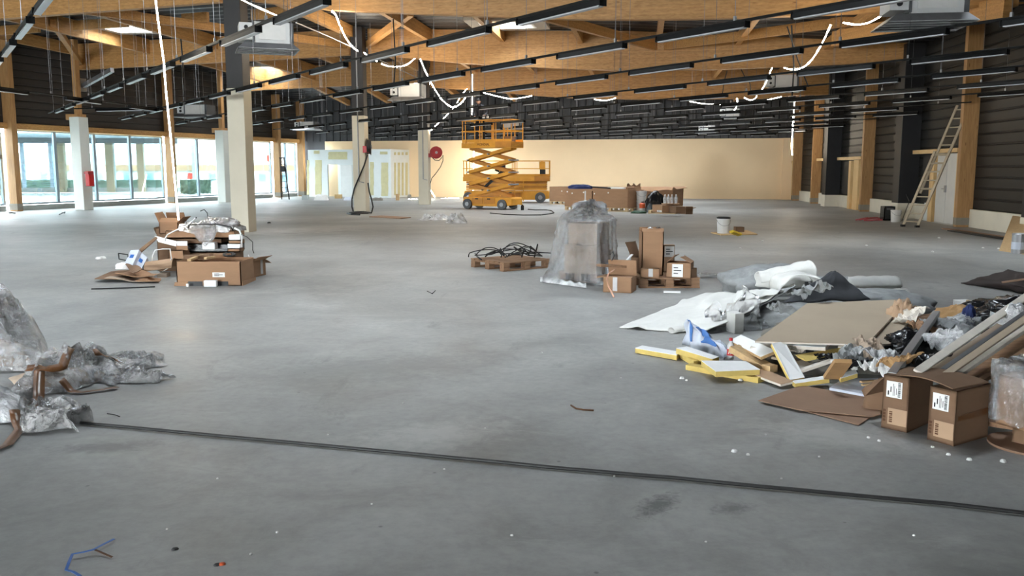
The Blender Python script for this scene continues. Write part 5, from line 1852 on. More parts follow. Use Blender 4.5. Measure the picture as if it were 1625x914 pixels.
# things on and before them
zt = .87
c = lerp(P(904, 333), P(938, 335), .5)
def topq(px, py, back=.35):                                    # a point on the lids' level
    q = P(px, py, zt); return q
soft_heap('crumpled navy cloth lying on top of the front pallet boxes', 'navy_cloth', 'cloth', topq(921, 299.5), .85, .5, .16, 'navy', 2, -.4)
tag(MB().bar(topq(912, 299) + Vector((0, 0, .10)), topq(968, 300) + Vector((0, 0, .03)), .09, .05).build('black_profile', M['cable']), 'long black profile lying over the front pallet boxes', 'profile')
tag(MB().bar(topq(966, 299.4) + Vector((0, 0, .03)), topq(991, 299.8) + Vector((0, 0, .03)), .16, .06).build('white_profile', M['foam']), 'white foam strip lying on the right front pallet box', 'strip')
for k, (px, py, w, lab) in enumerate(((1000, 298.5, .25, 'torn cardboard scrap standing on the right front pallet box, left piece'), (1010, 298.5, .28, 'torn cardboard scrap standing on the right front pallet box, right piece'))):
    c = topq(px, py)
    mb = MB().grid(lambda u, v: c + Vector((w * (u - .5), .1 * math.sin(u * 4), v * (.14 + .05 * math.sin(u * 7 + k)))), 6, 3)
    tag(thick(mb.build('card_scrap', M['card_dark'], fix=False), .008), lab, 'scrap')
b0 = P(1021, 336.5) + Vector((0, .55, 0))
bucket(b0, .19, .42, 'bucket', 'lower white tub of the pair between the pallet boxes')
bucket(b0 + Vector((.0, .02, .43)), .20, .34, 'bucket', 'upper white tub stacked between the pallet boxes', lid='metal_white')
bucket(P(1009, 334.5), .13, .32, 'bucket', 'small pale tub at the corner of the right front pallet box', 'pale_print')
c = P(1019, 336.2)
th = thing('spray_can', 'orange and white canister standing before the stacked white tubs', 'canister', c)
MB().lathe([(.11, 0), (.11, .14)], c, 16).build('lower_half', M['bucket'], th)
MB().lathe([(.11, .14), (.112, .30), (.06, .34)], c, 16).build('upper_half', M['orange'], th)
MB().lathe([(.05, .34), (.05, .38), (.03, .39)], c, 12).build('cap', M['cable'], th)
soft_heap('black bin bag slumped against the pallet box with bent flaps', 'bin_bag', 'bag', P(1040, 337.5) + Vector((.05, .4, 0)), .75, .6, .78, 'bag_black', 6, .5, 2.0, .4, pw=.9)
soft_heap('dark green sheet bundled on the floor under the tubs', 'green_sheet', 'sheet', P(1014, 338.5), .5, .4, .10, 'green_dark', 8, 0)
pc_ = P(1046, 339.5) + Vector((.25, .4, 0))
pallet(Vector((pc_.x, pc_.y, 0)), -.45, 1.0, .7, 'small pale pallet carrying the small carton before the pallet boxes', 'pallet_new', h=.12, boards=6)
carton('small carton with white label on the small pallet', P(1035, 336, .125), P(1051, 337.6, .125), .25, .35, label=(.5, .95, .05, .28), z0=.125)
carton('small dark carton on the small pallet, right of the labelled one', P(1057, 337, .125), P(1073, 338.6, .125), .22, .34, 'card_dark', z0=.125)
for k, px in enumerate((1055, 1060.5, 1066, 1072.5)):
    c = Q(px, 325, 32.2); c.z = .36
    th = thing('plastic_bottle', '%s clear bottle with pale cap, from the left, above the small dark carton' % ordn[k], 'bottle', c, 0, 'bottles above the small dark carton')
    MB().lathe([(.055, 0), (.06, .02), (.06, .2), (.02, .28)], c, 12).build('bottle_body', M['milky'], th)
    MB().lathe([(.024, .28), (.024, .32)], c, 10).build('bottle_cap', M['foam'], th)
tray_c = Q(1064, 325, 32.2); tray_c.z = .345
soft_heap('brown paper wad under the bottle tray at the far boxes', 'paper_wad', 'paper', (tray_c.x, tray_c.y + .05, 0), .5, .25, .325, 'card_dark', 77, 0, 3, .3, 20, 8)
tag(soft(MB().box(tray_c + Vector((0, 0, 0)), (.62, .3, .03), -.05).build('bottle_tray', M['card_pale'])), 'flat carton tray under the row of clear bottles', 'tray')
carton('pale brown carton at the right end of the far boxes', P(1077, 339), P(1088, 340), .26, .3, 'card_pale')
carton('small open carton with red edge, last at the right end of the far boxes', P(1088, 340), P(1098, 340), .19, .28, 'card_dark', (('l', 60, .14), ('r', 75, .16), ('f', 30, .1)), True)

# ---------------- bucket and yellow pack on a board, right of the middle
bc = P(1164, 369.5)
tag(MB().slab([P(1128, 368.5, .03), P(1144, 372, .03), P(1202, 371, .03), P(1185, 365, .03)], .025).build('floor_board', M['ply']), 'flat plywood offcut on the floor under the white bucket and yellow pack', 'board')
th = bucket(P(1147.5, 370, .03), .16, .36, 'bucket', 'white bucket with black rim standing on the plywood offcut')
MB().lathe([(.165, .34), (.168, .39), (.15, .4), (.15, .36)], P(1147.5, 370, .03), 20).build('rim', M['cable'], th)
tag(soft(MB().slab([P(1157, 366.5, .17), P(1163, 364.5, .2), P(1177, 369.5, .09), P(1170, 371.5, .07)], .06).build('yellow_pack', M['yellow_vivid']), .01), 'yellow pack leaning beside the white bucket on the plywood offcut', 'pack')
carton('small open box behind the yellow pack on the plywood offcut', P(1168, 368, .03), P(1181, 368, .03), .12, .25, 'card_dark', z0=.03)

# ---------------- middle heap: dark pallet with cables, wrapped load, cartons
Lc, Fc, Rc = P(742, 424), P(806, 430.5), P(879, 424)
u1 = (Rc - Fc).normalized()
pc1 = (Lc + Rc) / 2
rzp = math.atan2(u1.y, u1.x)
pallet(Vector((pc1.x, pc1.y, 0)), rzp, (Rc - Fc).length * 1.02, (Lc - Fc).length * 1.02, 'dark weathered pallet under the tangle of black cables')
random.seed(11)
for k in range(12):
    a0 = Vector((pc1.x + random.uniform(-.45, .45), pc1.y + random.uniform(-.25, .25), .17))
    ang = random.uniform(0, 6.28); ln = random.uniform(.5, 1.1)
    pts = []
    hh = random.uniform(.02, .14) if k > 1 else .22
    bend = random.uniform(-1.6, 1.6)
    for i in range(12):
        t = i / 11
        pts.append(a0 + Vector((math.cos(ang + bend * t) * ln * (t - .5), math.sin(ang + bend * t) * ln * (t - .5) * .6, .02 + hh * math.sin(t * 3.1) * (1 if k % 3 else t * 1.4) + .01 * k * .3)))
    for q in pts:
        q.x = min(max(q.x, pc1.x - .68), pc1.x + .68); q.z = max(q.z, .16)
    tag(MB().tube(pts, .009, 5).build('black_cable', M['cable'], smooth=True), 'stiff black cable end tangled on the dark pallet', 'cable', 'black cable ends on the dark pallet')
for k, pts in enumerate(([(754, 402, .19), (757, 407, .17), (764, 412, .15)], [(816, 392, .44), (824, 398, .32), (838, 405, .2), (858, 406, .17)], [(853, 388, .42), (851, 397, .3), (848, 408, .16)],
                         [(828, 408, .2), (832, 394, .35), (842, 391, .38), (850, 398, .28), (858, 405, .19)], [(770, 407, .18), (780, 400, .24), (792, 400, .24), (800, 406, .17)])):
    tag(MB().tube([P(*q) for q in pts], .012, 5).build('black_cable', M['cable'], smooth=True),
        ['short black cable end sticking up at the left corner of the dark pallet', 'long black cable end rising from the middle of the dark pallet', 'upright black cable end on the right half of the dark pallet',
         'arched black cable on the right half of the dark pallet', 'arched black cable on the left half of the dark pallet'][k], 'cable')

wf = [P(890, 449), P(944, 453), P(967, 441)]
e_ = (wf[1] - wf[0]).normalized()
wang = math.atan2(e_.y, e_.x)
wc = (wf[0] + wf[2]) / 2
pallet(Vector((wc.x, wc.y, 0)), wang, .62, .52, 'pallet under the film wrapped load of cartons', boards=5)
q0 = Vector((wf[0].x + .05, wf[0].y + .03, .146)); q1 = q0 + e_ * .5
carton('lower carton of the load wrapped in clear film', q0, q1, .40, .42, 'card_pale', z0=.146)
carton('upper carton of the load wrapped in clear film', q0 + e_ * .06, q1, .30, .40, 'card_pale', z0=.55)
carton('narrow carton standing against the right side of the film wrapped load', P(962, 440), P(970, 438), .40, .2, 'card_pale')
n_ = Vector((-e_.y, e_.x, 0))
wcc = q0 + e_ * .25 + n_ * .21
wcc.z = 0
def wrap(u, v):
    a = 2 * math.pi * u
    R = Matrix.Rotation(wang, 3, 'Z')
    ca, sa = math.cos(a), math.sin(a)
    bx, by = .30, .26
    rb = 1 / max(abs(ca) / bx, abs(sa) / by)
    rb = min(rb, .37) * .97 + .012
    left = max(0, -math.cos(a + .3))
    low = max(0, 1 - v / .72)
    flare = (.03 + .26 * left) * low ** 1.6 + .02 * low
    if v < .74:
        z = .90 * (v / .74)
        r = rb * 1.06 + flare
    else:
        t = (v - .74) / .26
        z = .88 + .25 * math.sin(t * math.pi * .5) * (1 + .35 * nz((ca, sa, t), 2, 3))
        r = rb * 1.06 * ((1 - t) ** .75 * (1 - .35 * math.sin(t * 3.14)) + .02)
    fold = .020 * (1 + math.sin(a * 17 + 4 * nz((ca, sa, v), 1.3, 1))) * (1 - .4 * v) + .03 * abs(nz((ca * 2, sa * 2, v * 1.2), 2.2, 2)) + .016 * nz((ca * 5, sa * 5, v * 5), 3, 4) + .012 * ridge((ca * 6, sa * 6, v * 9), 1.7, 14)
    if v > .74: fold += (.10 * ridge((ca * 2, sa * 2, t * 3), 1.6, 7) + .06 * ridge((ca * 4, sa * 4, t * 6), 1.6, 8) - .05) * math.sin(math.pi * t) ** .7
    r = max(r + fold, .004) if v < .985 else r * .3
    zz = z + (.02 * nz((ca * 3, sa * 3, v * 6), 2, 9) if v > .05 else 0)
    return wcc + R @ Vector((ca * r, sa * r, 0)) + Vector((.07 * max(0, v - .7), 0, max(.01, zz)))
tag(MB().grid(wrap, 130, 54).build('film_wrap', M['film'], smooth=False, fix=False), 'clear crumpled film draped over the load of cartons in the middle of the hall', 'plastic film')
def hem(u, v):
    p = lerp(P(857, 447), P(930, 457.5), u)
    return p + Vector((0, .16 * (v - .5) * (1.2 - .5 * u), .012 + .06 * math.sin(v * 3.14) * (.6 + .6 * ridge((u * 4, v, 0), 1.5, 3))))
tag(MB().grid(hem, 40, 8).build('film_hem', M['milky'], smooth=True, fix=False), 'bunched milky hem of film on the floor at the foot of the wrapped load', 'plastic film')

pc2 = P(1058, 459) + Vector((.05, .48, 0))
pallet(Vector((pc2.x, pc2.y, 0)), .03, .82, .75, 'brown pallet carrying the tall carton and the labelled carton', boards=6)
carton('front carton with one flap standing up and clear tape, middle of the hall', P(957, 463.5), P(1002, 465.5), .20, .34, 'card', (('b', -8, .20), ('l', 100, .1), ('f', -88, .1)), True, tape=.42)
o = MB().tube([P(975, 428, .33), P(966, 434, .30), P(963, 443, .22), P(966, 455, .10), P(970, 463, .05), P(974, 471, .014)], [.006, .008, .010, .011, .011, .011], 8).build('bent_pipe', M['copper'], smooth=True)
tag(o, 'pale bent pipe leaning over the front carton, its black end on the floor', 'pipe')
carton('white carton behind the front carton, next to the wrapped load', P(961, 450), P(974, 450), .28, .2, 'pale_print')
carton('tall carton with open top and clutter in it', P(1018, 437, .146), P(1052, 437, .146), .60, .3, 'card', (('f', -20, .05), ('b', -15, .05)), True, z0=.146)
for k, (px, py, mt, lab) in enumerate(((1033, 368, 'milky', 'crumpled clear bag sticking out of the tall carton'), (1047, 367, 'cable', 'black strap sticking out of the tall carton'))):
    c = P(1034 + (px - 1034) * .9, 437, .146) + Vector((0, .15, 0))
    soft_heap(lab, 'bag_scrap' if k == 0 else 'strap', 'scrap', Vector((c.x, c.y, .67)), .12, .14, .13, mt, 30 + k, 0, 3, .6, 16, 6)
carton('low carton with crossed tape in front of the tall carton', P(1016, 440.5, .146), P(1046, 441, .146), .12, .1, 'card', tape=.55, z0=.146)
carton('carton with white shipping labels and peaked lid on the brown pallet', P(1057, 440, .146), P(1096, 441.5, .146), .20, .30, 'card', (('l', -50, .15), ('r', -58, .15)), True, label=(.24, .68, .05, .92), z0=.146)
carton('plain carton at the right end of the brown pallet', P(1097.5, 441, .146), P(1105.5, 440, .146), .13, .26, 'card_dark', z0=.146)
carton('white printed carton standing on edge behind the tall carton', P(1052, 431, .15), P(1070, 431, .15), .38, .14, 'card_pale', label=(.1, .95, .55, .95), z0=.15)
carton('open carton with slanting flap between the wrapped load and the tall carton', P(1001, 433, .146), P(1017.5, 434, .146), .22, .34, 'card_dark', (('l', 20, .22), ('b', 10, .1)), True, z0=.146)
tag(MB().bar(P(985, 424, .30) , P(1003, 404, .42), .035, .012).build('white_profile', M['foam']), 'white profile slanting out behind the front carton', 'profile')
tag(MB().bar(P(950, 421, .34), P(1000, 423, .3), .12, .03).build('dark_plank', M['pallet']), 'dark plank lying behind the front carton next to the wrapped load', 'plank')
tag(MB().slab([P(1053, 461.3, .02), P(1053, 463, .02), P(1080, 463.6, .02), P(1080, 461.9, .02)], .015).build('white_lath', M['foam']), 'short white strip on the floor before the brown pallet', 'lath')
scrap(1128, 441.5, 44, .3, .05, 'crumpled clear plastic on the floor right of the brown pallet', 'film', 12)
tag(MB().tube([P(968, 404, .5), P(973, 399, .55), P(975, 406, .48), P(971, 413, .41)], .008, 5).build('cable_loop', M['cable']), 'small black cable loop beside the film wrapped load', 'cable')

# ---------------- the cardboard heap at the left
hA, hB = P(281, 453.5), P(383, 453.5)
th, p, L, e, n = carton('wide open carton with fork slots at the front of the cardboard heap', hA, hB, .335, .62, 'card', (), True, label=(.56, .75, .36, .55), name='pallet_carton')
def dark_slot(x0, x1):
    return MB().prism([p(L * x0, -.004, .0), p(L * x1, -.004, .0), p(L * x1, -.004, .062), p(L * x0, -.004, .062)], n * .002)
dark_slot(.175, .40).build('slot_shade', M['black'], th); dark_slot(.60, .80).build('slot_shade', M['black'], th)  # flat black plates painted as the shade inside the cut slots
MB().prism([p(-.035, -.02, 0), p(.17 * L, -.02, 0), p(.17 * L, -.02, .05), p(-.02, -.02, .05)], n * .02).build('skirt', M['card'], th)
MB().prism([p(L + .012, -.01, 0), p(L + .012, .62, 0), p(L + .012, .62, .045), p(L + .012, -.01, .06)], e * .012).build('skirt', M['card'], th)
tag(soft(MB().box(lerp(P(323, 455.5), P(343, 455.5), .5) + Vector((0, .04, .045)), (.17, .07, .085)).build('foam_block', M['foam']), .006), 'white foam block in front of the wide open carton', 'foam block')
tag(soft(MB().box(P(297, 455) + Vector((0, .02, .02)), (.035, .035, .04)).build('foam_block', M['foam']), .006), 'tiny white foam crumb at the left fork slot of the wide open carton', 'foam block')
carton('crumpled carton with a torn flap at the right end of the cardboard heap', P(401, 440.5), P(422, 436), .24, .38, 'card', (('r', 112, .20), ('f', 60, .12)), True, tape=.7)
# rubbish filling the wide carton
zf = .30
for k, (x0, y0, x1, y1, z, w, t_, mt, lab, nm, ct) in enumerate((
        (292, 409, 332, 408, .34, .16, .07, 'card_dark', 'brown carton piece lying in the wide open carton, left', 'card_piece', 'cardboard'),
        (340, 406, 366, 405, .36, .16, .05, 'card', 'brown carton piece lying in the wide open carton, middle', 'card_piece', 'cardboard'),
        (300, 413, 320, 405, .35, .05, .03, 'chip', 'short chipboard strip in the wide open carton', 'strip', 'strip'),
        (326, 410, 340, 408, .36, .05, .03, 'chip', 'small chipboard strip in the middle of the wide open carton', 'strip', 'strip'))):
    tag(MB().bar(P(x0, y0, z), P(x1, y1, z), w, t_).build(nm, M[mt]), lab, ct)
tag(MB().tube([P(364 + 9 * math.cos(t) , 404 + 2.2 * math.sin(t), .385) for t in [i * .6 for i in range(12)]], .018, 6).build('cable_coil', M['cable']), 'black cable coil at the right rim of the wide open carton', 'cable')
# stacked trays behind
def tray(lab, x0, x1, y, z, h, dep, mat, white=False):
    th, p, L, e, n = carton(lab, P(x0, y, z), P(x1, y, z), h, dep, mat, (), True, z0=z, name='carton_tray', cat='tray')
    return th
base_y = 436
YH = P(320, base_y).y
def hq(px, py, back=.0): return Q(px, py, YH + back)
def tray_at(lab, x0, x1, ytop, ybot, dep, mat, back=0.0, name='carton_tray', cat='tray', **kw):
    a, b = hq(x0, ybot, back), hq(x1, ybot, back); h = hq(x0, ytop, back).z - a.z
    return carton(lab, a, b, max(h, .03), dep, mat, z0=a.z, name=name, cat=cat, **kw)
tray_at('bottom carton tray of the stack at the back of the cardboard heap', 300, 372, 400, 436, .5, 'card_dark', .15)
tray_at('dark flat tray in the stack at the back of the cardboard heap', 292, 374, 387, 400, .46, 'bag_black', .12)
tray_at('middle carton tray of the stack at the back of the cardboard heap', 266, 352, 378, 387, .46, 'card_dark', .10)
tray_at('top carton tray of the stack, carrying the clear plastic', 263, 373, 366, 378, .48, 'card', .06)
for k, (x0, x1, y0, y1, lab) in enumerate(((321, 341, 385, 396, 'white foam corner block in the middle of the tray stack'), (363, 381, 372.5, 381, 'upper white foam corner block right of the tray stack'), (361, 381, 387, 394, 'lower white foam corner block right of the tray stack'))):
    a, b = hq(x0, y1, -.03 + .0 * k), hq(x1, y1, -.03)
    hh = hq(x0, y0, -.03).z - a.z
    tag(soft(MB().prism([a, b, b + Vector((0, .16, 0)), a + Vector((0, .16, 0))], (0, 0, hh)).build('foam_corner', M['foam']), .008), lab, 'foam block')
for k, (x0, x1, y0, y1, lab) in enumerate(((362, 382, 381, 387, 'small brown carton between the two white foam corner blocks'), (361, 381, 394, 400, 'small brown carton under the lower foam corner block'))):
    tray_at(lab, x0, x1, y0, y1, .2, 'card', -.02, name='carton', cat='carton')
# open box at the back left
th, p, L, e, n = tray_at('open carton with wide flaps at the back left of the cardboard heap', 252, 292, 372, 436, .4, 'card_dark', .5, name='carton', cat='carton', opened=True, flaps=(('l', 30, .12), ('f', 15, .1), ('b', 70, .18)))
th, p, L, e, n = carton('open carton lying tilted on top at the back left of the cardboard heap', hq(253, 371, .45), hq(283, 374, .45), .18, .36, 'card_dark', (('l', 22, .16), ('r', 40, .1), ('b', -30, .16), ('f', -60, .12)), True, z0=hq(253, 371, .45).z)
# big white-edged lid leaning in front
q = [hq(222, 400, -.1), hq(248, 374.5, .1), hq(284, 383.5, -.05), hq(282, 398, -.16)]
th = thing('tilted_tray', 'large carton lid with white inside leaning over the left of the heap', 'lid', hq(250, 400))
MB().slab([hq(219, 397, .0), hq(247, 375, .15), hq(250, 377.5, .1), hq(224, 400, -.05)], .012).build('lid_panel', M['card_dark'], th)
MB().slab([hq(246, 374, .16), hq(266, 380, .05), hq(281, 383, -.08), hq(280, 390, -.12), hq(252, 383, .05)], .012).build('lid_panel', M['foam'], th)
MB().slab([hq(281, 382.5, -.08), hq(297, 382.5, -.05), hq(297, 390, -.07), hq(281, 390, -.1)], .012).build('lid_end', M['foam'], th)
MB().slab([hq(280, 390, -.1), hq(298, 390, -.07), hq(298, 397, -.07), hq(280, 397, -.1)], .012).build('lid_end', M['card'], th)
carton('brown carton under the end of the white-edged lid', hq(268, 412, -.12), hq(292, 412, -.12), .145, .3, 'card', z0=hq(268, 412, -.12).z)
# blue-white printed boxes leaning together
for k, (bl, br, tr, tl, lab) in enumerate((((196, 421.5), (210, 422), (221, 396), (207, 397), 'left blue-white printed box leaning at the left end of the heap'), ((210, 424), (222, 432), (234, 408), (223, 399.5), 'right blue-white printed box leaning at the left end of the heap'))):
    th = thing('printed_box', lab, 'box', hq(bl[0], bl[1], -.3))
    poly = [hq(bl[0], bl[1], -.36), hq(br[0], br[1], -.40), hq(tr[0], tr[1], -.22), hq(tl[0], tl[1], -.16)]
    nn = (poly[1] - poly[0]).cross(poly[3] - poly[0]).normalized()
    soft(MB().prism(poly, nn * -.09 if nn.y < 0 else nn * .09).build('box_body', M['pale_print'], th), .004)
    cen = (poly[0] + poly[1] + poly[2] * 1.4 + poly[3] * 1.4) / 4.8
    out = nn * .004 * (1 if nn.y < 0 else -1)
    uu = (poly[1] - poly[0]).normalized(); vv = (poly[3] - poly[0]).normalized()
    MB().prism([cen - uu * .03 - vv * .03 + out, cen + uu * .03 - vv * .03 + out, cen + uu * .03 + vv * .03 + out, cen - uu * .03 + vv * .03 + out], out).build('blue_panel', M['blue_strap'], th)
# round carton tube / white folded tray in front
def fold_tray(u, v):
    a = lerp(hq(228, 431, -.35), hq(272, 425, -.25), u)
    return a + Vector((0, .22 * v, .13 * math.sin(math.pi * v) ** .5 + .0))
tag(thick(MB().grid(fold_tray, 10, 8).build('rolled_card', M['card_pale'], fix=False), .01), 'pale card bent into a low arch at the front left of the heap', 'cardboard')
tag(soft(MB().box(hq(255, 438, -.35) + Vector((0, .12, -.02)), (.14, .2, .11), .1).build('wood_block', M['card_grey']), .008), 'grey block lying left of the wide open carton', 'block')
# flat sheets
for k, (pts, z, mt, lab) in enumerate((
        ([(150, 442.5), (176, 431), (212, 428), (190, 443)], .05, 'card_dark', 'flat dark cardboard sheet at the far left of the heap'),
        ([(166, 444), (188, 436), (247, 436.5), (236, 444.5)], .04, 'card_grey', 'long grey-brown cardboard sheet flat on the floor at the left of the heap'),
        ([(182, 436), (200, 429), (238, 431), (250, 437)], .10, 'card', 'brown cardboard sheet on top of the flat sheets at the left of the heap'),
        ([(214, 446), (222, 441), (256, 441), (250, 446.5)], .03, 'card', 'small brown cardboard sheet at the front of the flat sheets'),
        ([(197, 420), (208, 416), (226, 428), (212, 432)], .18, 'card_dark', 'bent cardboard sheet under the printed boxes'))):
    a = [P(x, y, z) for x, y in pts]
    def fn(u, v, a=a, k=k):
        q = lerp(lerp(a[0], a[1], v), lerp(a[3], a[2], v), u)
        return q + Vector((0, 0, .03 * math.sin(u * 5 + k) * math.sin(v * 3 + k) + .0))
    tag(thick(MB().grid(fn, 8, 5).build('card_sheet', M[mt], fix=False), .008), lab, 'cardboard')
tag(MB().tube([P(145, 458.5, .012), P(196, 457, .012), P(246, 455, .012)], .010, 6).build('floor_rod', M['cable']), 'thin dark rod on the floor in front of the cardboard heap', 'rod')
for k, (pts, lab, r, mt) in enumerate((
        ([hq(x, y, -.1) for x, y in ((262, 383), (262, 378), (266, 372), (282, 364), (297, 358), (310, 346))], 'white strap curling over the top tray of the heap', .010, 'foam'),
        ([hq(x, y, -.05) for x, y in ((296, 366), (301, 357), (306, 349), (312, 345))], 'black strap end sticking up at the top of the heap', .010, 'cable'),
        ([hq(x, y, -.05) for x, y in ((318, 335), (324, 332.5), (329, 338), (331, 349))], 'thin black cable arching over the top of the heap', .007, 'cable'),
        ([hq(x, y, -.1) for x, y in ((298, 357), (322, 356), (345, 356), (366, 360), (370, 366))], 'black rod lying across the clear plastic on the heap', .010, 'cable'),
        ([hq(x, y, -.2) for x, y in ((241, 416), (242, 406), (246, 397), (258, 395), (270, 395), (272, 410), (266, 426), (256, 432), (249, 428))], 'white strap looping at the front left of the heap', .008, 'foam'),
        ([hq(x, y, -.12) for x, y in ((372, 362), (380, 366), (384, 377), (383, 392))], 'white strap hanging at the right of the tray stack', .014, 'foam'),
        ([hq(x, y, -.15) for x, y in ((383, 372), (392, 376), (401, 384), (401, 397), (403, 402))], 'thin black cable bowing down at the right of the heap', .006, 'cable'),
        ([hq(x, y, -.45) for x, y in ((394, 404), (399, 420), (400, 440), (398, 444))], 'pale strap hanging down the right side of the wide open carton', .007, 'foam'))):
    tag(MB().tube(pts, r, 6).build('strap' if 'strap' in lab else 'cable', M[mt], smooth=True), lab, 'strap' if 'strap' in lab else 'cable')
fr_ = [hq(188, 402, -.2), hq(203, 404, -.25), hq(203, 414, -.25), hq(189, 411, -.2)]
tag(MB().tube([fr_[0], fr_[1], fr_[2], fr_[3], fr_[0]], .009, 6).build('wire_frame', M['cable']), 'small black wire frame leaning at the far left of the heap', 'frame')
soft_heap('crumpled white paper at the far left of the heap', 'paper_scrap', 'paper', hq(196, 426, -.3) * 1.0, .2, .2, .09, 'foam', 51, 0, 3, .5, 16, 6)
# clear plastic thrown over the top
def heap_film(u, v):
    x = lerp(290, 369, u)
    ztop = hq(x, 352 + 6 * abs(u - .5) + 4 * math.sin(u * 9), .1)
    drop = max(0, v - .55) / .45
    hang = math.exp(-((u - .52) / .2) ** 2)
    q = ztop + Vector((0, .28 - .42 * min(v, .55) / .55, 0))
    q.z += -.03 - .10 * max(0, v - .2) ** 1 * .4 - drop * (.05 + .30 * hang) + .05 * ridge(q * 1.0, 6, 2) + .03 * nz(q, 14, 5)
    q.y -= .06 * drop
    q.x += .03 * nz(q, 8, 7)
    return q
tag(MB().grid(heap_film, 60, 44).build('clear_plastic', M['film_grey'], smooth=False, fix=False), 'crumpled grey clear plastic hanging over the top of the cardboard heap', 'plastic film')
soft_heap('crumpled clear plastic bag behind the top tray of the heap', 'clear_bag', 'plastic film', hq(352, 366, .25), .55, .45, .20, 'film_grey', 53, 0, 3, .6, 40, 14)
for k in range(2): pass
soft_heap('small grey crumb pile on the floor left of the heap', 'rubble_crumb', 'crumb', P(163, 410), .12, .1, .04, 'crumb', 60, 0, 4, .6, 10, 4)
soft_heap('second small grey crumb on the floor left of the heap', 'rubble_crumb', 'crumb', P(156, 411), .1, .1, .04, 'crumb', 61, 0, 4, .6, 10, 4)

# ================================================================== THE RUBBISH HEAP AT THE RIGHT
def draped(lab, name, cat, corners, mat, fn_z, nu=40, nv=24, wob=.03, seed=0, mats=None, th_=.008, smooth=True):
    """A lying sheet: a four-cornered outline on the floor lifted by fn_z(u, v)."""
    a = corners
    def fn(u, v):
        q = lerp(lerp(a[0], a[1], u), lerp(a[3], a[2], u), v)
        return Vector((q.x + wob * nz((u * 5, v * 5, seed), 1.3), q.y + wob * nz((u * 5, v * 5, seed + 9), 1.3), 0)) + Vector((0, 0, q.z + fn_z(u, v)))
    o = MB().grid(fn, nu, nv).build(name, M[mat], smooth=smooth, fix=False)
    thick(o, th_)
    return tag(o, lab, cat)


# white felt membrane, spread from its tip at the left to the ridge at the right
draped('white felt membrane sheet spread flat, its pointed tip at the left of the rubbish heap', 'felt_sheet', 'membrane',
       [P(982, 522), P(1120, 531), P(1235, 478, .25), P(1120, 466, .12)], 'felt',
       lambda u, v: .012 + .05 * max(0, nz((u * 3, v * 4, 1), 1.4)) + .05 * v * u, 50, 30, .03, 1)
def roll(lab, p, q, r, mat, name='felt_roll', cat='membrane', squash=.7, spiral=True, n=18):
    p, q = Vector(p), Vector(q); d = (q - p).normalized(); sd = d.cross(Vector((0, 0, 1))).normalized()
    def fn(u, v):
        a = v * 2 * math.pi * 1.35
        rr = r * (1 - .18 * v) * (1 + .10 * nz((u * 4, v, 3), 2))
        c = lerp(p, q, u) + Vector((0, 0, r * squash))
        return c + sd * math.cos(a) * rr * 1.15 + Vector((0, 0, math.sin(a) * rr * squash))
    o = MB().grid(fn, 14, 26).build(name, M[mat], smooth=True, fix=False); thick(o, .006)
    return tag(o, lab, cat)


roll('rolled lower edge of the white felt membrane, on the floor', P(1065, 529), P(1160, 517), .045, 'felt')
draped('grey underside of the felt membrane folded back beside the spread sheet', 'felt_fold', 'membrane',
       [P(1114, 497, .06), P(1175, 508, .10), P(1262, 468, .30), P(1150, 474, .10)], 'felt_grey', lambda u, v: .03 + .07 * math.sin(u * 6 + v * 2) * v + .03 * nz((u * 4, v * 4, 2), 1.5), 36, 20, .03, 3)
draped('white felt membrane fold lying over the grey underside', 'felt_fold', 'membrane',
       [P(1163, 484, .16), P(1235, 480, .25), P(1262, 455, .36), P(1186, 462, .20)], 'felt', lambda u, v: .04 + .06 * math.sin(v * 5 + u) + .03 * nz((u * 4, v * 3, 5), 1.8), 30, 20, .03, 6)
def crest(u, v):
    a = lerp(P(1203, 446, .28), P(1284, 452, .30), u)
    t = v * math.pi * 1.25
    r = .16 * (0.75 + .5 * u)
    return a + Vector((.03 * nz((u * 3, v * 3, 1), 1.5), -math.cos(t) * r * 1.1, math.sin(t) * r * .95 + .03 * nz((u * 4, v * 4, 7), 1.5) + .08 * u))
thc = thick(MB().grid(crest, 30, 24).build('felt_crest', M['felt'], smooth=True, fix=False), .012)
tag(thc, 'high curled crest of the white felt membrane, top of the rubbish heap', 'membrane')
def cuff(u, v):
    t = u * math.pi * 1.3 - .6
    c = P(1262, 462, .32)
    r = .26 + .05 * nz((u * 4, v, 2), 1.4)
    return c + Vector((math.cos(t) * r * .75 + .05, -.16 + .42 * v - .16 * math.cos(t), math.sin(t) * r * .62 + .02))
tag(thick(MB().grid(cuff, 30, 12).build('felt_cuff', M['felt'], smooth=True, fix=False), .012), 'turned over right end of the curled felt crest', 'membrane')
soft_heap('grey bulk of folded felt under the curled crest', 'felt_bundle', 'membrane', P(1235, 468, 0) + Vector((0, .35, 0)), 1.2, .9, .36, 'felt_grey', 71, .3, 2.2, .5, 40, 14)
# black stiff membrane peak
a, b, c_, d_ = P(1240, 480, .27), P(1382, 477, .27), P(1329, 431, .56), P(1318, 431, .56)
draped('dark grey membrane piece standing as a peak behind the big plasterboard', 'membrane_piece', 'membrane', [a, b, c_, d_], 'rubber_black', lambda u, v: .02 * nz((u * 3, v * 3, 4), 1.5) + .0, 20, 14, .01, 8)
roll('upper white felt roll at the right behind the big plasterboard', P(1338, 468, .0), P(1420, 467, .0), .15, 'felt', squash=.8)
roll('lower white felt roll at the right behind the big plasterboard', P(1368, 484, .0), P(1436, 482, .0), .115, 'felt', squash=.8)
draped('dark felt piece between crest and white rolls', 'felt_piece', 'membrane', [P(1283, 450, .3), P(1345, 452, .3), P(1345, 440, .34), P(1283, 440, .34)], 'felt_grey', lambda u, v: .02 * math.sin(u * 7), 14, 6, .02, 12)

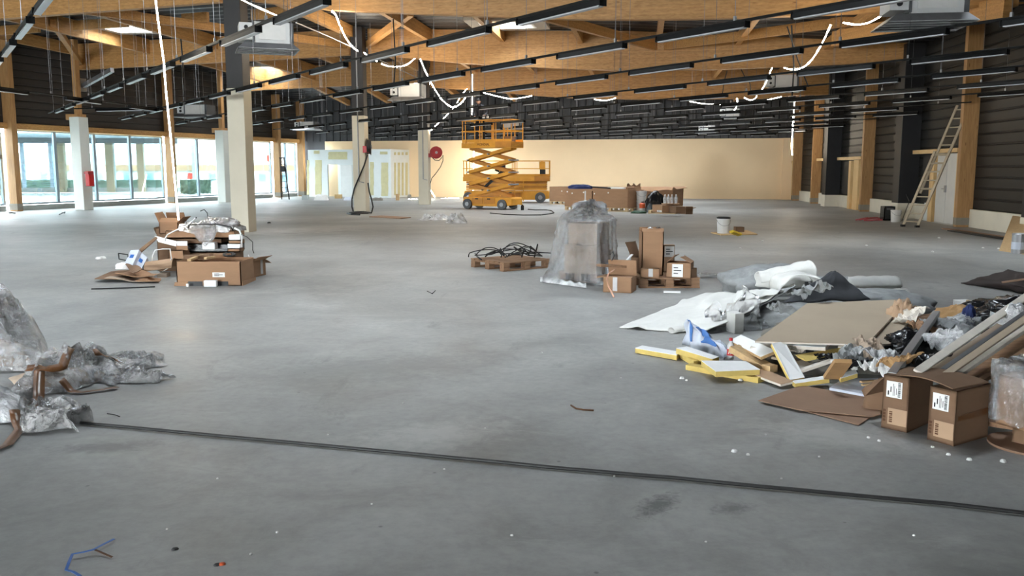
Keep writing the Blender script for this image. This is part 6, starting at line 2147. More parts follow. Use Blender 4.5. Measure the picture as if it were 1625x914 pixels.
# base clutter that carries the boards
for k, (px, py, sx, sy, h, mt, lab, sd) in enumerate((
        (1300, 545, 1.0, .8, .20, 'grey_bag', 'grey rags under the big plasterboard sheet', 81), (1385, 540, .9, .8, .22, 'grey_bag', 'grey rags under the narrow plasterboard sheet', 82),
        (1250, 510, 1.1, .8, .22, 'felt_grey', 'grey felt bundle under the left end of the big plasterboard', 83), (1385, 500, 1.3, .9, .28, 'felt_grey', 'grey felt bundle under the back of the big plasterboard', 84))):
    soft_heap(lab, 'rag_heap', 'rags', P(px, py), sx, sy, h, mt, sd, .2, 2.5, .4, 36, 12)


def board(lab, pts, t, mat, edge=None, name='board', cat='board', group=None):
    poly = [P(*q) for q in pts]
    o = MB().slab(poly, t).build(name, [M[mat]])
    return tag(soft(o, .003), lab, cat, group)


def faced(lab, pts, t, top, edge, name='insulation_strip', cat='insulation board'):
    """A foam board: a white face and yellow sides, two parts."""
    poly = [P(*q) for q in pts]
    a, b, c = poly[:3]
    n = (b - a).cross(c - b).normalized()
    if n.z < 0: n = -n
    cen = sum(poly, Vector()) / len(poly)
    th = thing(name, lab, cat, Vector((cen.x, cen.y, cen.z)))
    MB().prism([p - n * .004 for p in poly], -n * (t - .004)).build('foam_core', M[edge], th)
    MB().prism(poly, -n * .004).build('facing', M[top], th)
    return th


faced('big greige plasterboard sheet lying tilted on top of the rubbish heap', [(1198, 541, .26), (1376, 546, .27), (1442, 474.5, .34), (1281, 481, .34)], .016, 'gyp', 'gyp_edge', 'plasterboard_sheet', 'plasterboard')
faced('narrow greige plasterboard sheet under the right edge of the big one', [(1330, 549, .245), (1413, 545.5, .245), (1462, 486, .31), (1390, 480, .31)], .016, 'gyp', 'gyp_edge', 'plasterboard_sheet', 'plasterboard')
faced('white faced board edge showing in front of the big plasterboard', [(1245, 547, .22), (1310, 551, .22), (1318, 541, .24), (1250, 539, .24)], .03, 'plasterboard', 'gyp_edge', 'plasterboard_offcut', 'plasterboard')
faced('long pale plasterboard offcut under the front edge of the big sheet', [(1190, 551, .19), (1275, 556, .18), (1283, 549, .19), (1196, 545, .20)], .014, 'gyp_edge', 'gyp_edge', 'plasterboard_offcut', 'plasterboard')
# white foam panels and yellow edged strips at the front left
faced('white foam panel tipped up beside the red capped bottle', [(1158, 540, .20), (1176, 531, .24), (1230, 556, .19), (1207, 566, .15)], .03, 'foam', 'chip')
faced('white foam strip leaning down over the boards in front of the big plasterboard', [(1225, 545, .26), (1245, 541.5, .26), (1277, 598.5, .06), (1254, 602.5, .05)], .025, 'foam', 'foam_yellow')
faced('yellow edged white strip, leftmost of the strips before the heap', [(1008, 552, .05), (1019, 548, .05), (1079, 558, .05), (1074, 563.5, .05)], .045, 'foam', 'foam_yellow')
faced('upper yellow edged white strip next to the blue and white bag', [(1073, 552, .10), (1090, 549.5, .10), (1141, 566, .09), (1131, 569.5, .09)], .05, 'foam', 'foam_yellow')
faced('short all yellow strip under the upper white strip', [(1076, 558, .05), (1090, 557, .05), (1120, 569, .05), (1101, 573, .05)], .045, 'foam_yellow', 'foam_yellow')
faced('long all yellow strip lying at the front edge of the heap', [(1088, 579, .04), (1096, 576, .04), (1216, 596, .04), (1203, 600, .04)], .04, 'foam_yellow', 'foam_yellow')
faced('white panel with yellow edge lying on the long yellow strip', [(1113, 572, .10), (1184, 573, .10), (1206, 586, .09), (1136, 589, .09)], .045, 'foam', 'foam_yellow')
faced('light chipboard piece in front of the leaning foam strip', [(1183, 588.5, .05), (1213, 585.5, .06), (1259, 604.5, .05), (1239, 609.5, .04)], .02, 'card_pale', 'gyp_edge', 'chipboard_piece', 'board')
faced('low white strip with yellow edge at the foot of the leaning foam strip', [(1257, 604, .05), (1314, 595.5, .07), (1316, 600, .07), (1262, 608, .05)], .035, 'foam', 'foam_yellow')
faced('long yellow strip poking out under the big plasterboard', [(1262, 563, .17), (1345, 550, .20), (1366, 548, .20), (1275, 569, .16)], .035, 'foam_yellow', 'foam_yellow')
faced('thin white offcut under the long yellow strip', [(1280, 577, .10), (1324, 565, .12), (1325, 570, .12), (1288, 582, .09)], .012, 'plasterboard', 'gyp_edge', 'plasterboard_offcut', 'plasterboard')
faced('pale offcut beside the thin white offcut under the heap', [(1247, 578, .10), (1276, 570, .12), (1290, 580, .10), (1262, 590, .08)], .014, 'gyp_edge', 'gyp_edge', 'plasterboard_offcut', 'plasterboard')
faced('small white block end right of the rolled grey sheet', [(1330, 594, .10), (1357, 586, .12), (1361, 592, .11), (1334, 600, .09)], .035, 'foam', 'foam_yellow')
# timber under the tipped foam panel
o = MB().bar(P(1164, 552, .17), P(1216, 583, .06), .13, .05).build('chipboard_plank', M['chip']); tag(soft(o), 'chipboard plank under the tipped white foam panel', 'plank')
o = MB().bar(P(1215, 583, .07), P(1228, 586, .07), .09, .06).build('wood_block', M['ply']); tag(soft(o), 'small yellowish wood block at the end of the chipboard plank', 'block')
o = MB().bar(P(1320, 599, .08), P(1338, 573, .26), .12, .03).build('insulation_slab', M['tan_bag']); tag(o, 'brown insulation slab leaning upright in front of the heap', 'insulation')
o = MB().bar(P(1266, 590, .08), P(1350, 562, .20), .05, .02).build('lath', M['gyp_edge']); tag(o, 'long thin pale lath slanting over the front of the heap', 'lath')
o = MB().bar(P(1225, 566, .12), P(1266, 573, .10), .09, .02).build('lath', M['card_grey']); tag(o, 'short grey lath left of the leaning foam strip base', 'lath')
for k, (px, py, w, h, mt, lab) in enumerate(((1240, 580, .5, .10, 'grey_bag', 'grey dust and rag under the leaning foam strip'), (1300, 588, .5, .14, 'grey_bag', 'dark grey rag behind the brown insulation slab'), (1345, 578, .5, .18, 'grey_bag', 'brown grey rag in the middle of the heap'))):
    soft_heap(lab, 'rag', 'rags', P(px, py), w, .4, h, mt, 91 + k, .3, 3, .5, 28, 9)
# bottle, bags
c = P(1159, 570, .05)
th = thing('drink_bottle', 'clear drink bottle with red cap and red label among the foam panels', 'bottle', c)
MB().lathe([(.026, 0), (.030, .01), (.030, .04), (.027, .06), (.030, .085), (.029, .11), (.012, .15), (.012, .158)], c, 20).build('bottle_body', M['milky'], th, smooth=True)
MB().lathe([(.0305, .035), (.0285, .06), (.0305, .088)], c, 20).build('label_band', M['red'], th)
MB().tube([c + Vector((.0312 * math.sin(t), -.0312 * math.cos(t), .06 + .010 * math.sin(t * 9))) for t in [-.9 + .1 * i for i in range(19)]], .0035, 5).build('label_script', M['foam'], th)
MB().lathe([(.015, .156), (.015, .178), (.012, .18)], c, 14).build('cap', M['red'], th)
def bag(u, v):
    p = lerp(P(1097, 562), P(1160, 573), u)
    hh = .26 * (1 - .75 * u) * (math.sin(math.pi * min(1, v * 1.02)) ** .6)
    return p + Vector((0, .02 + .34 * v, .01 + hh)) + Vector((nz((u * 6, v * 6, 1), 1.2), nz((u * 6, v * 6, 4), 1.2), nz((u * 7, v * 7, 8), 1.2))) * .035
bg = MB().grid(bag, 30, 20).build('printed_bag', M['pale_print'], smooth=True, fix=False)
tag(thick(bg, .004), 'crumpled white bag with blue print left of the red capped bottle', 'bag')
def bagprint(u, v):
    q = bag(.30 + .34 * u + .06 * math.sin(v * 6), .10 + .40 * v)
    return q + Vector((-.004, -.012, .010))
pr = MB().grid(bagprint, 10, 10).build('blue_print', M['blue_print'], bg, smooth=True, fix=False); thick(pr, .002)
def bagprint2(u, v):
    q = bag(.03 + .05 * u, .08 + .5 * v); return q + Vector((-.004, -.012, .008))
pr = MB().grid(bagprint2, 3, 10).build('blue_edge', M['blue_print'], bg, smooth=True, fix=False); thick(pr, .002)
# clear sheet standing crumpled
def clear(u, v):
    p = lerp(P(1130, 528), P(1222, 524), u)
    z = (.34 * math.exp(-((u - .62) / .25) ** 2) + .20 * math.exp(-((u - .12) / .1) ** 2) + .05) * v ** .8
    return p + Vector((.10 * nz((u * 5, v * 3, 2), 1.4), .25 * v + .10 * math.sin(u * 22) * v + .06 * nz((u * 8, v * 4, 6), 1.3), .01 + z * (1 + .35 * nz((u * 9, v * 2, 3), 1.2))))
tag(MB().grid(clear, 60, 24).build('clear_sheet', M['film'], smooth=True, fix=False), 'clear plastic sheet crumpled upright before the felt membrane', 'plastic film')
soft_heap('clear plastic lump at the left edge of the big plasterboard', 'clear_lump', 'plastic film', P(1214, 512), .5, .4, .22, 'film', 97, 0, 3, .7, 40, 14)
c = P(1170, 530)
tag(soft(MB().box(c + Vector((0, .1, .10)), (.10, .16, .2), .3).build('felt_block', M['felt'])), 'small white block behind the clear upright sheet', 'block')

# brown hardboard sheets on the floor
board('large brown hardboard sheet lying on the floor in front of the heap', [(1203, 635, .022), (1272, 611, .024), (1400, 634, .024), (1398, 657, .022), (1386, 661, .022), (1268, 650, .022)], .006, 'hardboard', name='hardboard_sheet')
board('second brown hardboard sheet, under the large one, its corner toward the camera', [(1255, 646, .010), (1300, 636, .010), (1392, 655, .010), (1363, 674, .010)], .006, 'hardboard', name='hardboard_sheet')
board('white board lying at the left of the labelled cartons', [(1316, 615, .05), (1338, 600, .06), (1402, 600, .06), (1402, 628, .04), (1386, 628, .04)], .02, 'pale_print', name='white_board')
for k, (x0, y0, x1, y1, z, w, mt, lab) in enumerate(((1366, 606, 1396, 604, .08, .03, 'chip', 'orange brown splinter on the white board, upper'), (1368, 611, 1390, 609, .08, .02, 'chip', 'orange brown splinter on the white board, lower'))):
    tag(MB().bar(P(x0, y0, z), P(x1, y1, z), w, .012).build('splinter', M[mt]), lab, 'splinter')

# the two labelled cartons side by side
def labelled(lab, bl, br, tl, dep, flaps=(), extra=False):
    a, b = P(*bl), P(*br)
    e = (b - a); L = e.length; e.normalize(); n = Vector((-e.y, e.x, 0))
    h = V(tl[0], tl[1], a, b).z
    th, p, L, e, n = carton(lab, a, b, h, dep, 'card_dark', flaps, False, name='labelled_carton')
    def onfront(x0, x1, z0, z1, mat, nm, parent, off=.004, k='part'):
        o = MB().prism([p(L * x0, -off, h * z0), p(L * x1, -off, h * z0), p(L * x1, -off, h * z1), p(L * x0, -off, h * z1)], -n * -.002).build(nm, M[mat], parent)
        return o
    lb = onfront(.14, .74, .60, .90, 'paper', 'paper_label', th)
    # bar code down the right side of the label, rows of print turned on end
    mb = MB()
    random.seed(9)
    z = .625
    while z < .875:
        w = random.choice((.006, .010, .014))
        mb.prism([p(L * .585, -.006, h * z), p(L * .685, -.006, h * z), p(L * .685, -.006, h * (z + w)), p(L * .585, -.006, h * (z + w))], n * .001); z += w + random.choice((.006, .010))
    mb.build('bar_code', M['ink'], lb)['kind'] = 'stuff'
    mb = MB()
    for x, z0, z1, w in ((.20, .64, .72, .05), (.30, .70, .80, .035), (.40, .64, .86, .015), (.45, .64, .82, .012), (.52, .66, .78, .018)):
        mb.prism([p(L * x, -.006, h * z0), p(L * (x + w), -.006, h * z0), p(L * (x + w), -.006, h * z1), p(L * x, -.006, h * z1)], n * .001)
    mb.build('print', M['ink'], lb)['kind'] = 'stuff'
    pt = onfront(.24, .97, .10, .40, 'card_pale', 'printed_panel', th)
    mb = MB()
    zz = .14
    for w, gap in ((.03, .012), (.022, .012), (.03, .012), (.012, .012), (.03, .012), (.02, .0)):        # worn block letters turned on end
        mb.prism([p(L * .30, -.006, h * zz), p(L * .42, -.006, h * zz), p(L * .42, -.006, h * (zz + w)), p(L * .30, -.006, h * (zz + w))], n * .001); zz += w + gap
    mb.build('worn_lettering', M['ink_brown'], pt)['kind'] = 'stuff'
    mb = MB()
    for i in range(4):
        mb.prism([p(L * .06, -.005, h * (.14 + .06 * i)), p(L * .16, -.005, h * (.14 + .06 * i)), p(L * .16, -.005, h * (.185 + .06 * i)), p(L * .06, -.005, h * (.185 + .06 * i))], n * .001)
    mb.build('side_print', M['ink_brown'], th)['kind'] = 'stuff'
    return th, p, L, h, e, n


t1, p1, L1, h1, e1, n1 = labelled('left one of the two cartons with white bar code labels', (1398, 678), (1439, 687), (1404, 594), .34)
t2, p2, L2_, h2, e2, n2 = labelled('right one of the two cartons with white bar code labels', (1471, 697), (1513, 708.5), (1475, 612), .36)
mb = MB().grid(lambda u, v: lerp(lerp(p1(L1 * .55, .02, h1 + .006), p2(L2_ * .8, .01, h2 + .008), u), lerp(p1(L1 * .6, .33, h1 + .006), p2(L2_ * .9, .36, h2 + .006), u), v) + Vector((0, 0, .02 * math.sin(u * math.pi))), 10, 5)
thick(mb.build('bridging_flap', M['card_dark'], t2, fix=False), .006)
mb = MB().prism([p2(L2_ + .004, .02, h2 * .45), p2(L2_ + .004, .36, h2 * .45), p2(L2_ + .004, .36, h2 * .58), p2(L2_ + .004, .02, h2 * .54)], e2 * .002).build('tape', M['tape'], t2)
mb = MB().prism([p1(-.002, .02, h1 * .95), p1(-.16, .10, h1 * .45), p1(-.10, .24, h1 * .5), p1(-.002, .2, h1 * .95)], Vector((0, 0, .006))).build('flap', M['card_dark'], t1)
# dark carton filling behind them
soft_heap('dark brown paper stuffed behind the gap between the labelled cartons', 'brown_paper', 'paper', P(1455, 680) + Vector((0, .42, 0)), .34, .2, .22, 'card_dark', 111, 0, 3, .4, 24, 8)

# long boards and profiles sloping up to the right
def plank(lab, p, q, w, t, mat, name='plank', roll_=0.0):
    o = MB().bar(P(*p), P(*q), w, t, up=(math.sin(roll_), 0, math.cos(roll_))).build(name, M[mat])
    return tag(soft(o, .003), lab, 'plank')


plank('long grey metal stud leaning toward the back, left of the labelled cartons', (1415, 597, .32), (1486, 497, .36), .055, .045, 'metal_grey', 'metal_stud')
plank('pale long board sloping to the right edge, uppermost of the leaning boards', (1456, 590, .36), (1690, 428, .80), .055, .018, 'gyp_edge', roll_=.5)
plank('greenish long board under the uppermost leaning board', (1472, 596, .32), (1690, 446, .70), .05, .02, 'card_grey', roll_=.4)
plank('white edged long board, third of the leaning boards from the left', (1496, 598, .34), (1690, 462, .74), .045, .018, 'gyp', roll_=.5)
plank('pale long batten next to the white edged leaning board', (1510, 602, .32), (1690, 478, .66), .035, .03, 'gyp_edge', roll_=.3)
plank('thin grey batten between the white edged board and the uppermost one', (1484, 595, .33), (1690, 452, .74), .03, .016, 'metal_grey', roll_=.4)
plank('dark long batten, lowest of the leaning boards', (1526, 606, .28), (1690, 498, .58), .07, .03, 'pallet', roll_=.3)
plank('second dark batten half hidden under the leaning boards', (1548, 606, .24), (1690, 520, .48), .07, .03, 'pallet', roll_=.2)
# what fills the heap behind the cartons
for k, (px, py, sx, sy, h, mt, lab, nm, ct, sd) in enumerate((
        (1398, 588, .42, .34, .17, 'grey_bag', 'grey cloth heap left of the labelled cartons', 'rag_heap', 'rags', 121),
        (1365, 585, .40, .30, .20, 'dark_cloth', 'dark cloth and cable bundle in the middle of the heap', 'cloth_bundle', 'cloth', 122),
        (1445, 590, .5, .4, .34, 'bag_black', 'black bag between the metal stud and the leaning boards', 'bin_bag', 'bag', 123),
        (1446, 556, .24, .20, .26, 'tan_bag', 'crumpled tan paper beside the narrow plasterboard', 'crumpled_paper', 'paper', 124),
        (1455, 545, .6, .4, .26, 'card_dark', 'brown cardboard crumple behind the metal stud', 'card_crumple', 'cardboard', 125),
        (1500, 562, .50, .40, .30, 'milky', 'white translucent bag behind the leaning boards, left', 'plastic_bag', 'bag', 126),
        (1530, 556, .42, .36, .32, 'milky', 'white translucent bag behind the leaning boards, right', 'plastic_bag', 'bag', 127),
        (1520, 545, .6, .45, .34, 'tan_bag', 'tan sack behind the white bags', 'tan_sack', 'sack', 128),
        (1533, 556, .14, .12, .40, 'navy', 'small blue cloth on the tan sack', 'blue_cloth', 'cloth', 129),
        (1580, 528, 1.0, .6, .33, 'bag_black', 'shiny black bin bag lying along the top right of the heap', 'bin_bag', 'bag', 130),
        (1615, 555, .9, .7, .46, 'bag_black', 'large black bin bag under the leaning boards at the right edge', 'bin_bag', 'bag', 131),
        (1535, 505, .5, .3, .15, 'bag_black', 'small black bin bag end at the back of the heap', 'bin_bag', 'bag', 132),
        (1415, 520, .6, .5, .24, 'grey_bag', 'grey rag behind the narrow plasterboard', 'rag_heap', 'rags', 133),
        (1330, 560, .5, .3, .14, 'dark_cloth', 'dark cloth under the yellow strip', 'cloth_bundle', 'cloth', 134))):
    soft_heap(lab, nm, ct, P(px, py), sx, sy, h, mt, sd, .3, 2.6, .55, 40, 14)
tag(soft(MB().bar(P(1522, 482, .12), P(1550, 488, .12), .16, .10).build('foam_offcut', M['foam'])), 'pale blue white offcut at the back of the heap', 'offcut')
tag(soft(MB().bar(P(1535, 478, .2), P(1572, 490, .2), .03, .03).build('brush_handle', M['ply'])), 'wooden handle lying over the back of the heap', 'handle')
soft_heap('cream crumpled paper between plasterboard and metal stud', 'crumpled_paper', 'paper', P(1428, 555), .24, .2, .42, 'card_pale', 141, 0, 4, .8, 40, 16)

random.seed(77)
def flake(lab, px, py, z, w, d, mat, seed, name, cat, tilt=.4):
    c = P(px, py, z)
    R = Euler((random.uniform(-tilt, tilt), random.uniform(-tilt, tilt), random.uniform(0, 3.1))).to_matrix()
    def fn(u, v):
        q = Vector(((u - .5) * w, (v - .5) * d, .22 * w * ridge((u * 2, v * 2, seed), 1.1, seed) + .08 * w * ridge((u * 5, v * 5, seed), 1.1, seed + 3)))
        return c + R @ q + Vector((0, 0, .0))
    o = MB().grid(fn, 22, 16).build(name, M[mat], smooth=False, fix=False); thick(o, .004)
    return tag(o, lab, cat)


for k, (px, py, z, w, d, mt, lab, nm, ct) in enumerate((
        (1352, 570, .20, .26, .20, 'felt_grey', 'grey torn sheet in the hollow before the narrow plasterboard, left piece', 'torn_sheet', 'scrap'),
        (1378, 562, .22, .30, .20, 'card_grey', 'greyish torn sheet in the hollow before the narrow plasterboard, right piece', 'torn_sheet', 'scrap'),
        (1402, 572, .24, .28, .22, 'milky', 'thin white film scrap left of the metal stud', 'film_scrap', 'plastic film'),
        (1365, 585, .17, .22, .16, 'bag_black', 'black film scrap on the dark cloth bundle', 'film_scrap', 'plastic film'),
        (1392, 592, .18, .26, .14, 'foam', 'white paper scrap left of the labelled cartons', 'paper_scrap', 'paper'),
        (1340, 583, .14, .18, .14, 'foam', 'crumpled white paper right of the brown insulation slab', 'paper_scrap', 'paper'),
        (1430, 580, .30, .24, .2, 'tan_bag', 'tan torn paper under the metal stud', 'paper_scrap', 'paper'),
        (1470, 528, .26, .26, .26, 'card', 'torn brown cardboard behind the metal stud', 'card_scrap', 'cardboard'),
        (1447, 508, .30, .28, .22, 'gyp_edge', 'pale torn board paper at the back of the heap', 'paper_scrap', 'paper'),
        (1490, 520, .28, .24, .22, 'felt_grey', 'grey rag at the back of the heap', 'rag', 'rags'),
        (1500, 545, .32, .26, .20, 'milky', 'large white film scrap on the white bags', 'film_scrap', 'plastic film'),
        (1545, 545, .36, .20, .2, 'foam', 'white paper scrap beside the leaning boards', 'paper_scrap', 'paper'),
        (1480, 575, .34, .2, .16, 'bag_black', 'black film scrap between the metal stud and the leaning boards', 'film_scrap', 'plastic film'),
        (1256, 556, .17, .2, .14, 'gyp_edge', 'pale board crumb at the front edge of the big plasterboard', 'board_scrap', 'scrap'),
        (1310, 573, .13, .22, .15, 'bag_black', 'dark film scrap under the thin white offcut', 'film_scrap', 'plastic film'),
        (1245, 500, .26, .3, .2, 'felt_grey', 'grey felt scrap at the left edge of the big plasterboard', 'felt_scrap', 'scrap'),
        (1290, 468, .40, .34, .2, 'felt_grey', 'grey felt scrap under the curled crest', 'felt_scrap', 'scrap'))):
    flake(lab, px, py, z, w, d, mt, 400 + k, nm, ct)

# plastic wrapped parcel at the right edge
a, b = P(1572, 694), P(1668, 722)
pz = .10
th, p, L, e, n = carton('brown carton inside the plastic wrapped parcel at the right edge', P(1580, 672, pz), P(1680, 698, pz), .30, .30, 'card', z0=pz, name='carton')
def parcel(u, v):
    aa = 2 * math.pi * u
    ca, sa = math.cos(aa), math.sin(aa)
    c = p(L / 2, .15, 0)
    rb = 1 / max(abs(ca) / (L / 2 + .03), abs(sa) / .185)
    r = rb * (1 + .03 * nz((ca * 3, sa * 3, v * 3), 1.5, 2)) * (1 if v < .8 else max(.02, (1 - v) / .2))
    z = .02 + .36 * min(1, v / .8) + (.03 * nz((ca * 3, sa * 3, v * 5), 2, 5))
    return c + e * ca * r + n * sa * r + Vector((0, 0, z))
tag(MB().grid(parcel, 80, 30).build('parcel_film', M['film'], smooth=True, fix=False), 'clear creased film around the brown parcel at the right edge', 'plastic film')
soft_heap('white plastic sack above the parcel at the right edge', 'plastic_sack', 'sack', P(1640, 640) + Vector((0, .3, 0)), .4, .3, .62, 'milky', 150, 0, 3, .5, 40, 14)
carton('plain brown carton under the wrapped parcel at the right edge', P(1605, 704), P(1700, 728), .10, .3, 'card_dark')
board_pts = [P(1556 + 0, 690, .012)]
cen = P(1640, 704, .012)
mb = MB().lathe([(.24, 0), (.24, .012)], Vector((cen.x, cen.y, 0.001)), 36)
tag(mb.build('round_board', M['hardboard']), 'round brown board on the floor at the right edge of the photo', 'board')
plank('low pallet board under the wrapped parcel at the right edge', (1555, 668, .06), (1700, 690, .06), .08, .03, 'pallet')
# dark mats far right
a = [P(1524, 449, .01), P(1660, 470, .02), P(1700, 452, .30), P(1600, 428, .20)]
draped('heap of dark red brown mats on the floor at the right edge', 'mat_heap', 'mats', a, 'dark_mat' if 'dark_mat' in M else 'cable', lambda u, v: .05 * math.sin(v * 9) * u + .05 * nz((u * 4, v * 4, 2), 1.5) * u, 30, 18, .05, 31)
plank('reddish lath lying on the dark mats at the right edge', (1590, 448, .16), (1690, 434, .30), .05, .02, 'hardboard')

# ================================================================== THE FILM HEAP AT THE LEFT EDGE
def film_blob(lab, pts, h, mat, seed, nu=120, nv=64, name='bubble_film', rag=False):
    a = [P(*q) for q in pts]
    def fn(u, v):
        q = lerp(lerp(a[0], a[1], u), lerp(a[3], a[2], u), v)
        e = (4 * u * (1 - u)) ** .5 * (4 * v * (1 - v)) ** .6
        w = Vector((nz(q, 3.2, seed), nz(q, 3.2, seed + 3), 0)) * .09
        k = .42 + .50 * ridge(q, 2.4, seed + 1) + .34 * ridge(q, 5.5, seed + 2) + .20 * ridge(q, 13, seed + 5) + .10 * nz(q, 30, seed)
        w += Vector((nz(q, 9, seed + 7), nz(q, 9, seed + 8), 0)) * .045
        if rag:
            k = .3 + .5 * ridge(q, 9, seed + 1) + .5 * ridge(q, 19, seed + 2) + .25 * ridge(q, 40, seed + 3)
            e = min(1, e * 1.6)
            w += Vector((nz(q, 6, seed + 9), nz(q, 6, seed + 10), 0)) * .12
        return q + w + Vector((0, 0, max(.008, h * e * k + .01)))
    mb = MB().grid(fn, nu, nv)
    o = mb.build(name, M[mat], smooth=False, fix=False)
    bvh = BVHTree.FromPolygons(mb.v, mb.f)
    return tag(o, lab, 'plastic film'), bvh


obj1, b1 = film_blob('high crumpled bubble film at the left edge of the photo, back of the film heap', [(-130, 600), (80, 585), (58, 540), (-120, 545)], .50, 'film_grey', 201)
obj2, b2 = film_blob('bubble film spread in the middle of the film heap at the left edge', [(30, 640), (140, 615), (205, 585), (40, 585)], .21, 'film_grey', 202)
obj3, b3 = film_blob('bubble film tongue reaching right from the film heap', [(95, 607), (190, 612), (200, 578), (110, 574)], .17, 'film_grey', 203)
obj4, b4 = film_blob('flat clear film tail spread right of the film heap, upper', [(170, 592), (262, 582), (264, 566), (165, 572)], .055, 'film_grey', 204, 110, 54, rag=True)
obj5, b5 = film_blob('flat clear film tail spread right of the film heap, lower', [(160, 608), (255, 612), (272, 600), (170, 596)], .055, 'film_grey', 205, 110, 54, rag=True)
obj6, b6 = film_blob('clear film lump at the front of the film heap beside the black cable', [(30, 684), (130, 684), (140, 655), (38, 655)], .085, 'film_grey', 206, 130, 60, rag=True)
obj7, b7 = film_blob('front bubble film fold with a broad tape band, at the left edge', [(-90, 690), (34, 672), (40, 640), (-80, 640)], .17, 'milky', 207)
soft_heap('pale carton scraps inside the film heap at the left edge', 'card_scraps', 'cardboard', P(-25, 578), .55, .3, .20, 'card_pale', 210, .2, 3.2, .6, 40, 12)
soft_heap('pale carton scraps inside the middle of the film heap', 'card_scraps', 'cardboard', P(95, 606), .6, .3, .10, 'card_grey', 211, .2, 2.2, .4, 30, 10)


def tape_band(lab, pts, w, bvhs, mat='tape', lift_=.006):
    """A strip of parcel tape laid along the film under it."""
    ctr = []
    for i in range(len(pts) - 1):
        a, b = P(*pts[i]), P(*pts[i + 1])
        for j in range(8): ctr.append(lerp(a, b, j / 8))
    ctr.append(P(*pts[-1]))
    mb = MB(); L = []
    for i, c in enumerate(ctr):
        d = (ctr[min(i + 1, len(ctr) - 1)] - ctr[max(i - 1, 0)]); d.z = 0
        s = Vector((-d.y, d.x, 0)).normalized() * w / 2
        for sg in (-1, 0, 1):
            q = c + s * sg
            zz = .01
            hs = []
            for ox, oy in ((0, 0), (.05, 0), (-.05, 0), (0, .05), (0, -.05), (.09, .05), (-.09, -.05)):
                h_ = .01
                for bv in bvhs:
                    hit = bv.ray_cast(Vector((q.x + ox, q.y + oy, 3)), Vector((0, 0, -1)))
                    if hit[0] is not None: h_ = max(h_, hit[0].z)
                hs.append(h_)
            hs.sort(); zz = hs[-2]
            mb.v.append(Vector((q.x, q.y, zz + lift_)))
    n = len(ctr)
    for _ in range(3):
        zs = [q.z for q in mb.v]
        for i in range(1, n - 1):
            for k in range(3):
                mb.v[i * 3 + k].z = max((zs[(i - 1) * 3 + k] + zs[i * 3 + k] * 2 + zs[(i + 1) * 3 + k]) / 4, .01)
    for i in range(n - 1):
        for k in (0, 1):
            mb.f.append([i * 3 + k, i * 3 + k + 1, i * 3 + k + 4, i * 3 + k + 3]); mb.m.append(0)
    o = mb.build('tape_band', M[mat], smooth=True, fix=False)
    thick(o, .002)
    return tag(o, lab, 'tape')


al = [b1, b2, b3, b7]
tape_band('brown tape band running across the top of the film heap', [(44, 612, .05), (76, 600, .1), (100, 588, .14), (115, 578, .12)], .06, al)
tape_band('brown tape band hanging down the middle of the film heap', [(64, 600, .1), (58, 622, .1), (54, 640, .06), (54, 652, .02)], .07, al)
tape_band('brown tape band along the front fold at the left edge', [(-20, 688, .12), (10, 672, .14), (30, 654, .12), (22, 640, .12)], .06, al)
tape_band('brown tape band on the right tongue of the film heap', [(98, 610, .06), (125, 604, .1), (160, 596, .12), (186, 596, .1)], .05, al)
tape_band('short brown tape end at the tip of the film tongue', [(150, 580, .1), (172, 576, .1), (188, 578, .08)], .04, al)
tag(MB().slab([P(190, 589, .05), P(194, 586, .05), P(208, 588, .05), P(206, 591, .05)], .01).build('black_scrap', M['cable']), 'small black scrap at the tip of the film tongue', 'scrap')

# ================================================================== LOOSE THINGS ON THE FLOOR
hp = [(128, 671), (160, 674), (300, 687), (460, 702), (620, 717), (760, 730), (900, 744), (1060, 757), (1220, 773), (1380, 788), (1500, 799), (1625, 814), (1760, 830)]
pts = [P(x, y, .014) for x, y in hp]
dense = []
for i in range(len(pts) - 1):
    for j in range(6):
        q = lerp(pts[i], pts[i + 1], j / 6); q.y += .006 * nz(q, 2.5, 3); dense.append(q)
dense.append(pts[-1])
tag(MB().tube(dense, .0105, 8).build('floor_cable', M['cable'], smooth=True), 'long black cable lying straight across the bare foreground floor', 'cable')
def strap(pts, w, t=.002):
    mb = MB(); q = [P(*a) for a in pts]
    L, R = [], []
    for i, c in enumerate(q):
        d = q[min(i + 1, len(q) - 1)] - q[max(i - 1, 0)]
        s = Vector((-d.y, d.x, 0)).normalized() * w / 2
        L.append(c + s); R.append(c - s)
    n = len(q)
    mb.add(L + R, [(i, i + 1, n + i + 1, n + i) for i in range(n - 1)])
    return mb
o = strap([(181, 855, .012), (163, 864, .016), (148, 872, .022), (132, 876, .020), (115, 879, .018), (109, 893, .02), (105, 904, .014), (116, 907, .018), (128, 914, .012)], .012).build('blue_strap', M['blue_strap'], fix=False)
thick(o, .002); tag(o, 'kinked blue packing strap on the floor at the bottom left', 'strap')
o = strap([(148, 871, .02), (162, 877, .012), (178, 884, .006)], .010).build('strap_end', M['ink_brown'], o, fix=False); thick(o, .002)
for k, (pts_, r, mt, lab) in enumerate((([(906, 643), (914, 648), (926, 650), (942, 651)], .006, 'ink_brown', 'thin brown twig on the open floor right of the middle'), ([(678, 462), (686, 466), (691, 461)], .006, 'cable', 'small dark twig on the floor before the middle heap'),
                                       ([(170, 656), (182, 658), (190, 661)], .003, 'cable', 'hair thin dark splinter right of the film heap'), ([(1030, 420), (1040, 421)], .004, 'cable', 'tiny dark splinter'))[:3]):
    tag(MB().tube([P(x, y, .006) for x, y in pts_], r, 5).build('twig', M[mt], smooth=True), lab, 'twig')
random.seed(21)
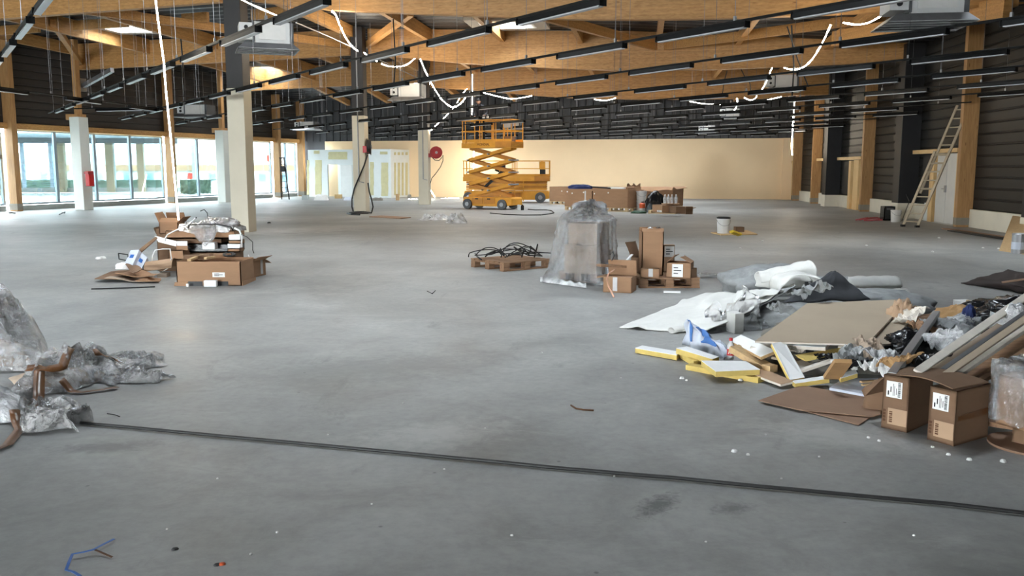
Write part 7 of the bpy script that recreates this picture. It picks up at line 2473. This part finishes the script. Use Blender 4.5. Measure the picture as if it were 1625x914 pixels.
crumbs = [(1165, 717, .03), (1187, 722, .02), (1082, 601, .035), (1089, 604, .02), (1175, 604, .03), (975, 756, .012), (1378, 695, .02), (1395, 700, .02), (1505, 722, .022), (1538, 730, .025), (1592, 733, .03), (1480, 710, .018),
          (1300, 725, .012), (705, 745, .012), (520, 690, .012), (345, 760, .012), (440, 845, .012), (770, 680, .012), (640, 640, .012), (1215, 690, .012), (985, 600, .014), (860, 560, .014), (1240, 760, .012), (1480, 400, .05), (1490, 378, .06), (1375, 390, .05),
          (1560, 394, .05), (1585, 395, .05), (1210, 383, .05), (1175, 394, .04), (398, 880, .012), (265, 840, .01), (590, 800, .01), (812, 850, .012), (1120, 860, .01), (1450, 850, .012)]
cp = None
for k, (x, y, s) in enumerate(crumbs):
    c = P(x, y)
    if cp is None:
        cp = soft_heap('', 'plaster_crumb', 'crumb', c, .034, .03, .016, 'crumb', 301, 0, 4, .5, 10, 4, smooth=False)
        cp['group'] = 'plaster crumbs on the floor'; o = cp
    else:
        o = cp.copy(); COL.objects.link(o); o.location = c
        o.rotation_euler = (0, 0, random.uniform(0, 6))
    o.scale = (s / .03,) * 3
    cp['label'] = 'small white plaster crumb lying on the open concrete floor'
    o['label'] = 'small white plaster crumb lying on the open concrete floor'
for k, (x, y, mt, lab) in enumerate(((278, 872, 'cable', 'tiny black fleck on the floor near the blue strap'), (352, 896, 'orange', 'tiny orange fleck on the floor at the bottom left'), (345, 897, 'cable', 'tiny black fleck beside the orange one'), (852, 336, 'rubber', 'small grey knob on the floor behind the second thick column'), (427, 354, 'cable', 'small dark lump on the floor right of the nearest thick column'),
                                 (14, 338, 'cable', 'small bent dark wire on the floor at the far left'))[:3] + ((427, 354, 'cable', 'small dark lump on the floor right of the nearest thick column'),)):
    s = .02 if k < 3 else .07
    soft_heap(lab, 'fleck', 'fleck', P(x, y), s * 1.5, s, s * .5, mt, 320 + k, .4, 4, .4, 8, 4)
for k, (pts_, lab) in enumerate((([(14, 337, .01), (17, 337.6, .10), (24, 338, .01)], 'small bent dark wire on the floor at the left edge'), ([(94, 340.5, .01), (99, 338, .12), (103, 336.5, .14), (102, 338, .02)], 'hooked dark wire on the floor before the pale wrapped column'))):
    tag(MB().tube([P(*q) for q in pts_], .022, 5).build('bent_wire', M['cable'], smooth=True), lab, 'wire')
